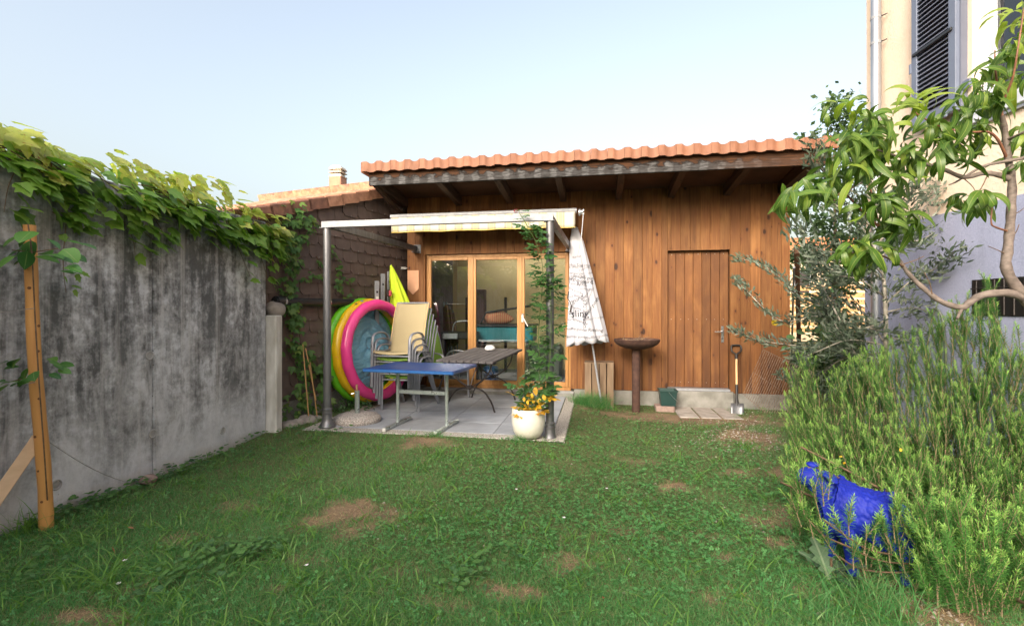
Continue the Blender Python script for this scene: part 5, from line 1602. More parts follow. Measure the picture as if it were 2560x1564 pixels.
# down pipe
ps = hs(2191, 100, .08)[0]
b = MB(); b.tube([hq(ps, .1, .085), hq(ps, HTOP - .05, .085)], .05, 18); dpo = b.build('down_pipe', mat('zinc_pipe', (.40, .43, .48), (.30, .32, .36), rough=.35, metal=.7, scale=9, stretch=(1, 1, .2)), hou, 40)
for v in (108, 45):
    z_ = hs(2191, v, .085)[1]
    b = MB(); b.tube([hq(ps, z_ - .015, .085), hq(ps, z_ + .015, .085)], .0535, 18); b.build('pipe_clip', M_ZINC, dpo, 40)
    b = MB(); b.tube([hq(ps + .03, z_, .06), hq(ps + .09, z_ + .0, .02)], .006, 6); b.build('clip_screw', M_DARK, dpo)
# shutter
sh0, shz = hs(2279, 322, .09); sh1 = hs(2390, 225, .09)[0]
M_SHUT = mat('blue_grey_paint', (.145, .175, .25), (.13, .155, .225), rough=.45, scale=6); M_SLAT = mat('dark_slat', (.13, .145, .20), (.11, .125, .175), rough=.5, scale=6)
shz0 = hs(2294, 322, .09)[1]; shz1 = shz0 + 1.75
b = MB(); hbox(b, sh0, sh0 + .075, shz0, shz1, .05, .095, .004); hbox(b, sh1 - .085, sh1, shz0, shz1, .05, .095, .004)
hbox(b, sh0 + .076, sh1 - .086, shz0, shz0 + .1, .05, .095, .004); hbox(b, sh0 + .076, sh1 - .086, shz1 - .1, shz1, .05, .095, .004)
shu = b.build('shutter', M_SHUT, hou, label='grey louvred shutter folded back beside the window')
b = MB(); hbox(b, sh0 + .07, sh1 - .08, shz0 + .05, shz1 - .05, .045, .049); b.build('gap_shade_sheet', M_SLAT, shu)  # added dark sheet standing in for the shade between the slats
zz = shz0 + .115
while zz < shz1 - .11:
    b = MB(); m = HM.copy(); m.translation = hq((sh0 + sh1) / 2, zz, .075); m = m @ Matrix.Rotation(radians(-48), 4, 'X')
    b.box((0, 0, 0), (sh1 - sh0 - .165, .05, .007), m, .002); b.build('slat', M_SLAT, shu)
    zz += .047
b = MB(); m = HM.copy(); m.translation = hq((sh0 + sh1) / 2, hs(2335, 105, .09)[1], .105)
b.box((0, 0, 0), (sh1 - sh0 - .06, .014, .03), m, .003); b.build('shutter_bar', M_PVC, shu)
lz_ = hs(2282, 170, .1)[1]
b = MB(); hbox(b, sh0 - .012, sh0 + .01, lz_ - .05, lz_ + .05, .095, .11, .002); b.build('latch', M_SHUT, shu)
b = MB(); hbox(b, sh1 - .12, sh1 - .085, shz0 - .03, shz0 + .06, .095, .13, .006); b.build('shutter_dog', M_SHUT, hou)
b = MB(); hbox(b, sh1 - .02, ws0 + .03, shz0 + .17, shz0 + .25, .02, .045, .003); b.build('hinge', M_SHUT, hou)
b = MB(); hbox(b, sh1, sh1 + .012, shz0, shz1, .0, .06); b.build('shutter_edge', M_SLAT, shu)
# window
M_WFR = mat('white_window_paint', (.62, .66, .74), rough=.4, scale=5)
b = MB()
fr_ = .07
for s0, s1, z0, z1 in ((ws0, ws0 + fr_, wsill, wz1), (ws1 - fr_, ws1, wsill, wz1), (ws0 + fr_, ws1 - fr_, wsill, wsill + fr_), (ws0 + fr_, ws1 - fr_, wz1 - fr_, wz1), ((ws0 + ws1) / 2 - .05, (ws0 + ws1) / 2 + .05, wsill + fr_, wz1 - fr_)): hbox(b, s0 + .001, s1 - .001, z0 + .001, z1 - .001, -.13, -.07, .004)
wi = b.build('window', M_WFR, hou)
hm = (ws0 + ws1) / 2
for s0, s1 in ((ws0 + fr_, hm - .05), (hm + .05, ws1 - fr_)):
    b = MB()
    for a0_, a1_, z0, z1 in ((s0, s0 + .05, wsill + fr_, wz1 - fr_), (s1 - .05, s1, wsill + fr_, wz1 - fr_), (s0 + .05, s1 - .05, wsill + fr_, wsill + fr_ + .05), (s0 + .05, s1 - .05, wz1 - fr_ - .05, wz1 - fr_)): hbox(b, a0_ + .001, a1_ - .001, z0 + .001, z1 - .001, -.145, -.085, .004)
    b.build('sash', M_WFR, wi)
    b = MB(); hbox(b, s0 + .045, s1 - .045, wsill + fr_ + .045, wz1 - fr_ - .045, -.12, -.115); b.build('pane', M_GLASS, wi)
b = MB(); hbox(b, ws0, ws1, wsill, wz1, -.34, -.33); b.build('curtain', mat('pale_curtain', (.62, .66, .72), (.5, .54, .6), rough=.9, scale=3, stretch=(8, 8, .4)), wi)
b = MB(); hbox(b, ws0 - .1, ws1 + .1, wsill - .11, wsill - .002, -.2, .05, .006); b.build('window_sill', M_WFR, hou)
b = MB(); hbox(b, ws0 - .1, ws1 + .1, wsill - .14, wsill - .112, -.02, .03); b.build('sill_drip', M_ALU, hou)
# cellar window in the base
c0_, cz_ = hs(2432, 700, .012); c1_ = hs(2520, 735, .012)[0]; cz2 = hs(2432, 742, .012)[1]
b = MB(); hbox(b, c0_, c1_ + .35, cz_ - .32, cz_, .013, .02); cwn = b.build('cellar_window', M_BLACK, hou)
for i in range(6):
    s_ = c0_ + .06 + i * .09
    b = MB(); b.tube([hq(s_, cz_ - .31, .03), hq(s_, cz_ - .01, .03)], .006, 6); b.build('bar', M_DARK, cwn)
b = MB(); b.tube([hq(c0_, cz_ - .08, .03), hq(c1_ + .35, cz_ - .08, .03)], .006, 6); b.build('bar', M_DARK, cwn)
# hose bow hanging on the base
hb_ = [hq(*hs(u, v, .04), .05) for u, v in ((2325, 785), (2337, 772), (2352, 780), (2362, 815), (2366, 860), (2366, 920))]
b = MB(); b.tube(poly(hb_, 5), .011, 8); b.build('garden_hose', mat('green_hose', (.10, .12, .10), rough=.5), None, 60, 'dark green garden hose bow hanging on the lavender wall', 'hose')

# ------------------------------------------------------------------ neighbour seen through the gap on the far right
fx = atY(2050, 700, 24).x
far = thing('far_house', 'sunlit cream house with orange tiled roof glimpsed through the gap', 'house', (fx + 2, 24, 0))
M_FW = mat('sunlit_cream_wall', (.74, .60, .42), (.66, .52, .36), rough=.9, scale=2); M_FR = mat('orange_roof', (.55, .20, .08), (.42, .15, .06), rough=.8, scale=4, stretch=(3, 3, .5))
b = MB(); b.bx(fx - 9, fx + 6, 24, 30, -.2, 3.8); b.build('wall', M_FW, far)
b = MB(); b.prism([(23.5, 3.75), (27, 5.0), (30.5, 3.75)], 0, fx - 9.4, fx + 6.4); b.build('roof', M_FR, far)
for i in range(5):
    b = MB(); b.bx(fx - 2.6 + i * 1.5, fx - 1.9 + i * 1.5, 23.93, 23.99, 2.0, 3.1); w_ = b.build('window', M_WFR, far)
    b = MB(); b.bx(fx - 2.52 + i * 1.5, fx - 1.98 + i * 1.5, 23.9, 23.925, 2.08, 3.02); b.build('pane', M_DARK, w_)
for k in range(7):
    b = MB(); b.bx(fx - 7, fx + 6, 20.0, 20.04, .5 + k * .26, .68 + k * .26)
    if k == 0: fen = thing('slat_fence', 'sunlit horizontal slat fence seen through the gap beside the shed', 'fence', (fx, 20, 0))
    b.build('slat', mat('fence_wood', (.62, .36, .16), (.5, .28, .12), rough=.8, scale=3) if k == 0 else bpy.data.materials['fence_wood'], fen)
for i in range(7):
    b = MB(); b.bx(fx - 7 + i * 2.1, fx - 6.9 + i * 2.1, 20.05, 20.14, -.2, 2.4); b.build('post', bpy.data.materials['fence_wood'], fen)

# ------------------------------------------------------------------ behind the camera: hedge and the house across, seen only in the panes
back = thing('hillside_house', 'pale house behind the viewer mirrored in the door panes', 'house', (-3, -16, 0))
b = MB(); b.bx(-9, 1, -20, -16, -.2, 4.6); b.build('wall', M_CREAM, back)
b = MB(); b.prism([(-20.6, 4.55), (-18, 6.6), (-15.4, 4.55)], 0, -9.5, 1.5); b.build('roof', M_VERGE, back)

# ------------------------------------------------------------------ inside the shed
FZ = GZ0 - .01
pw = thing('painting', 'dark colourful abstract painting on the inner left wall', 'painting', (IX0 + .03, 8.8, 1.1))
t = NT('abstract_paint'); t.setp(.6, 0, .4); ve = t.coord((1, 6, 3))
vo = t.N('TexVoronoi'); t.L(ve, vo.inputs[0]); vo.inputs['Scale'].default_value = 2.6
hsv = t.N('HueSaturation'); t.L(vo.outputs['Color'], hsv.inputs['Color']); hsv.inputs['Value'].default_value = .35; hsv.inputs['Saturation'].default_value = 1.0
t.base(t.mix(t.ramp(t.noise(ve, 3, 6), [(.42, 0.0), (.55, .9)]), hsv.outputs[0], (.02, .025, .03)))
p0 = atX(1082, 690, IX0 + .03); p1 = atX(1131, 760, IX0 + .03)
b = MB(); b.bx(IX0 + .004, IX0 + .04, 8.05, 9.35, .95, 1.85, .004); b.build('canvas', t.m, pw)
def inner(u, v, y): return atY(u, v, y)
gt = inner(1145, 835, 8.2)
gr = thing('table_grill', 'black table grill with a grey tray standing inside the glazed door', 'grill', (gt.x, 8.2, FZ))
for x0, x1 in ((gt.x - .28, gt.x - .24), (gt.x + .24, gt.x + .28)):
    for y0 in (8.05, 8.35):
        b = MB(); b.bx(x0, x1, y0, y0 + .04, FZ, .85); b.build('leg', M_DARK, gr)
b = MB(); b.bx(gt.x - .32, gt.x + .32, 8.0, 8.45, .85, .97, .01); b.build('body', M_BLACK, gr)
b = MB(); b.bx(gt.x - .2, gt.x + .06, 7.96, 8.0, .86, .95, .004); b.build('tray', M_ALU, gr)
b = MB(); b.tube(poly([(gt.x - .1, 8.2, .96), (gt.x - .06, 8.2, 1.12), (gt.x + .1, 8.2, 1.16), (gt.x + .26, 8.2, 1.12), (gt.x + .3, 8.2, .96)], 4), .012, 8); b.build('handle', M_ALU, gr, 60)
M_FOLD = mat('folded_chair_frame', (.2, .24, .25), rough=.4, metal=.4)
for i in range(3):
    q_ = inner(1118 + i * 8, 850, 8.7)
    fc = thing('folded_chair', ['leftmost folded chair leaning inside the left pane', 'middle folded chair leaning inside the left pane', 'rightmost folded chair leaning inside the left pane'][i], 'chair', (q_.x, 8.7, FZ), 0, 'folded chairs inside the shed')
    for dx in (-.0, .04):
        b = MB(); b.tube([(q_.x + .1 + dx, 8.6, FZ), (q_.x - .02 + dx, 8.75 + dx, 1.05), (q_.x - .1 + dx, 8.8 + dx, 1.5 - i * .08)], .014, 8); b.build('tube', M_FOLD, fc)
    b = MB(); b.beam((q_.x + .05, 8.62, .7), (q_.x - .08, 8.78, 1.4 - i * .08), .03, .3); b.build('seat', mat('brown_seat', (.16, .09, .07), rough=.8) if i == 0 else bpy.data.materials['brown_seat'], fc)
bx_ = inner(1260, 800, 8.7)
st2 = thing('turquoise_box', 'large turquoise storage box inside behind the middle pane', 'box', (bx_.x, 8.8, FZ))
b = MB(); b.bx(bx_.x - .5, bx_.x + .55, 8.5, 9.1, .78, 1.05, .03); b.build('body', mat('turquoise_plastic', (.01, .20, .26), rough=.4), st2)
for xx in (bx_.x - .45, bx_.x + .42):
    for yy in (8.55, 9.0):
        b = MB(); b.bx(xx, xx + .05, yy, yy + .05, FZ, .78); b.build('leg', M_DARK, st2)
b = MB(); b.bx(bx_.x - .53, bx_.x + .58, 8.47, 9.13, 1.05, 1.09, .01); b.build('rim', M_BLACK, st2)
b = MB(); b.tube([(bx_.x - .4, 8.55, 1.09), (bx_.x - .3, 8.55, 1.3), (bx_.x + .5, 8.6, 1.42)], .02, 8); b.build('handle', M_BLACK, st2)
t = NT('red_striped_cushion'); t.setp(.9, 0, .2); w = t.N('TexWave'); t.L(t.coord((1, .2, .3)), w.inputs[0]); w.inputs['Scale'].default_value = 9
t.base(t.ramp(w.outputs['Fac'], [(.3, (.42, .10, .07)), (.75, (.45, .30, .16))]))
cu = blob((bx_.x - .12, 8.72, 1.20), .24, t.m, 'cushion', 'red striped cushion lying on the turquoise box', 'cushion', seed=5, sq=(1.2, .7, .5))
tb2 = inner(1196, 800, 9.4)
tw2 = thing('box_tower', 'tall brown stack frame by the inner back wall', 'shelf', (tb2.x, 9.5, FZ))
b = MB(); b.bx(tb2.x - .1, tb2.x + .12, 9.4, 9.6, FZ, 1.75, .01); b.build('column', mat('maroon_wood', (.13, .06, .055), rough=.7), tw2)
b = MB(); b.bx(tb2.x - .3, tb2.x + .5, 9.62, 9.68, 1.15, 1.27, .01); b.build('rail', mat('brown_rail', (.25, .14, .08), rough=.7), tw2)
for dx in (-.3, .5):
    b = MB(); b.bx(tb2.x + dx - .02, tb2.x + dx + .02, 9.6, 9.7, FZ, 1.6); b.build('upright', M_DARK, tw2)
bb = inner(1370, 880, 8.4)
b = MB(); b.bx(bb.x - .3, bb.x + .25, 8.2, 8.7, FZ, .75, .05); bg = b.build('compost_bag', mat('dark_bag', (.02, .035, .03), (.05, .06, .06), rough=.5, scale=5, bump=.4), None, None, 'dark bag standing behind the right pane', 'bag')
bb2 = inner(1225, 930, 8.0)
b = MB(); b.bx(bb2.x - .12, bb2.x + .12, 7.9, 8.15, FZ, FZ + .3, .03); b.build('blue_canister', mat('blue_plastic', (.015, .09, .32), rough=.4), None, None, 'blue canister on the floor inside the middle pane', 'canister')
# ------------------------------------------------------------------ leaf shapes
L_IVY = [lobed([(.02, .0), (.30, -.04), (.50, .18), (.40, .34), (.56, .60), (.30, .64), (.20, .82), (.01, 1.06)], cup=c, droop=d) for c, d in ((.18, .15), (.05, .35), (.3, .1))]
L_PEACH = [blade(.108, c, .22, 8, lambda t: sin(pi * t ** .8) ** .75, tw, wv_) for c, tw, wv_ in ((1.5, .2, .03), (2.3, -.3, .06), (1.0, .4, .05), (3.0, .5, .04), (1.8, -.6, .08))]
lf_oval = blade(.30, .5, .18, 5)
lf_lance = blade(.22, .5, .18, 5)
def at_ang(a, s, p=(0, 0, 0)): return Matrix.Translation(p) @ Matrix.Rotation(a, 4, 'Z') @ Matrix.Scale(s, 4)
L_CREEP = [join([(lf_lance, at_ang(a, s)) for a, s in ((-1.25, .55), (-.6, .8), (0, 1.0), (.6, .8), (1.25, .55))]), join([(lf_lance, at_ang(a, s)) for a, s in ((-.9, .75), (0, 1.0), (.9, .75))])]
L_ROSE = [join([(lf_oval, at_ang(0, .42, (0, .62, 0)))] + [(lf_oval, at_ang(sg * -1.0, s, (0, y, 0))) for sg in (-1, 1) for y, s in ((.52, .38), (.26, .33))] + [(blade(.03, .2, 0, 2, lambda t: 1), Matrix.Scale(.7, 4))])]
L_ROUND = [blade(.42, .4, .12, 5, lambda t: sin(pi * t ** .7) ** .6)]
G = lambda *c: [(i / max(1, len(c) - 1), q) for i, q in enumerate(c)]
M_IVY_TOP = leafmat('ivy_leaf_light', G((.33, .42, .08), (.44, .47, .12), (.26, .38, .065), (.40, .42, .11)), (.40, .40, .15), .5, .45, .05, spots=(.25, .10, .03))  # yellower top leaves, colour also brightened to stand in for sunlight
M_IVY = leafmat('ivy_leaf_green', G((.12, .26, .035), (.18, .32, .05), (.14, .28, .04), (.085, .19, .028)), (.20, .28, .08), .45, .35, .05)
M_CREEP = leafmat('creeper_leaf', G((.045, .125, .03), (.075, .17, .035), (.055, .14, .03), (.15, .22, .04)), (.13, .22, .06), .5, .3, .05)
M_ROSEL = leafmat('rose_leaf', G((.03, .095, .028), (.055, .14, .035), (.04, .115, .03)), (.12, .2, .07), .38, .25, .07)
M_YEL = leafmat('yellow_leaf', G((.62, .36, .02), (.68, .45, .04), (.50, .26, .03)), (.5, .35, .05), .55, .35, .06)
M_PEACH = leafmat('peach_leaf', G((.04, .10, .014), (.075, .155, .022), (.032, .085, .013), (.10, .18, .03), (.055, .125, .017)), (.26, .32, .08), .42, .33, .07, spec=.45)
M_PEACHN = leafmat('young_peach_leaf', G((.17, .27, .035), (.22, .31, .05)), (.34, .38, .10), .35, .4, .07)
M_OLIVE = leafmat('olive_leaf', G((.065, .10, .065), (.11, .145, .10), (.05, .08, .052), (.17, .20, .155)), None, .45, .15)
M_KIWI = leafmat('climber_leaf', G((.03, .10, .025), (.05, .15, .03), (.08, .19, .035)), (.14, .22, .07), .4, .3, .06)

# ------------------------------------------------------------------ ivy on the garden wall
iv = thing('wall_ivy', 'dense yellow-green ivy spilling over the top of the concrete wall', 'ivy', (WX, 3.2, WTOP))
TOPC = [(-200, 235), (0, 303), (60, 300), (110, 330), (150, 368), (190, 372), (230, 372), (262, 360), (330, 385), (370, 412), (430, 425), (480, 432), (550, 440), (600, 470), (650, 510), (710, 545)]
BOTC = [(-200, 300), (0, 395), (60, 425), (120, 440), (200, 455), (240, 470), (300, 490), (380, 520), (450, 545), (520, 570), (580, 600), (640, 630), (680, 640), (710, 620)]
def interp(c, u):
    return float(np.interp(u, [q[0] for q in c], [q[1] for q in c]))
items = []
def ivy_leaf(p, s, m, back=False):
    tipd = Vector((.55, .45, -.45)) + rv(.45); nrm_ = Vector((.35, -.15, 1.0)) + rv(.4)
    items.append((random.choice(L_IVY), m, frame(p, tipd, nrm_, s)))
stems = []
for i in range(520):
    u = random.choice((random.uniform(-200, 710), random.uniform(0, 700), random.uniform(350, 705))); t0, b0_ = interp(TOPC, u), interp(BOTC, u)
    f = random.random() ** .95
    v = t0 + (b0_ - t0) * f
    wt = pix(Vector((WX, atX(u, 500, WX).y, WTOP)))[1]
    if v < wt: x = WX - random.uniform(-.06, .28)
    else: x = WX + random.uniform(.015, .14)
    p = atX(u, v + random.uniform(2, 10), x)
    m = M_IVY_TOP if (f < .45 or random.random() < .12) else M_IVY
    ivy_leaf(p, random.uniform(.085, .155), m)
STR = [[(250, 440), (280, 500), (300, 540), (330, 590), (338, 635)], [(330, 460), (370, 520), (395, 560), (410, 585)], [(150, 420), (165, 480), (170, 540), (180, 560)], [(30, 400), (60, 430), (95, 470), (140, 500), (190, 535)],
       [(40, 420), (20, 470), (10, 530)], [(130, 530), (160, 545), (185, 560)], [(500, 520), (530, 570), (545, 600)], [(560, 540), (580, 590), (600, 630), (625, 690)], [(610, 560), (640, 610), (655, 650), (670, 700)],
       [(650, 560), (680, 600), (700, 660)], [(420, 480), (430, 530), (470, 560), (500, 590)], [(250, 470), (240, 520), (280, 545)], [(310, 520), (350, 570), (385, 600)], [(165, 560), (158, 640), (160, 690), (165, 730)], [(90, 440), (130, 470), (205, 500)], [(600, 540), (660, 560), (705, 590)], [(470, 470), (520, 520), (570, 560)]]
for s in STR:
    pts = [atX(u, v, WX + .03) for u, v in s]
    ps_ = poly(pts, 5)
    b = MB(); b.tube(ps_, [.0035 - .002 * i / len(ps_) for i in range(len(ps_))], 5); b.build('stem', M_BROWNSTEM, iv)
    small = s[0][0] == 165
    for p in ps_[1::(2 if not small else 3)]:
        for _ in range(random.choice((1, 2))):
            q_ = p + Vector((random.uniform(.02, .09), random.uniform(-.07, .07), random.uniform(-.05, .03)))
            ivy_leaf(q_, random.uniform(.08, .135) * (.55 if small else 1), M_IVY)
for i in range(16):
    y0 = random.uniform(1.5, 4.6); ps_ = poly([(WX - .05, y0, WTOP + .02), (WX + .03, y0 + .15, WTOP + .03), (WX + .06, y0 + .35, WTOP - .08)], 4)
    b = MB(); b.tube(ps_, .004, 5); b.build('stem', M_BROWNSTEM, iv)
for i in range(260):
    y0 = random.uniform(-1.5, 1.9); h = random.random()
    p = Vector((WX + random.uniform(-.25, .05), y0, WTOP + .16 * random.random())) if h < .55 else Vector((WX + random.uniform(.02, .12), y0, WTOP - .22 * random.random()))
    ivy_leaf(p, random.uniform(.09, .15), M_IVY_TOP if h < .5 else M_IVY)
foliage(iv, 'leaf', items, 300)

# climber on the stake
kw = thing('stake_climber', 'young climber with dark oval leaves on the pine stake', 'climbing plant', tuple(sk0))
items = []; dS = pix(sk0)[2]
st_ = poly([atZ(122, 1310, 0), atD(112, 1150, dS * .97), atD(98, 960, dS * .96), atD(88, 800, dS * .96), atD(80, 640, dS * .96), atD(70, 560, dS * .96)], 5)
b = MB(); b.tube(st_, .004, 6); b.build('stem', M_BROWNSTEM, kw)
for (u0, u1, v0, v1, n, s) in ((0, 185, 600, 645, 17, .115), (40, 130, 575, 610, 5, .12), (20, 145, 885, 950, 15, .075), (0, 60, 940, 965, 6, .07), (-120, 10, 600, 640, 6, .1), (150, 182, 640, 700, 5, .08)):
    for i in range(n):
        u, v = random.uniform(u0, u1), random.uniform(v0, v1)
        p = atD(u, v, dS * random.uniform(.9, 1.0))
        tipd = Vector(((u - 85) / 60 * .8, .3 * (u - 85) / 60, -.35)) + rv(.35)
        items.append((random.choice([lf_oval, L_ROUND[0]]), M_KIWI, frame(p, tipd, Vector((.1, -.3, 1)) + rv(.35), s * random.uniform(.8, 1.2))))
foliage(kw, 'leaf', items, 120)
for p in [atD(20, 955, dS * .97), atD(150, 620, dS * .96), atD(30, 625, dS * .96)]:
    b = MB(); b.tube([atD(85, p.z and 940 if p.z < 1.2 else 630, dS * .965), p], .003, 5); b.build('shoot', M_BROWNSTEM, kw)

# ------------------------------------------------------------------ creeper on the brown wall
cr_ = thing('wall_creeper', 'virginia creeper climbing the brown shingled wall beside the pier', 'climbing plant', tuple(onw(740, 1040, .1)))
items = []
CS = [([(765, 1040), (745, 960), (735, 880), (728, 800), (720, 720), (715, 640), (730, 560), (745, 530)], .06, 150, .085), ([(740, 900), (790, 900), (800, 950), (790, 1010)], .08, 60, .095), ([(740, 820), (720, 780), (705, 700)], .05, 40, .08),
      ([(730, 560), (760, 545), (785, 560)], .03, 20, .07), ([(720, 640), (740, 620), (760, 600), (775, 560)], .03, 22, .07), ([(750, 700), (775, 690), (800, 690)], .03, 12, .065), ([(810, 610), (835, 640), (845, 680), (840, 720)], .03, 34, .065),
      ([(845, 720), (860, 740), (875, 730)], .02, 8, .06), ([(855, 690), (870, 700), (880, 695)], .02, 6, .07), ([(730, 980), (720, 1020), (740, 1050)], .08, 30, .07), ([(790, 640), (800, 660), (805, 700)], .02, 8, .06), ([(700, 540), (720, 600), (730, 680)], .05, 50, .075)]
for s, spread, n, size in CS:
    ps_ = poly([onw(u, v, .05) for u, v in s], 6)
    b = MB(); b.tube(ps_, [.005 - .0035 * i / len(ps_) for i in range(len(ps_))], 5); b.build('stem', M_BROWNSTEM, cr_)
    for i in range(n):
        p = random.choice(ps_) + wnv * random.uniform(0, spread * 1.6) + wd * random.gauss(0, spread) + Vector((0, 0, random.gauss(0, spread)))
        items.append((random.choice(L_CREEP), M_CREEP, frame(p, Vector((0, 0, -.9)) + wnv * .6 + rv(.6), wnv + Vector((0, -.3, .6)) + rv(.5), size * random.uniform(.7, 1.25))))
foliage(cr_, 'leaf', items, 300)
M_BAMBOO = mat('bamboo', (.50, .30, .13), (.38, .22, .09), rough=.6, scale=3, stretch=(9, 9, 2))
for i, (a_, b_) in enumerate((((757, 860), (772, 1045)), ((775, 905), (793, 1040)), ((764, 870), (790, 1000)))):
    b = MB(); b.tube([onw(*a_, .16), onw(*b_, .24)], .007, 8)
    b.build('bamboo_cane', M_BAMBOO, None, None, ['leftmost bamboo cane standing in the wall creeper', 'rightmost bamboo cane standing in the wall creeper', 'slanting bamboo cane between two others in the wall creeper'][i], 'cane', 'canes supporting the creeper')
# stones at the foot of the creeper
for i, (u, v, r) in enumerate(((722, 1062, .09), (765, 1058, .11), (745, 1075, .08), (792, 1052, .06))):
    p = onw(u, v, .2); blob((p.x, p.y, .02), r, M_STONE, 'field_stone', ['grey field stone at the foot of the pier', 'largest field stone below the bamboo canes', 'low field stone half hidden in grass below the creeper', 'small field stone close to the left pergola post'][i], 'stone', None, (1.2, 1, .7), 20 + i, 'stones below the creeper')
# low cotoneaster-like ground cover with pink flowers by the pool
gc = thing('heather_tuft', 'low dark plant with tiny pink flowers below the paddling pool', 'plant', tuple(atZ(880, 1010, .03)))
items = []
M_PINKF = mat('pink_flower', (.62, .10, .30), rough=.7)
for i in range(420):
    u = random.uniform(835, 935); p = atZ(u, random.uniform(985, 1032), .04); h = random.uniform(0, .13)
    p.z = .03 + h
    items.append((lf_oval, M_ROSEL, frame(p, rv(1) + Vector((0, 0, .3)), Vector((0, -.3, 1)) + rv(.6), random.uniform(.02, .045))))
foliage(gc, 'leaf', items, 0)
V_, F_ = [], []
for i in range(240):
    p = atZ(random.uniform(850, 945), random.uniform(975, 1008), .05); p.z = random.uniform(.08, .2)
    b_ = len(V_)
    for k in range(4): V_.append(tuple(p + rv(.011)))
    F_ += [(b_, b_ + 1, b_ + 2), (b_, b_ + 2, b_ + 3)]
fast('flowers', V_, F_, M_PINKF, gc, kind='stuff')
for i in range(14):
    p = atZ(random.uniform(850, 930), random.uniform(990, 1015), .03); b = MB(); d = Vector((random.uniform(-.4, .7), random.uniform(-.5, .1), random.uniform(.3, .9)))
    b.tube(poly([p, p + d * .12, p + d * .2 + Vector((d.x * .12, 0, -.03))], 3), .0022, 5); b.build('twig', M_BROWNSTEM, gc)

# ------------------------------------------------------------------ climbing rose in the pot
ro_ = thing('climbing_rose', 'tall climbing rose growing from the white pot up the right post', 'rose', (pp.x, pp.y, PZ + Hp - .03))
RS = [([(1322, 1030), (1340, 985), (1350, 920), (1346, 840), (1352, 760), (1357, 690), (1352, 640), (1335, 595), (1318, 568)], 4.95, 130), ([(1335, 1030), (1362, 980), (1374, 900), (1378, 800), (1375, 720), (1372, 690)], 4.94, 95),
      ([(1318, 1030), (1300, 990), (1295, 960), (1300, 940)], 4.95, 16), ([(1330, 1030), (1340, 1000), (1320, 970), (1310, 950)], 4.92, 16), ([(1320, 568), (1310, 550), (1300, 535), (1298, 525)], 4.98, 5)]
items = []
for s, yy, n in RS:
    ps_ = poly([atY(u, v, yy) for u, v in s], 6)
    b = MB(); b.tube(ps_, [.006 - .004 * i / len(ps_) for i in range(len(ps_))], 6); b.build('stem', M_STEM, ro_, 60)
    for i in range(n):
        p = ps_[int((i / n) * (len(ps_) - 1))] + rv(.008)
        sd = random.choice((-1, 1))
        tipd = Vector((sd * random.uniform(.5, 1), random.uniform(-.7, .5), random.uniform(-.25, .45)))
        low_ = p.z < PZ + Hp + .14 and random.random() < .35
        items.append((L_ROSE[0], M_YEL if low_ else M_ROSEL, frame(p, tipd, Vector((0, -.35, 1)) + rv(.4), random.uniform(.11, .19) * (.8 if s[0][0] == 1320 else 1))))
for (u, v, s) in ((1337, 975, .085), (1358, 992, .07), (1350, 1003, .06), (1318, 1008, .05), (1310, 1000, .05), (1329, 990, .05)):
    items.append((lf_oval, M_YEL, frame(atY(u, v - 8, 4.86), Vector((random.uniform(-.3, .3), -.1, -1)), Vector((0, -1, .3)), s)))
foliage(ro_, 'leaf', items, 260)
M_PETAL = mat('red_petal', (.45, .04, .05), rough=.6)
rp = atY(1289, 527, 5.0)
for i in range(6):
    a = i * 1.05; b = MB(); c_ = rp + Vector((.016 * cos(a), .01, .016 * sin(a)))
    b.lathe([(0, -.004), (.014, .0), (0, .006)], 8, c=c_); b.build('petal', M_PETAL, ro_)
b = MB(); b.tube([atY(1298, 525, 4.98), rp], .003, 5); b.build('stem', M_STEM, ro_)
for v in (670, 712, 780):
    b = MB(); c_ = atY(1376, v, 5.05); b.tube([c_ + Vector((.046 * cos(a), .046 * sin(a), .01 * cos(a))) for a in [i * pi / 8 for i in range(17)]], .0018, 4); b.build('tie', M_STRING, ro_)

# ------------------------------------------------------------------ peach tree on the right
pe = thing('peach_tree', 'peach tree with drooping glossy leaves in front of the dwelling house', 'tree', (2.42, 3.0, 0))
M_BARK = mat('peach_bark', (.19, .155, .135), (.10, .08, .07), rough=.7, scale=26, stretch=(1, 1, 1.6), bump=.4, bscale=30)
M_REDBARK = mat('red_twig', (.22, .09, .045), (.14, .06, .038), rough=.55, scale=20)
D0 = 2.72
def br(name, pts, r0, r1, m, par=pe):
    ps_ = poly([atD(u, v, d) for u, v, d in pts], 5); n = len(ps_)
    b = MB(); b.tube(ps_, [(r0 + (r1 - r0) * i / (n - 1)) * .78 + .0012 * sin(i * 1.7) * (r0 / .03) for i in range(n)], 12); b.build(name, m, par, 60); return ps_
trunk_pts = [Vector((2.42, 3.0, -.08)), Vector((2.36, 3.0, .5)), atD(2640, 850, D0), atD(2570, 757, D0)] + [atD(u, v, D0) for u, v in ((2518, 678), (2520, 619), (2527, 539), (2530, 459), (2521, 400), (2514, 340), (2505, 290))]
ps_ = poly(trunk_pts, 5); n = len(ps_)
b = MB(); b.tube(ps_, [.036 - .023 * (i / (n - 1)) ** .8 + .002 * sin(i * 1.9) for i in range(n)], 14); b.build('trunk', M_BARK, pe, 60)
br('branch', [(2505, 290, D0), (2496, 230, D0), (2488, 170, D0 - .02), (2487, 126, D0 - .02)], .009, .004, M_REDBARK)
br('branch', [(2560, 745, D0), (2520, 732, D0), (2458, 737, D0 + .02), (2425, 755, D0 + .04), (2405, 768, D0 + .05), (2354, 754, D0 + .08), (2306, 718, D0 + .12), (2270, 682, D0 + .15), (2243, 643, D0 + .16)], .030, .013, M_BARK)
br('branch', [(2407, 768, D0 + .05), (2398, 785, D0 + .04), (2393, 796, D0 + .02)], .012, .008, M_BARK)
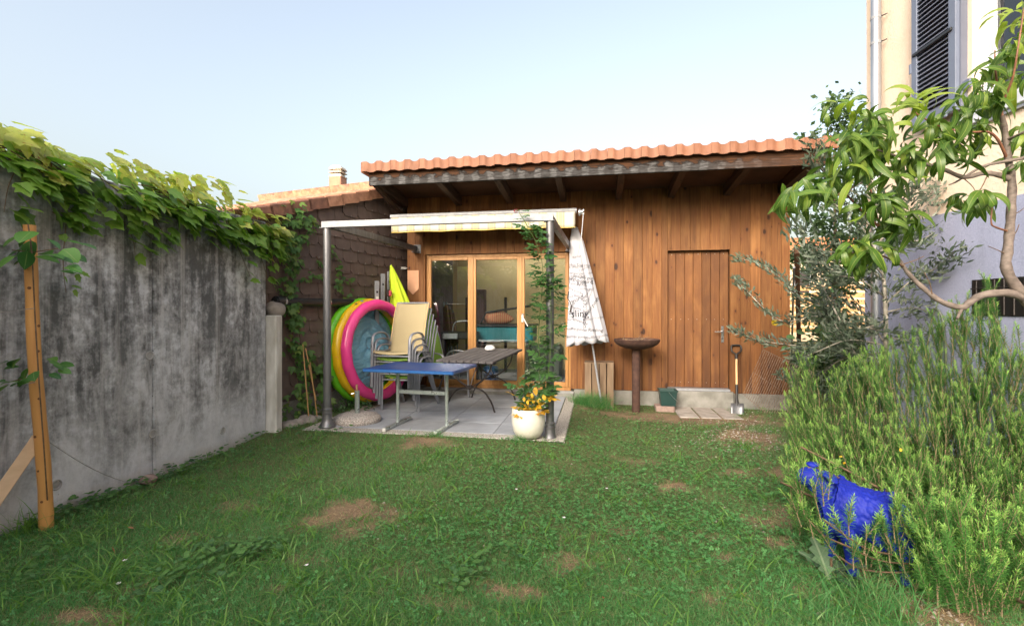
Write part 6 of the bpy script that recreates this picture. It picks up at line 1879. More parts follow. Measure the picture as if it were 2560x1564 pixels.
br('branch', [(2243, 643, D0 + .16), (2207, 579, D0 + .18), (2159, 531, D0 + .2), (2103, 475, D0 + .22), (2067, 463, D0 + .2), (2015, 486, D0 + .16)], .012, .004, M_REDBARK)
br('branch', [(2199, 568, D0 + .18), (2185, 510, D0 + .16), (2171, 450, D0 + .14), (2155, 391, D0 + .12), (2138, 350, D0 + .1), (2135, 336, D0 + .1)], .007, .003, M_REDBARK)
br('branch', [(2258, 665, D0 + .15), (2220, 645, D0 + .12), (2180, 632, D0 + .1), (2130, 632, D0 + .08)], .009, .004, M_BROWNSTEM)
br('branch', [(2522, 447, D0), (2495, 437, D0), (2458, 433, D0), (2410, 443, D0), (2358, 423, D0 + .02), (2310, 408, D0 + .03), (2266, 397, D0 + .05), (2210, 380, D0 + .05), (2185, 372, D0 + .05)], .020, .005, M_BARK)
br('branch', [(2620, 378, D0 - .15), (2560, 395, D0 - .05), (2474, 411, D0), (2440, 425, D0 + .02), (2390, 455, D0 + .04), (2372, 462, D0 + .05)], .014, .004, M_BARK)
br('branch', [(2517, 395, D0), (2495, 350, D0 - .03), (2470, 330, D0 - .04), (2430, 330, D0 - .02), (2360, 320, D0), (2300, 290, D0), (2290, 280, D0)], .010, .003, M_REDBARK)
br('branch', [(2516, 350, D0), (2560, 330, D0 - .1), (2600, 300, D0 - .15)], .010, .006, M_BARK)
br('branch', [(2500, 270, D0), (2530, 200, D0 - .08), (2545, 120, D0 - .12), (2560, 20, D0 - .12)], .008, .004, M_REDBARK)
br('branch', [(2527, 580, D0), (2490, 568, D0 - .02), (2478, 555, D0 - .03), (2482, 500, D0 - .03)], .007, .004, M_REDBARK)
for (u0, v0, u1, v1) in ((2525, 540, 2560, 520), (2524, 600, 2548, 560), (2521, 640, 2470, 615), (2468, 440, 2430, 500), (2408, 445, 2440, 480), (2330, 735, 2310, 680), (2260, 660, 2310, 640)):
    br('twig', [(u0, v0, D0), ((u0 + u1) / 2 + 4, (v0 + v1) / 2, D0 - .01), (u1, v1, D0 - .02)], .004, .002, M_BROWNSTEM)
CL = [(2135, 335, 90, 16, 0), (2110, 380, 40, 12, 0), (2160, 360, 50, 14, 0), (2185, 330, 50, 12, 0), (2150, 420, 40, 12, 0), (2095, 440, 50, 12, 0), (2060, 460, 36, 10, 0), (1985, 500, 36, 14, 0), (2020, 486, 26, 7, 0), (2290, 280, 26, 10, 1), (2265, 310, 40, 9, 1),
      (2330, 330, 50, 13, 0), (2380, 350, 50, 14, 0), (2440, 330, 50, 14, 0), (2420, 290, 45, 12, 0), (2475, 260, 45, 14, 0), (2480, 190, 40, 12, 0), (2460, 220, 40, 9, 0), (2530, 140, 36, 12, 0), (2545, 70, 36, 12, 1), (2550, 220, 30, 8, 0), (2555, 350, 30, 9, 0), (2550, 430, 24, 5, 0),
      (2300, 400, 50, 12, 0), (2250, 390, 45, 12, 0), (2210, 380, 45, 11, 0), (2350, 410, 45, 9, 0), (2440, 510, 26, 12, 0), (2400, 520, 22, 5, 0), (2160, 530, 40, 12, 0), (2210, 520, 40, 12, 0), (2250, 560, 40, 13, 0), (2200, 590, 35, 10, 0), (2270, 590, 25, 6, 0),
      (2120, 640, 30, 11, 0), (2155, 650, 30, 11, 0), (2185, 640, 24, 7, 0), (2225, 640, 22, 5, 0), (2060, 500, 22, 5, 0), (2240, 470, 36, 8, 0), (2120, 300, 36, 8, 1)]
items = []
for u, v, sp_, n, new in CL:
    for i in range(int(n * 1.45)):
        uu, vv = u + max(-1.5, min(1.5, random.gauss(0, 1))) * sp_ * .55, v + max(-1.5, min(1.5, random.gauss(0, 1))) * sp_ * .45 - 22
        p = atD(uu, vv, D0 + random.uniform(-.12, .22))
        a = random.uniform(0, 2 * pi)
        if new: tipd = Vector((cos(a) * .8, sin(a) * .8, random.uniform(.1, .9)))
        else: tipd = Vector((cos(a) * .7, sin(a) * .7, random.uniform(-1.1, .15)))
        nrm_ = Vector((-.2, -.5, .75)) + rv(.5)
        items.append((random.choice(L_PEACH), M_PEACHN if (new and random.random() < .7) or random.random() < .1 else M_PEACH, frame(p, tipd, nrm_, random.uniform(.13, .21))))
foliage(pe, 'leaf', items, 300)

# ------------------------------------------------------------------ blue sheep statue
sh_ = thing('sheep_statue', 'ultramarine blue plastic sheep statue half hidden under the rosemary', 'statue', (1.36, 2.78, 0))
vs = [(1.34, 2.80, .295), (1.24, 2.84, .325), (1.165, 2.865, .415), (1.115, 2.865, .47), (1.055, 2.845, .445), (1.42, 2.765, .285), (1.475, 2.745, .275),
      (1.245, 2.90, .20), (1.235, 2.905, .09), (1.235, 2.905, .01), (1.27, 2.75, .20), (1.262, 2.73, .09), (1.26, 2.725, .01),
      (1.48, 2.80, .18), (1.485, 2.80, .09), (1.485, 2.80, .01), (1.47, 2.68, .18), (1.475, 2.67, .09), (1.475, 2.665, .01), (1.55, 2.71, .32)]
es = [(0, 1), (1, 2), (2, 3), (3, 4), (0, 5), (5, 6), (1, 7), (7, 8), (8, 9), (1, 10), (10, 11), (11, 12), (6, 13), (13, 14), (14, 15), (6, 16), (16, 17), (17, 18), (6, 19)]
rs = [.128, .112, .07, .064, .04, .128, .11, .05, .03, .032, .05, .03, .032, .05, .03, .032, .05, .03, .032, .03]
me = bpy.data.meshes.new('body'); o_ = wloc(sh_)
me.from_pydata([tuple(Vector(v) - o_) for v in vs], es, []); me.update()
bo = bpy.data.objects.new('body', me); put(bo, sh_)
sk = bo.modifiers.new('skin', 'SKIN'); 
for i, r_ in enumerate(rs):
    me.skin_vertices[0].data[i].radius = (r_, r_); me.skin_vertices[0].data[i].use_root = (i == 0)
ss = bo.modifiers.new('sub', 'SUBSURF'); ss.levels = 5; ss.render_levels = 5
dg_ = bpy.context.evaluated_depsgraph_get(); me2 = bpy.data.meshes.new_from_object(bo.evaluated_get(dg_))
bo.modifiers.clear(); bo.data = me2; me = me2
# locks of wool on the trunk, smooth head and legs
from mathutils import noise as mnoise
nrmv = [v.normal.copy() for v in me.vertices]
for v, nv in zip(me.vertices, nrmv):
    w_ = v.co + o_
    k_ = min(1, max(0, (w_.z - .16) / .06)) * min(1, max(0, (w_.x - 1.155) / .05))
    if k_ <= 0: continue
    q_ = Vector((w_.x * 44, w_.y * 44, w_.z * 24 + .5 * sin(w_.x * 60)))
    d_ = mnoise.voronoi(q_)[0]
    v.co += nv * k_ * (.007 * (1 - min(1, d_[0] * 1.5)) + .006 * min(1, (d_[1] - d_[0]) * 3) - .004)
me.update()
tt_ = NT('ultramarine_plastic'); tt_.setp(.62, 0, .35); tt_.base(tt_.ramp(tt_.noise(tt_.coord(), 12, 4), [(.3, (.004, .014, .27)), (.7, (.006, .02, .33))]))
me.materials.append(tt_.m); me.polygons.foreach_set('use_smooth', [True] * len(me.polygons)); pass
for sy in (-1, 1):
    b = MB(); e = Vector((1.155, 2.865 + sy * .055, .50)); b.tube(poly([e, e + Vector((.02, sy * .05, -.005)), e + Vector((.035, sy * .085, -.03))], 4), [.02, .03, .03, .032, .032, .03, .024, .016, .005], 10, flat=(1, .4)); b.build('ear', tt_.m, sh_, 60)

# ------------------------------------------------------------------ rosemary bush
rb = thing('rosemary_bush', 'large sprawling rosemary bush with upright needle sprigs on the right', 'shrub', (2.1, 3.1, 0))
M_ROSM = leafmat('rosemary_needle', G((.06, .185, .042), (.09, .24, .052), (.048, .15, .038), (.135, .31, .07)), None, .7, .2, spec=.2)
M_ROSMT = leafmat('rosemary_tip', G((.22, .43, .09), (.28, .48, .12)), None, .7, .25, spec=.2)
def in_poly(x, y, P):
    c = False; j = len(P) - 1
    for i in range(len(P)):
        if (P[i][1] > y) != (P[j][1] > y) and x < (P[j][0] - P[i][0]) * (y - P[i][1]) / (P[j][1] - P[i][1]) + P[i][0]: c = not c
        j = i
    return c
SHEEPW = [(2000, 1160), (2085, 1160), (2230, 1255), (2262, 1330), (2240, 1385), (2150, 1465), (2070, 1430), (2035, 1310), (2000, 1245)]
PLINE = [(1968, 1160), (1975, 1290), (2010, 1400), (2120, 1470), (2250, 1480), (2420, 1500), (2470, 1620), (2700, 1640), (2760, 700), (2560, 690), (2510, 650), (2455, 640), (2400, 745), (2330, 765), (2270, 790), (2210, 835), (2120, 880), (2050, 930), (1990, 850), (1965, 900), (1950, 1000), (1960, 1100)]
# sprigs: tip from the bush's outline in depth layers standing one behind another
V_, F_, T_ = [], [], []; tV, tF, tT = [], [], []; sV, sF = [], []
nsp = 0
def quad(store, f, T, p, d, side, L, w, tint):
    b_ = len(store)
    store += [tuple(p - side * w), tuple(p + side * w), tuple(p + d * L + side * w * .5), tuple(p + d * L - side * w * .5)]
    f += [(b_, b_ + 1, b_ + 2), (b_, b_ + 2, b_ + 3)]; T += [tint] * 4
def front_depth(u, v):
    """how near the bush's surface is at a picture position"""
    d = 2.25 + max(0, (1500 - v)) * .00205
    return d + max(0, (2250 - u)) * .0007 + (.25 if u < 2100 and v < 1000 else 0)
tries = 0
rr_ = random.Random(3)
def sprig(base, dirv_, L, tint, r0, bend):
    """a straight shoot: woody stem with needles all round, paler at the tip"""
    tip = base + dirv_ * L
    midp = (tip + base) / 2 + bend
    pts = [base, (base + midp) / 2 + bend * .3, midp, (midp + tip) / 2 + bend * .2, tip]
    sd = dirv_.orthogonal().normalized(); fd = dirv_.cross(sd)
    for k in range(4):
        for q_ in (sd, fd):
            b_ = len(sV); w = r0 * (1 - .17 * k)
            sV.extend([tuple(pts[k] - q_ * w), tuple(pts[k] + q_ * w), tuple(pts[k + 1] + q_ * w * .85), tuple(pts[k + 1] - q_ * w * .85)])
            sF.extend([(b_, b_ + 1, b_ + 2), (b_, b_ + 2, b_ + 3)])
    nn = int(L * 330)
    for k in range(nn):
        f = k / nn; seg = min(3, int(f * 4)); p = pts[seg] + (pts[seg + 1] - pts[seg]) * (f * 4 - seg)
        a = k * 2.4 + rr_.random() * .8
        rad = sd * cos(a) + fd * sin(a)
        nd = (rad + dirv_ * (.35 + .9 * f ** 3) + Vector((rr_.gauss(0, .15), rr_.gauss(0, .15), rr_.gauss(0, .15)))).normalized()
        side = nd.cross(dirv_ + Vector((.01, 0, 0))).normalized()
        ln = .033 * (1 - .45 * f) * rr_.uniform(.8, 1.2)
        if L * (1 - f) < .035: quad(tV, tF, tT, p, nd, side, ln, .0023, tint)
        else: quad(V_, F_, T_, p, nd, side, ln, .0021, tint)
def blocks(p0, p1, d):
    """would this shoot hide the sheep?"""
    if d > 2.75: return False
    return any(in_poly(*pix(p0 + (p1 - p0) * f)[:2], SHEEPW) for f in (0, .25, .5, .75, 1))
while nsp < 900 and tries < 60000:
    tries += 1
    u, v = rr_.uniform(1945, 2700), rr_.uniform(640, 1600)
    if not in_poly(u, v, PLINE): continue
    d = front_depth(u, v) + (rr_.uniform(0, .25) if rr_.random() < .62 else rr_.uniform(.2, .85))
    if u > 2190 and 1240 < v < 1520: d = min(d, max(2.12, 2.5 - (u - 2190) * .003) + rr_.random() * .25)
    if u > 2300: d = max(d, 1.95)
    tip = atD(u, v, d)
    if tip.z < .08 or (tip - HCc).dot(hn) < .1: continue
    root = Vector((2.15, 3.1, 0)); out = Vector((tip.x - root.x, tip.y - root.y, 0))
    dirv_ = (Vector((0, 0, 1)) + out * .26 + Vector((rr_.gauss(0, .12), rr_.gauss(0, .12), 0))).normalized()
    L = min(rr_.uniform(.32, .64), max(.1, tip.z * .92))
    base = tip - dirv_ * L
    if blocks(base, tip, d) and rr_.random() > .30: continue
    nsp += 1; tint = rr_.random()
    bend = Vector((rr_.gauss(0, .012), rr_.gauss(0, .012), 0)) - out * .02
    sprig(base, dirv_, L, tint, .0032, bend)
    for k in range(rr_.randint(2, 4)):
        f = rr_.uniform(.15, .82); p = base + dirv_ * (L * f) + bend * (4 * f * (1 - f))
        a = rr_.uniform(0, 6.283); sd = dirv_.orthogonal().normalized(); fd = dirv_.cross(sd)
        d2 = (dirv_ + (sd * cos(a) + fd * sin(a)) * rr_.uniform(.25, .6) + Vector((0, 0, .25))).normalized()
        L2 = rr_.uniform(.09, .12 + .22 * (1 - f))
        if blocks(p, p + d2 * L2, d) and rr_.random() > .5: continue
        sprig(p, d2, L2, (tint + rr_.uniform(0, .2)) % 1, .0020, d2 * 0 + Vector((0, 0, -.004)))
# shoots in front of the sheep
for u0, v0, u1, v1 in ((1995, 1170, 2008, 1269), (1983, 1181, 2000, 1248), (2026, 1197, 2048, 1285), (2052, 1160, 2058, 1248), (2078, 1168, 2072, 1232), (2118, 1264, 2122, 1322), (2130, 1341, 2133, 1407), (2162, 1354, 2165, 1402), (2170, 1317, 2162, 1367),
                       (2191, 1317, 2183, 1359), (2194, 1285, 2215, 1340), (2228, 1269, 2236, 1340), (2218, 1341, 2223, 1390), (1995, 1269, 2024, 1301), (2037, 1303, 2077, 1370), (2072, 1285, 2109, 1333), (2010, 1245, 2030, 1330), (2050, 1330, 2090, 1385), (2240, 1300, 2250, 1380), (2205, 1300, 2225, 1360), (1975, 1235, 1998, 1300), (2145, 1375, 2160, 1425), (2190, 1370, 2200, 1420), (2225, 1225, 2250, 1300), (2240, 1240, 2262, 1320), (2215, 1395, 2235, 1440), (2250, 1360, 2262, 1430)):
    tip, base = atD(u0, v0, 2.34), atD(u1, v1, 2.32); dv = (tip - base); L = dv.length; dv.normalize(); tint = rr_.random()
    sprig(base - dv * .03, dv, L + .03, tint, .0028, Vector((0, 0, 0)))
    for k in range(3):
        f = rr_.uniform(.1, .7); a = rr_.uniform(0, 6.283); sd = dv.orthogonal().normalized(); fd = dv.cross(sd)
        d2 = (dv + (sd * cos(a) + fd * sin(a)) * rr_.uniform(.3, .6)).normalized()
        sprig(base + dv * (L * f), d2, rr_.uniform(.06, .12), tint, .0018, Vector((0, 0, 0)))
for pts in ([(2000, 1255), (2050, 1330), (2120, 1365), (2200, 1400), (2300, 1410)], [(2090, 1385), (2150, 1420), (2240, 1430), (2330, 1420)], [(2060, 1300), (2110, 1335), (2170, 1372), (2230, 1385)]):
    b = MB(); b.tube(poly([atD(u, v, 2.335) for u, v in pts], 5), .0045, 6); b.build('branch', M_BROWNSTEM, rb, 60)
lc0 = lambda n_: np.ones((n_, 3), dtype=np.float32)
fast('foliage', V_, F_, M_ROSM, rb, {'tint': ('FLOAT', T_), 'lc': ('FLOAT_VECTOR', lc0(len(V_)))}, kind='stuff')
fast('sprig_tips', tV, tF, M_ROSMT, rb, {'tint': ('FLOAT', tT), 'lc': ('FLOAT_VECTOR', lc0(len(tV)))}, kind='stuff')
fast('sprig_stems', sV, sF, mat('rosemary_stem', (.30, .22, .14), (.22, .16, .10), rough=.8, scale=20), rb, kind='stuff')
for i in range(26):
    a = random.uniform(2.2, 4.6); L = random.uniform(.5, 1.15)
    e = Vector((2.15 + cos(a) * L, 3.1 + sin(a) * L * .75, random.uniform(.08, .5)))
    if e.y < 2.15 or (e.x < 1.7 and e.y < 3.05): continue
    b = MB(); p0 = Vector((2.15 + random.uniform(-.1, .1), 3.1 + random.uniform(-.1, .1), .0))
    b.tube(poly([p0, p0 + (e - p0) * .35 + Vector((0, 0, -.02)) + rv(.03), p0 + (e - p0) * .7 + Vector((0, 0, -.03)) + rv(.03), e], 5), [.014 - .0006 * k for k in range(16)], 7); b.build('branch', M_BROWNSTEM, rb, 60)
for pts in ([(2078, 1395), (2082, 1430), (2110, 1447), (2180, 1452), (2260, 1445), (2330, 1420)], [(2020, 1168), (2080, 1185), (2140, 1220), (2200, 1240), (2260, 1280)]):
    ps_ = poly([atD(u, v, 2.44 if v > 1300 else 2.62) for u, v in pts], 5)
    b = MB(); b.tube(ps_, .0055, 6); b.build('branch', M_BROWNSTEM, rb, 60)
for i, (u, v) in enumerate(((2106, 1142), (2112, 1153), (2380, 1250), (2250, 1128))):
    items = [(lf_oval, M_YEL, frame(atD(u, v, front_depth(u, v) - .05), rv(1), Vector((0, -.7, .5)), .024 if i < 2 else .026))]
    if i == 0: fl_l = thing('fallen_leaf', 'small yellow leaf caught in the rosemary near the sheep', 'leaf', tuple(atD(u, v, 2.9)))
    foliage(fl_l, 'blade', items, 5)

# ------------------------------------------------------------------ olive tree between the shed and the house
ol = thing('olive_tree', 'young grey-green olive tree growing between the shed and the house', 'tree', tuple(atD(2216, 1000, 4.75).xy) + (0,))
ob = atD(2214, 800, 4.75)
ps_ = poly([(ob.x, ob.y, -.05), (ob.x, ob.y, .6), (ob.x, ob.y, 1.3), atD(2205, 640, 4.8), atD(2190, 500, 4.85), atD(2170, 400, 4.9)], 6)
b = MB(); b.tube(ps_, [.028 - .0007 * i for i in range(len(ps_))], 9); b.build('trunk', mat('olive_bark', (.40, .38, .33), (.26, .24, .2), rough=.8, scale=20, bump=.3), ol, 60)
OB = [[(2214, 860), (2130, 760), (2000, 745), (1960, 700), (1900, 660), (1840, 705 - 60)], [(2200, 900), (2080, 870), (1960, 860), (1880, 845), (1832, 823)], [(2214, 830), (2050, 790), (1950, 800), (1860, 720), (1840, 700)], [(2210, 700), (2120, 640), (2040, 620), (1985, 560)], [(2205, 650), (2150, 560), (2100, 520), (2050, 480)],
      [(2195, 560), (2240, 500), (2300, 470), (2330, 430)], [(2200, 600), (2260, 560), (2330, 500), (2390, 430)], [(2214, 760), (2280, 700), (2340, 670), (2390, 625)], [(2214, 780), (2290, 770), (2370, 800)], [(2205, 640), (2250, 600), (2300, 600), (2370, 560)], [(2214, 880), (2100, 900), (2020, 960), (1950, 940)], [(2190, 500), (2170, 440), (2130, 390)],
      [(2214, 800), (2150, 820), (2080, 790), (2020, 780)], [(2200, 860), (2120, 850), (2040, 880), (1990, 900)], [(2214, 840), (2270, 850), (2330, 830)], [(2214, 900), (2150, 930), (2060, 990)], [(2210, 740), (2150, 700), (2090, 690), (2030, 700)], [(2190, 520), (2120, 470), (2060, 430), (2040, 380)], [(2210, 690), (2160, 650), (2060, 660), (2010, 640)], [(2100, 800), (2060, 720), (2040, 650)], [(2150, 900), (2100, 830), (2070, 780)]]
lf_ol = blade(.13, .2, .1, 3)
items = []
for k, pts in enumerate(OB):
    dd = 4.75; far_ = pts[-1][0] < 1960
    pw_ = [atD(u, v, dd + (i / (len(pts) - 1)) * (1.6 if far_ else random.uniform(-.5, .6))) for i, (u, v) in enumerate(pts)]
    if far_:
        for q_ in pw_: q_.y = min(q_.y, YW - .12)
    ps_ = poly(pw_, 8)
    b = MB(); b.tube(ps_, [.009 - .0065 * i / len(ps_) for i in range(len(ps_))], 6); b.build('branch', bpy.data.materials['olive_bark'], ol, 60)
    for i, p in enumerate(ps_[3:]):
        f = i / len(ps_)
        t_ = (ps_[min(i + 4, len(ps_) - 1)] - ps_[i + 2]).normalized()
        for _ in range(11 if far_ else 16):
            q_ = p + rv(.10 if not far_ else .05)
            items.append((lf_ol, M_OLIVE, frame(q_, t_ + rv(.9) + Vector((0, 0, .25)), rv(1) + Vector((0, 0, .5)), random.uniform(.055, .095))))
foliage(ol, 'leaf', items, 0)
# tall sow thistle with a yellow flower
ww = thing('yellow_flower_weed', 'tall leafy weed with one yellow flower by the shed corner', 'plant', tuple(atZ(2060, 1000, gy)))
wpt = [atZ(2060, 1000, gy), atD(2062, 900, 5.6), atD(2055, 780, 5.6), atD(2050, 700, 5.6)]
b = MB(); b.tube(poly(wpt, 5), .008, 6); b.build('stem', M_STEM, ww)
fw_ = [atD(2055, 850, 5.6), atD(2000, 830, 5.7), atD(1960, 810, 5.8), atD(1938, 806, 5.8)]
b = MB(); b.tube(poly(fw_, 5), .004, 6); b.build('stem', M_STEM, ww)
items = []
M_WEED = leafmat('weed_leaf', G((.06, .14, .05), (.08, .17, .06)), (.16, .24, .1), .5, .25)
for u, v, s in ((2070, 725, .1), (2030, 750, .12), (2085, 790, .13), (2020, 790, .13), (2050, 830, .14), (1990, 830, .1), (1965, 840, .1), (2090, 860, .13), (2030, 880, .13), (1975, 870, .1), (2110, 750, .1)):
    items.append((L_ROUND[0], M_WEED, frame(atD(u, v, 5.55), Vector((random.choice((-1, 1)), -.3, -.2)) + rv(.3), Vector((0, -.6, .8)), s)))
foliage(ww, 'leaf', items, 40)
yf = atD(1936, 806, 5.75); M_YF = mat('yellow_petal', (.75, .55, .01), rough=.6)
for i in range(14):
    a = i * 2 * pi / 14; b = MB(); d = Vector((cos(a), -.25, sin(a))); b.add([yf, yf + d * .032 + Vector((-sin(a), 0, cos(a))) * .006, yf + d * .036, yf + d * .032 - Vector((-sin(a), 0, cos(a))) * .006], [(0, 1, 2, 3)]); b.build('petal', M_YF, ww)
# shrubs and trees beyond the gap
def clumptree(name, label, cat, base, h0, h1, rx, n, m, tr=.06, size=.12, seed=0, holes=.0, group=None):
    r_ = random.Random(seed); base = Vector(base)
    o = thing(name, label, cat, tuple(base), group=group)
    b = MB(); top = base + Vector((0, 0, h1 * .8)); b.tube([base - Vector((0, 0, .1)), base + Vector((.05, 0, h0)), top], [tr, tr * .7, tr * .2], 8); b.build('trunk', M_BROWNSTEM, o, 60)
    cl = [(r_.uniform(-1, 1), r_.uniform(-1, 1), r_.uniform(0, 1)) for _ in range(26)]
    for i in range(7):
        a = r_.uniform(0, 6.28); zz = h0 + (h1 - h0) * r_.uniform(0, .7); b = MB()
        b.tube([base + Vector((0, 0, zz)), base + Vector((cos(a) * rx * .6, sin(a) * rx * .6, zz + .3 * rx))], [tr * .4, tr * .1], 5); b.build('limb', M_BROWNSTEM, o)
    V_, F_, T_ = [], [], []
    for i in range(n):
        c = r_.choice(cl); f = c[2]
        w = rx * (sin(pi * min(.98, .15 + f * .8)) ** .7)
        p = base + Vector((c[0] * w * .8 + r_.gauss(0, rx * .16), c[1] * w * .8 + r_.gauss(0, rx * .16), h0 + (h1 - h0) * f + r_.gauss(0, rx * .14)))
        nv = Vector((r_.gauss(0, 1), r_.gauss(0, 1), r_.gauss(0, 1) + .8)).normalized(); t_ = nv.orthogonal().normalized(); t_ = Matrix.Rotation(r_.uniform(0, 6.28), 3, nv) @ t_; s_ = nv.cross(t_)
        L = size * r_.uniform(.6, 1.3); b_ = len(V_)
        V_ += [tuple(p), tuple(p + t_ * L * .5 + s_ * L * .3), tuple(p + t_ * L), tuple(p + t_ * L * .5 - s_ * L * .3)]; F_ += [(b_, b_ + 1, b_ + 2, b_ + 3)]; T_ += [r_.random()] * 4
    fast('crown', V_, F_, m, o, {'tint': ('FLOAT', T_), 'lc': ('FLOAT_VECTOR', np.ones((len(V_), 3)))}, kind='stuff')
    return o
M_BG = leafmat('dark_foliage', G((.05, .10, .035), (.08, .14, .05), (.04, .08, .03)), None, .5, .25)
M_BG2 = leafmat('hedge_foliage', G((.07, .14, .03), (.10, .18, .04), (.06, .12, .03)), None, .5, .25)
p = atY(2085, 800, 12.5)
clumptree('maple_tree', 'dark leafy tree rising behind the shed next to the house corner', 'tree', (p.x, 12.5, 0), 1.2, 6.3, 1.15, 3600, M_BG, .09, .13, 4)
clumptree('added_shade_tree', 'added unseen tree behind the viewer, put there to shade the near lawn', 'tree', (-2.7, -3.7, 0), 2.1, 4.3, 1.45, 5600, M_BG, .08, .2, 77)  # invented tree out of view, casts shade on the near lawn
p = atY(2010, 900, 9.2); clumptree('garden_shrub', 'dark green shrub in the gap right of the shed', 'shrub', (p.x + .45, 9.2, 0), .1, 1.25, .55, 2600, M_BG, .03, .09, 7)
p = atY(2130, 900, 8.2); clumptree('garden_shrub', 'leafy shrub close to the house corner behind the olive tree', 'shrub', (p.x - .1, 8.2, 0), .1, 1.15, .45, 2000, M_BG, .03, .08, 9)
for i in range(6):
    clumptree('hedge_bush', ['hedge bush far left behind the viewer', 'second hedge bush from the left behind the viewer', 'third hedge bush from the left behind the viewer', 'fourth hedge bush from the left behind the viewer', 'fifth hedge bush from the left behind the viewer', 'hedge bush far right behind the viewer'][i], 'hedge', (-6.5 + i * 1.7, -7.5, 0), .2, 3.0 + .5 * sin(i * 2.1), 1.1, 900, M_BG2, .05, .3, 30 + i, group='hedge behind the viewer')
# ------------------------------------------------------------------ lawn plants
def sample_ground(n, dmin=1.9, dmax=7.6):
    """positions spread evenly over the picture's lawn"""
    out = []
    while len(out) < n:
        k = n * 2
        u = RNG.uniform(-250, 2560, k); v = RNG.uniform(985, 1640, k)
        d = HC * FPX / (v - CY)
        # thin the far part: it is squeezed in the picture
        keep = RNG.random(k) < np.clip((d / 2.6) ** 1.0 * .55, 0, 1)
        x = -sin(TH) * d + cos(TH) * d * (u - CX) / FPX; y = cos(TH) * d + sin(TH) * d * (u - CX) / FPX
        ok = keep & (x > WX + .01) & (y < YW - .03) & (d > dmin) & (d < dmax) & ~((x > px0 + .0) & (x < px1) & (y > py0 - .01) & (y < YW)) & ~((y > 6.7) & (x > .85) & (x < 1.75)) & (x < 3.1)
        ok &= ~((x < -3.2) & (y > 6.6))
        out += list(zip(x[ok], y[ok]))
    return np.array(out[:n])
gzv = np.vectorize(gz)
def blades(P, h, w, lean, segs=2, seed=0, curl=1.0):
    n = len(P); r = np.random.default_rng(seed)
    z0 = gzv(P[:, 0], P[:, 1]) - .004
    a = r.uniform(0, 2 * pi, n); az = r.uniform(0, 2 * pi, n)
    H = h * r.uniform(.6, 1.35, n); ln = lean * r.uniform(.3, 1.5, n)
    d = np.stack([np.cos(a), np.sin(a)], 1); s = np.stack([-np.sin(az), np.cos(az)], 1)
    V = []; k = segs
    for i in range(k + 1):
        f = i / k
        off = d * (ln * H * f ** 1.6)[:, None]
        zz = z0 + H * (f - .35 * curl * ln * f * f)
        ww = (w * (1 - f) ** .7 if i < k else w * 0.04) * np.ones(n) * (.6 if i == 0 else 1)
        for sg in ((-1, 1) if i < k else (0,)):
            q_ = P + off + s * (sg * ww)[:, None]
            V.append(np.stack([q_[:, 0], q_[:, 1], zz], 1))
    m = len(V); A = np.stack(V, 1).reshape(-1, 3)
    tri = []
    for i in range(k - 1):
        b_ = i * 2; tri += [(b_, b_ + 1, b_ + 3), (b_, b_ + 3, b_ + 2)]
    b_ = (k - 1) * 2; tri.append((b_, b_ + 1, b_ + 2))
    F = (np.arange(n)[:, None, None] * m + np.array(tri)[None]).reshape(-1, 3)
    T = np.repeat(r.random(n), m)
    return A, F, T
M_GRASS = leafmat('grass_blade', G((.058, .225, .06), (.088, .295, .078), (.052, .20, .055), (.125, .30, .09), (.25, .275, .13)), None, .55, .3)
M_BROAD = leafmat('broad_grass', G((.11, .25, .045), (.15, .30, .06), (.095, .22, .045)), None, .45, .35)
M_CLOVER = leafmat('clover_leaf', G((.09, .265, .085), (.13, .33, .105), (.10, .29, .092), (.065, .21, .068)), None, .5, .3)
M_STRAW = leafmat('dry_straw', G((.40, .30, .17), (.30, .21, .11), (.48, .38, .23)), None, .8, .1)
P = sample_ground(300000)
bare = bareness(P[:, 0], P[:, 1])
pt = np.sin(P[:, 0] * 2.3 + 1) * np.sin(P[:, 1] * 2.9) + .6 * np.sin(P[:, 0] * 5.7 - P[:, 1] * 4.1)
cloverness = np.clip((P[:, 0] + 1.7) / 1.2, 0, 1) * np.clip((P[:, 1] - 2.3) / .8, 0, 1) * np.clip((2.0 - P[:, 0]) / .6, 0, 1)
keep = (RNG.random(len(P)) > bare * 1.0) & (RNG.random(len(P)) > cloverness * .62) & (RNG.random(len(P)) > .25 * (pt < -.4))
Pg = P[keep]
d_ = np.hypot(Pg[:, 0], Pg[:, 1])
A, F, T = blades(Pg, .042, .0016, .9, 2, 1)
qx, qy = A[:, 0], A[:, 1]
dry = (np.hypot((qx - .75) / .75, (qy - 2.75) / .6) < 1) & (T > .55)      # yellower, paler blades inside one oval patch
T = np.where(dry, .8 + .19 * T, T * .93)
fast('lawn_grass', A, F, M_GRASS, None, {'tint': ('FLOAT', T), 'lc': ('FLOAT_VECTOR', np.ones((len(A), 3)))}, kind='stuff', label='short fine grass covering the lawn')
# straw on the worn places
Ps = sample_ground(90000); bs = bareness(Ps[:, 0], Ps[:, 1]); Ps = Ps[RNG.random(len(Ps)) < bs * .9 + .035]
A, F, T = blades(Ps, .03, .0015, 2.6, 2, 2, .3)
fast('dry_grass', A, F, M_STRAW, None, {'tint': ('FLOAT', T), 'lc': ('FLOAT_VECTOR', np.ones((len(A), 3)))}, kind='stuff', label='pale dry straw lying on the worn patches of the lawn')
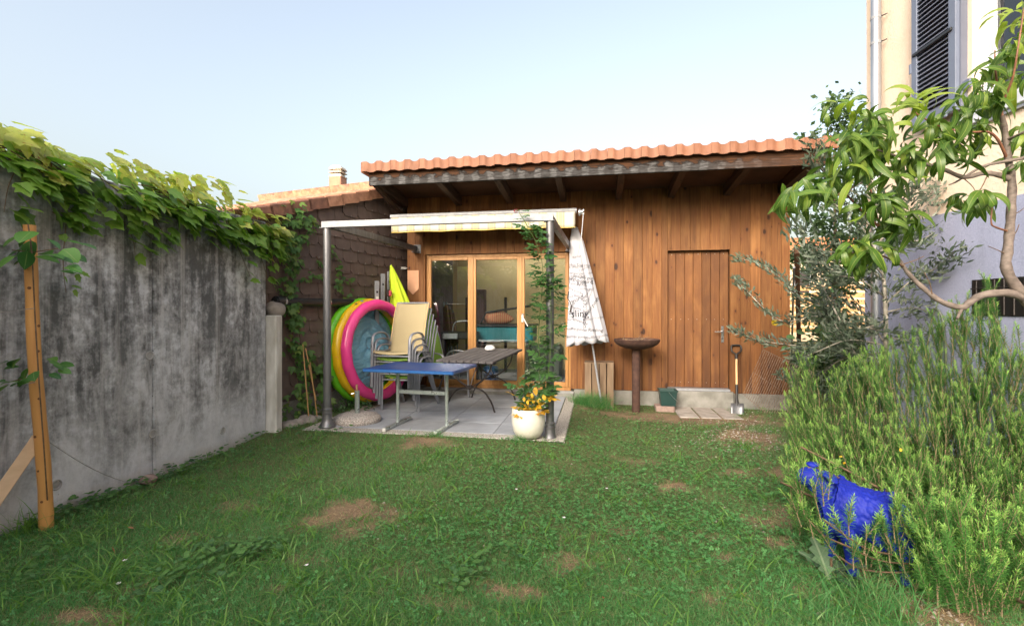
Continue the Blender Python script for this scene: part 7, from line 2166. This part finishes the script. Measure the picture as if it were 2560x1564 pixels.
# clover
Pc = sample_ground(78000); c = np.clip((Pc[:, 0] + 1.9) / 1.2, 0, 1) * np.clip((Pc[:, 1] - 2.2) / .8, 0, 1) * np.clip((2.0 - Pc[:, 0]) / .6, 0, 1); c = np.maximum(c, .10)
ptc = np.sin(Pc[:, 0] * 3.1 + 2) * np.sin(Pc[:, 1] * 3.7 + 1) + .6 * np.sin(Pc[:, 0] * 8.2 + Pc[:, 1] * 6.1)
Pc = Pc[(RNG.random(len(Pc)) < c) & (RNG.random(len(Pc)) > bareness(Pc[:, 0], Pc[:, 1]) * 1.3) & ~((ptc < -.75) & (RNG.random(len(Pc)) < .6))]
n = len(Pc); r = RNG
z = gzv(Pc[:, 0], Pc[:, 1]) + r.uniform(.008, .04, n); R_ = r.uniform(.007, .013, n); a0_ = r.uniform(0, 2 * pi, n)
V = []; Tc = r.random(n)
tx_, ty_ = r.normal(0, .35, n), r.normal(0, .35, n) - .2
for k in range(3):
    a = a0_ + k * 2 * pi / 3
    for (f, w) in ((0, 0), (.75, -.55), (1.05, 0), (.75, .55)):
        dx = R_ * (f * np.cos(a) - w * np.sin(a)); dy = R_ * (f * np.sin(a) + w * np.cos(a))
        V.append(np.stack([Pc[:, 0] + dx, Pc[:, 1] + dy, z + dx * tx_ + dy * ty_ + (.15 * R_ if w else 0)], 1))
A = np.stack(V, 1).reshape(-1, 3)
F = (np.arange(n)[:, None, None] * 12 + np.array([[0, 1, 2, 3], [4, 5, 6, 7], [8, 9, 10, 11]])[None]).reshape(-1, 4)
fast('clover', A, F, M_CLOVER, None, {'tint': ('FLOAT', np.repeat(Tc, 12)), 'lc': ('FLOAT_VECTOR', np.ones((len(A), 3)))}, kind='stuff', label='small clover leaves spread over the middle of the lawn')
# clumps of broad grass, plantain and dandelion leaves
cl = sample_ground(760); cl = cl[(bareness(cl[:, 0], cl[:, 1]) < .4) & (RNG.random(len(cl)) < np.where(cl[:, 0] < -.9, 1, .38))]
pos = np.concatenate([c_[None] + RNG.normal(0, .035, (RNG.integers(4, 13), 2)) for c_ in cl])
pos = pos[~((pos[:, 0] > px0) & (pos[:, 0] < px1) & (pos[:, 1] > py0 - .02))]; pos = pos[pos[:, 0] > WX + .03]
A, F, T = blades(pos, .095, .0048, 1.25, 4, 5)
fast('broad_grass', A, F, M_BROAD, None, {'tint': ('FLOAT', T), 'lc': ('FLOAT_VECTOR', np.ones((len(A), 3)))}, kind='stuff', label='tufts of broad bladed grass scattered through the lawn')
# low round-leaved weeds, thickest along the wall foot
items = []
M_WL = leafmat('lawn_weed_leaf', G((.06, .16, .035), (.09, .21, .05), (.04, .115, .045)), (.16, .26, .09), .5, .3)
spots = [atZ(u, v, 0) for u, v in ((520, 1400), (560, 1420), (600, 1395), (640, 1385), (480, 1440), (660, 1375), (540, 1380), (420, 1470), (200, 1260), (170, 1280), (300, 1240), (360, 1215), (430, 1185), (480, 1170), (240, 1265), (90, 1440), (60, 1460), (1180, 1430), (1150, 1450), (1230, 1400), (700, 1100), (740, 1085), (650, 1130), (760, 1110), (820, 1090), (860, 1080))]
spots += [atX(u, v, WX + .06) for u, v in [(60 + 31 * i, 1330 - 24 - 11.3 * i) for i in range(20)]]
for q_ in spots: q_.z = 0
L_GER = lobed([(.02, 0), (.30, -.12), (.52, .05), (.42, .16), (.60, .36), (.44, .44), (.46, .66), (.24, .64), (.18, .84), (.01, .88)], .2, .1)
for i, p in enumerate(spots):
    for k in range(16):
        q_ = p + Vector((random.gauss(0, .09), random.gauss(0, .09), 0))
        if q_.x < WX + .02 or (px0 < q_.x < px1 and q_.y > py0): continue
        q_.z = gz(q_.x, q_.y) + random.uniform(.025, .085)
        a = random.uniform(0, 6.28)
        items.append((L_GER if i < 8 else random.choice((L_ROUND[0], L_GER, lf_oval)), M_WL, frame(q_, Vector((cos(a), sin(a), random.uniform(-.3, .2))), Vector((0, -.3, 1)) + rv(.3), random.uniform(.024, .045))))
wdt_ = thing('lawn_weeds', 'low lobed-leaf weeds clustered in the left half of the lawn', None, (-1.5, 3, 0), kind='stuff')
foliage(wdt_, 'leaf', items, 0)
# sedge tuft by the white parasol
def tuft(name, label, u, v, n, h, w, spread, seed, m=M_GRASS, lean=1.0):
    p = atZ(u, v, 0); r_ = np.random.default_rng(seed)
    P_ = np.array([[p.x, p.y]]) + r_.normal(0, spread, (n, 2))
    A, F, T = blades(P_, h, w, lean, 4, seed)
    o = thing(name, label, 'grass tuft', (p.x, p.y, gz(p.x, p.y)))
    fast('blades', A, F, m, o, {'tint': ('FLOAT', T), 'lc': ('FLOAT_VECTOR', np.ones((len(A), 3)))}, kind='stuff')
tuft('grass_tuft', 'dense dark grass tuft at the foot of the white parasol', 1490, 1012, 900, .24, .0022, .1, 11)
tuft('grass_tuft', 'grass tuft left of the white parasol pole next to the patio edge', 1450, 1010, 380, .17, .002, .06, 12)
tuft('grass_tuft', 'long grass tuft below the blue sheep', 2200, 1530, 260, .2, .002, .09, 13)
tuft('grass_tuft', 'tall light grass tuft at the lower edge left of the rosemary', 2050, 1500, 200, .16, .0018, .12, 14)
tuft('grass_tuft', 'grass tuft in front of the white pot', 1300, 1108, 200, .09, .0018, .05, 15)
tuft('grass_tuft', 'grass tuft between two straw heaps at the patio front', 1085, 1098, 160, .08, .0018, .04, 16)
tuft('grass_tuft', 'broad grass clump lying flat at the lower left of the lawn', 270, 1460, 46, .2, .005, .05, 17, M_BROAD, 1.7)
tuft('grass_tuft', 'upright grass clump at the foot of the pine stake', 60, 1330, 40, .22, .004, .05, 18, M_BROAD, .9)
# big thistle-like leaves before the sheep
th_ = thing('thistle_rosette', 'rosette of jagged grey-green leaves at the feet of the blue sheep', 'plant', tuple(atZ(2080, 1450, 0)))
L_TH = lobed([(.02, 0), (.10, .06), (.05, .14), (.22, .24), (.10, .32), (.30, .46), (.15, .54), (.26, .70), (.10, .78), (.12, .9), (.01, 1.0)], .3, .25)
M_TH = leafmat('thistle_leaf', G((.07, .13, .07), (.10, .17, .09)), (.2, .26, .16), .6, .2, .05)
items = []
for u, v, s, du in ((2040, 1400, .2, -1), (2020, 1370, .15, -.4), (2060, 1450, .2, -1), (2120, 1470, .2, .5), (2140, 1490, .18, .8), (2090, 1420, .15, .2), (2150, 1520, .16, .2), (2030, 1430, .16, -1)):
    p_ = atZ(2085, 1450, 0); p_ += Vector((random.uniform(-.05, .05), random.uniform(-.04, .04), .02)); e = atZ(u, v, 0); d = e - p_; d.z = random.uniform(.05, .12)
    items.append((L_TH, M_TH, frame(p_, d, Vector((0, -.2, 1)), s)))
foliage(th_, 'leaf', items, 20)
# scattered bits: dry leaves, blossoms, pebbles
M_DRY = leafmat('fallen_dry_leaf', G((.36, .15, .06), (.30, .17, .09)), (.25, .15, .08), .8, .15)
DL = [(283, 1377, .06, 'orange-brown dry leaf lying on the left lawn'), (760, 1205, .035, 'reddish dry leaf left of the round worn patch'), (1855, 1493, .03, 'orange blossom lying at the lower right of the lawn'), (335, 1327, .035, 'dark red dry leaf behind the orange-brown leaf'), (1508, 1505, .022, 'small brown leaf on the lower middle lawn')]
for u, v, s, l_ in DL:
    p_ = atZ(u, v, .015); o = thing('dry_leaf', l_, 'leaf', tuple(p_))
    inst('blade', random.choice((lf_oval, L_IVY[1])).mesh(M_YEL if 'orange blossom' in l_ else M_DRY), o, frame(Vector((0, 0, .018)), rv(1), Vector((0, -.4, 1)) + rv(.3), s))
M_WF = mat('white_blossom', (.75, .72, .75), rough=.7)
WB = [(312, 1401, 'white blossom left of the weed clump'), (296, 1459, 'white blossom on the flat grass clump'), (766, 1413, 'white blossom right of the weed clump'), (1291, 1223, 'pinkish clover blossom in the middle of the lawn'), (1517, 1221, 'small pale blossom in the clover on the right'), (1410, 1294, 'pale petal in the middle of the clover')]
for u, v, l_ in WB:
    p_ = atZ(u, v, .03); o = thing('blossom', l_, 'flower', tuple(p_))
    for i in range(5):
        a = i * 1.257; lfm = lf_oval.mesh(M_WF)
        inst('petal', lfm, o, frame(Vector((0, 0, 0)), Vector((cos(a), sin(a), .5)), Vector((0, 0, 1)), .014))
V_, F_, k_ = [], [], 0
for i in range(900):
    u, v = (random.gauss(1850, 90), random.gauss(1075, 30)) if i < 620 else ((random.gauss(2330, 110), random.gauss(1495, 40)) if i < 760 else (random.uniform(900, 2100), random.uniform(1120, 1560)))
    p_ = atZ(u, v, 0)
    if p_.y > YW - .1 or p_.x > 3.2 or (px0 < p_.x < px1 and p_.y > py0): continue
    p_.z = gz(p_.x, p_.y); s = random.uniform(.004, .014)
    b_ = len(V_)
    for dx, dy, dz_ in ((1, 0, 0), (-1, 0, 0), (0, 1, 0), (0, -1, 0), (0, 0, .8), (0, 0, -.4)): V_.append(tuple(p_ + Vector((dx * s * random.uniform(.7, 1.3), dy * s * random.uniform(.7, 1.3), dz_ * s))))
    for f in ((0, 2, 4), (2, 1, 4), (1, 3, 4), (3, 0, 4), (2, 0, 5), (1, 2, 5), (3, 1, 5), (0, 3, 5)): F_.append(tuple(b_ + q_ for q_ in f))
fast('gravel', V_, F_, mat('gravel_stone', (.42, .38, .34), (.24, .21, .18), rough=.9, scale=15), None, kind='stuff', label='loose gravel and crumbs of earth on the bare ground')
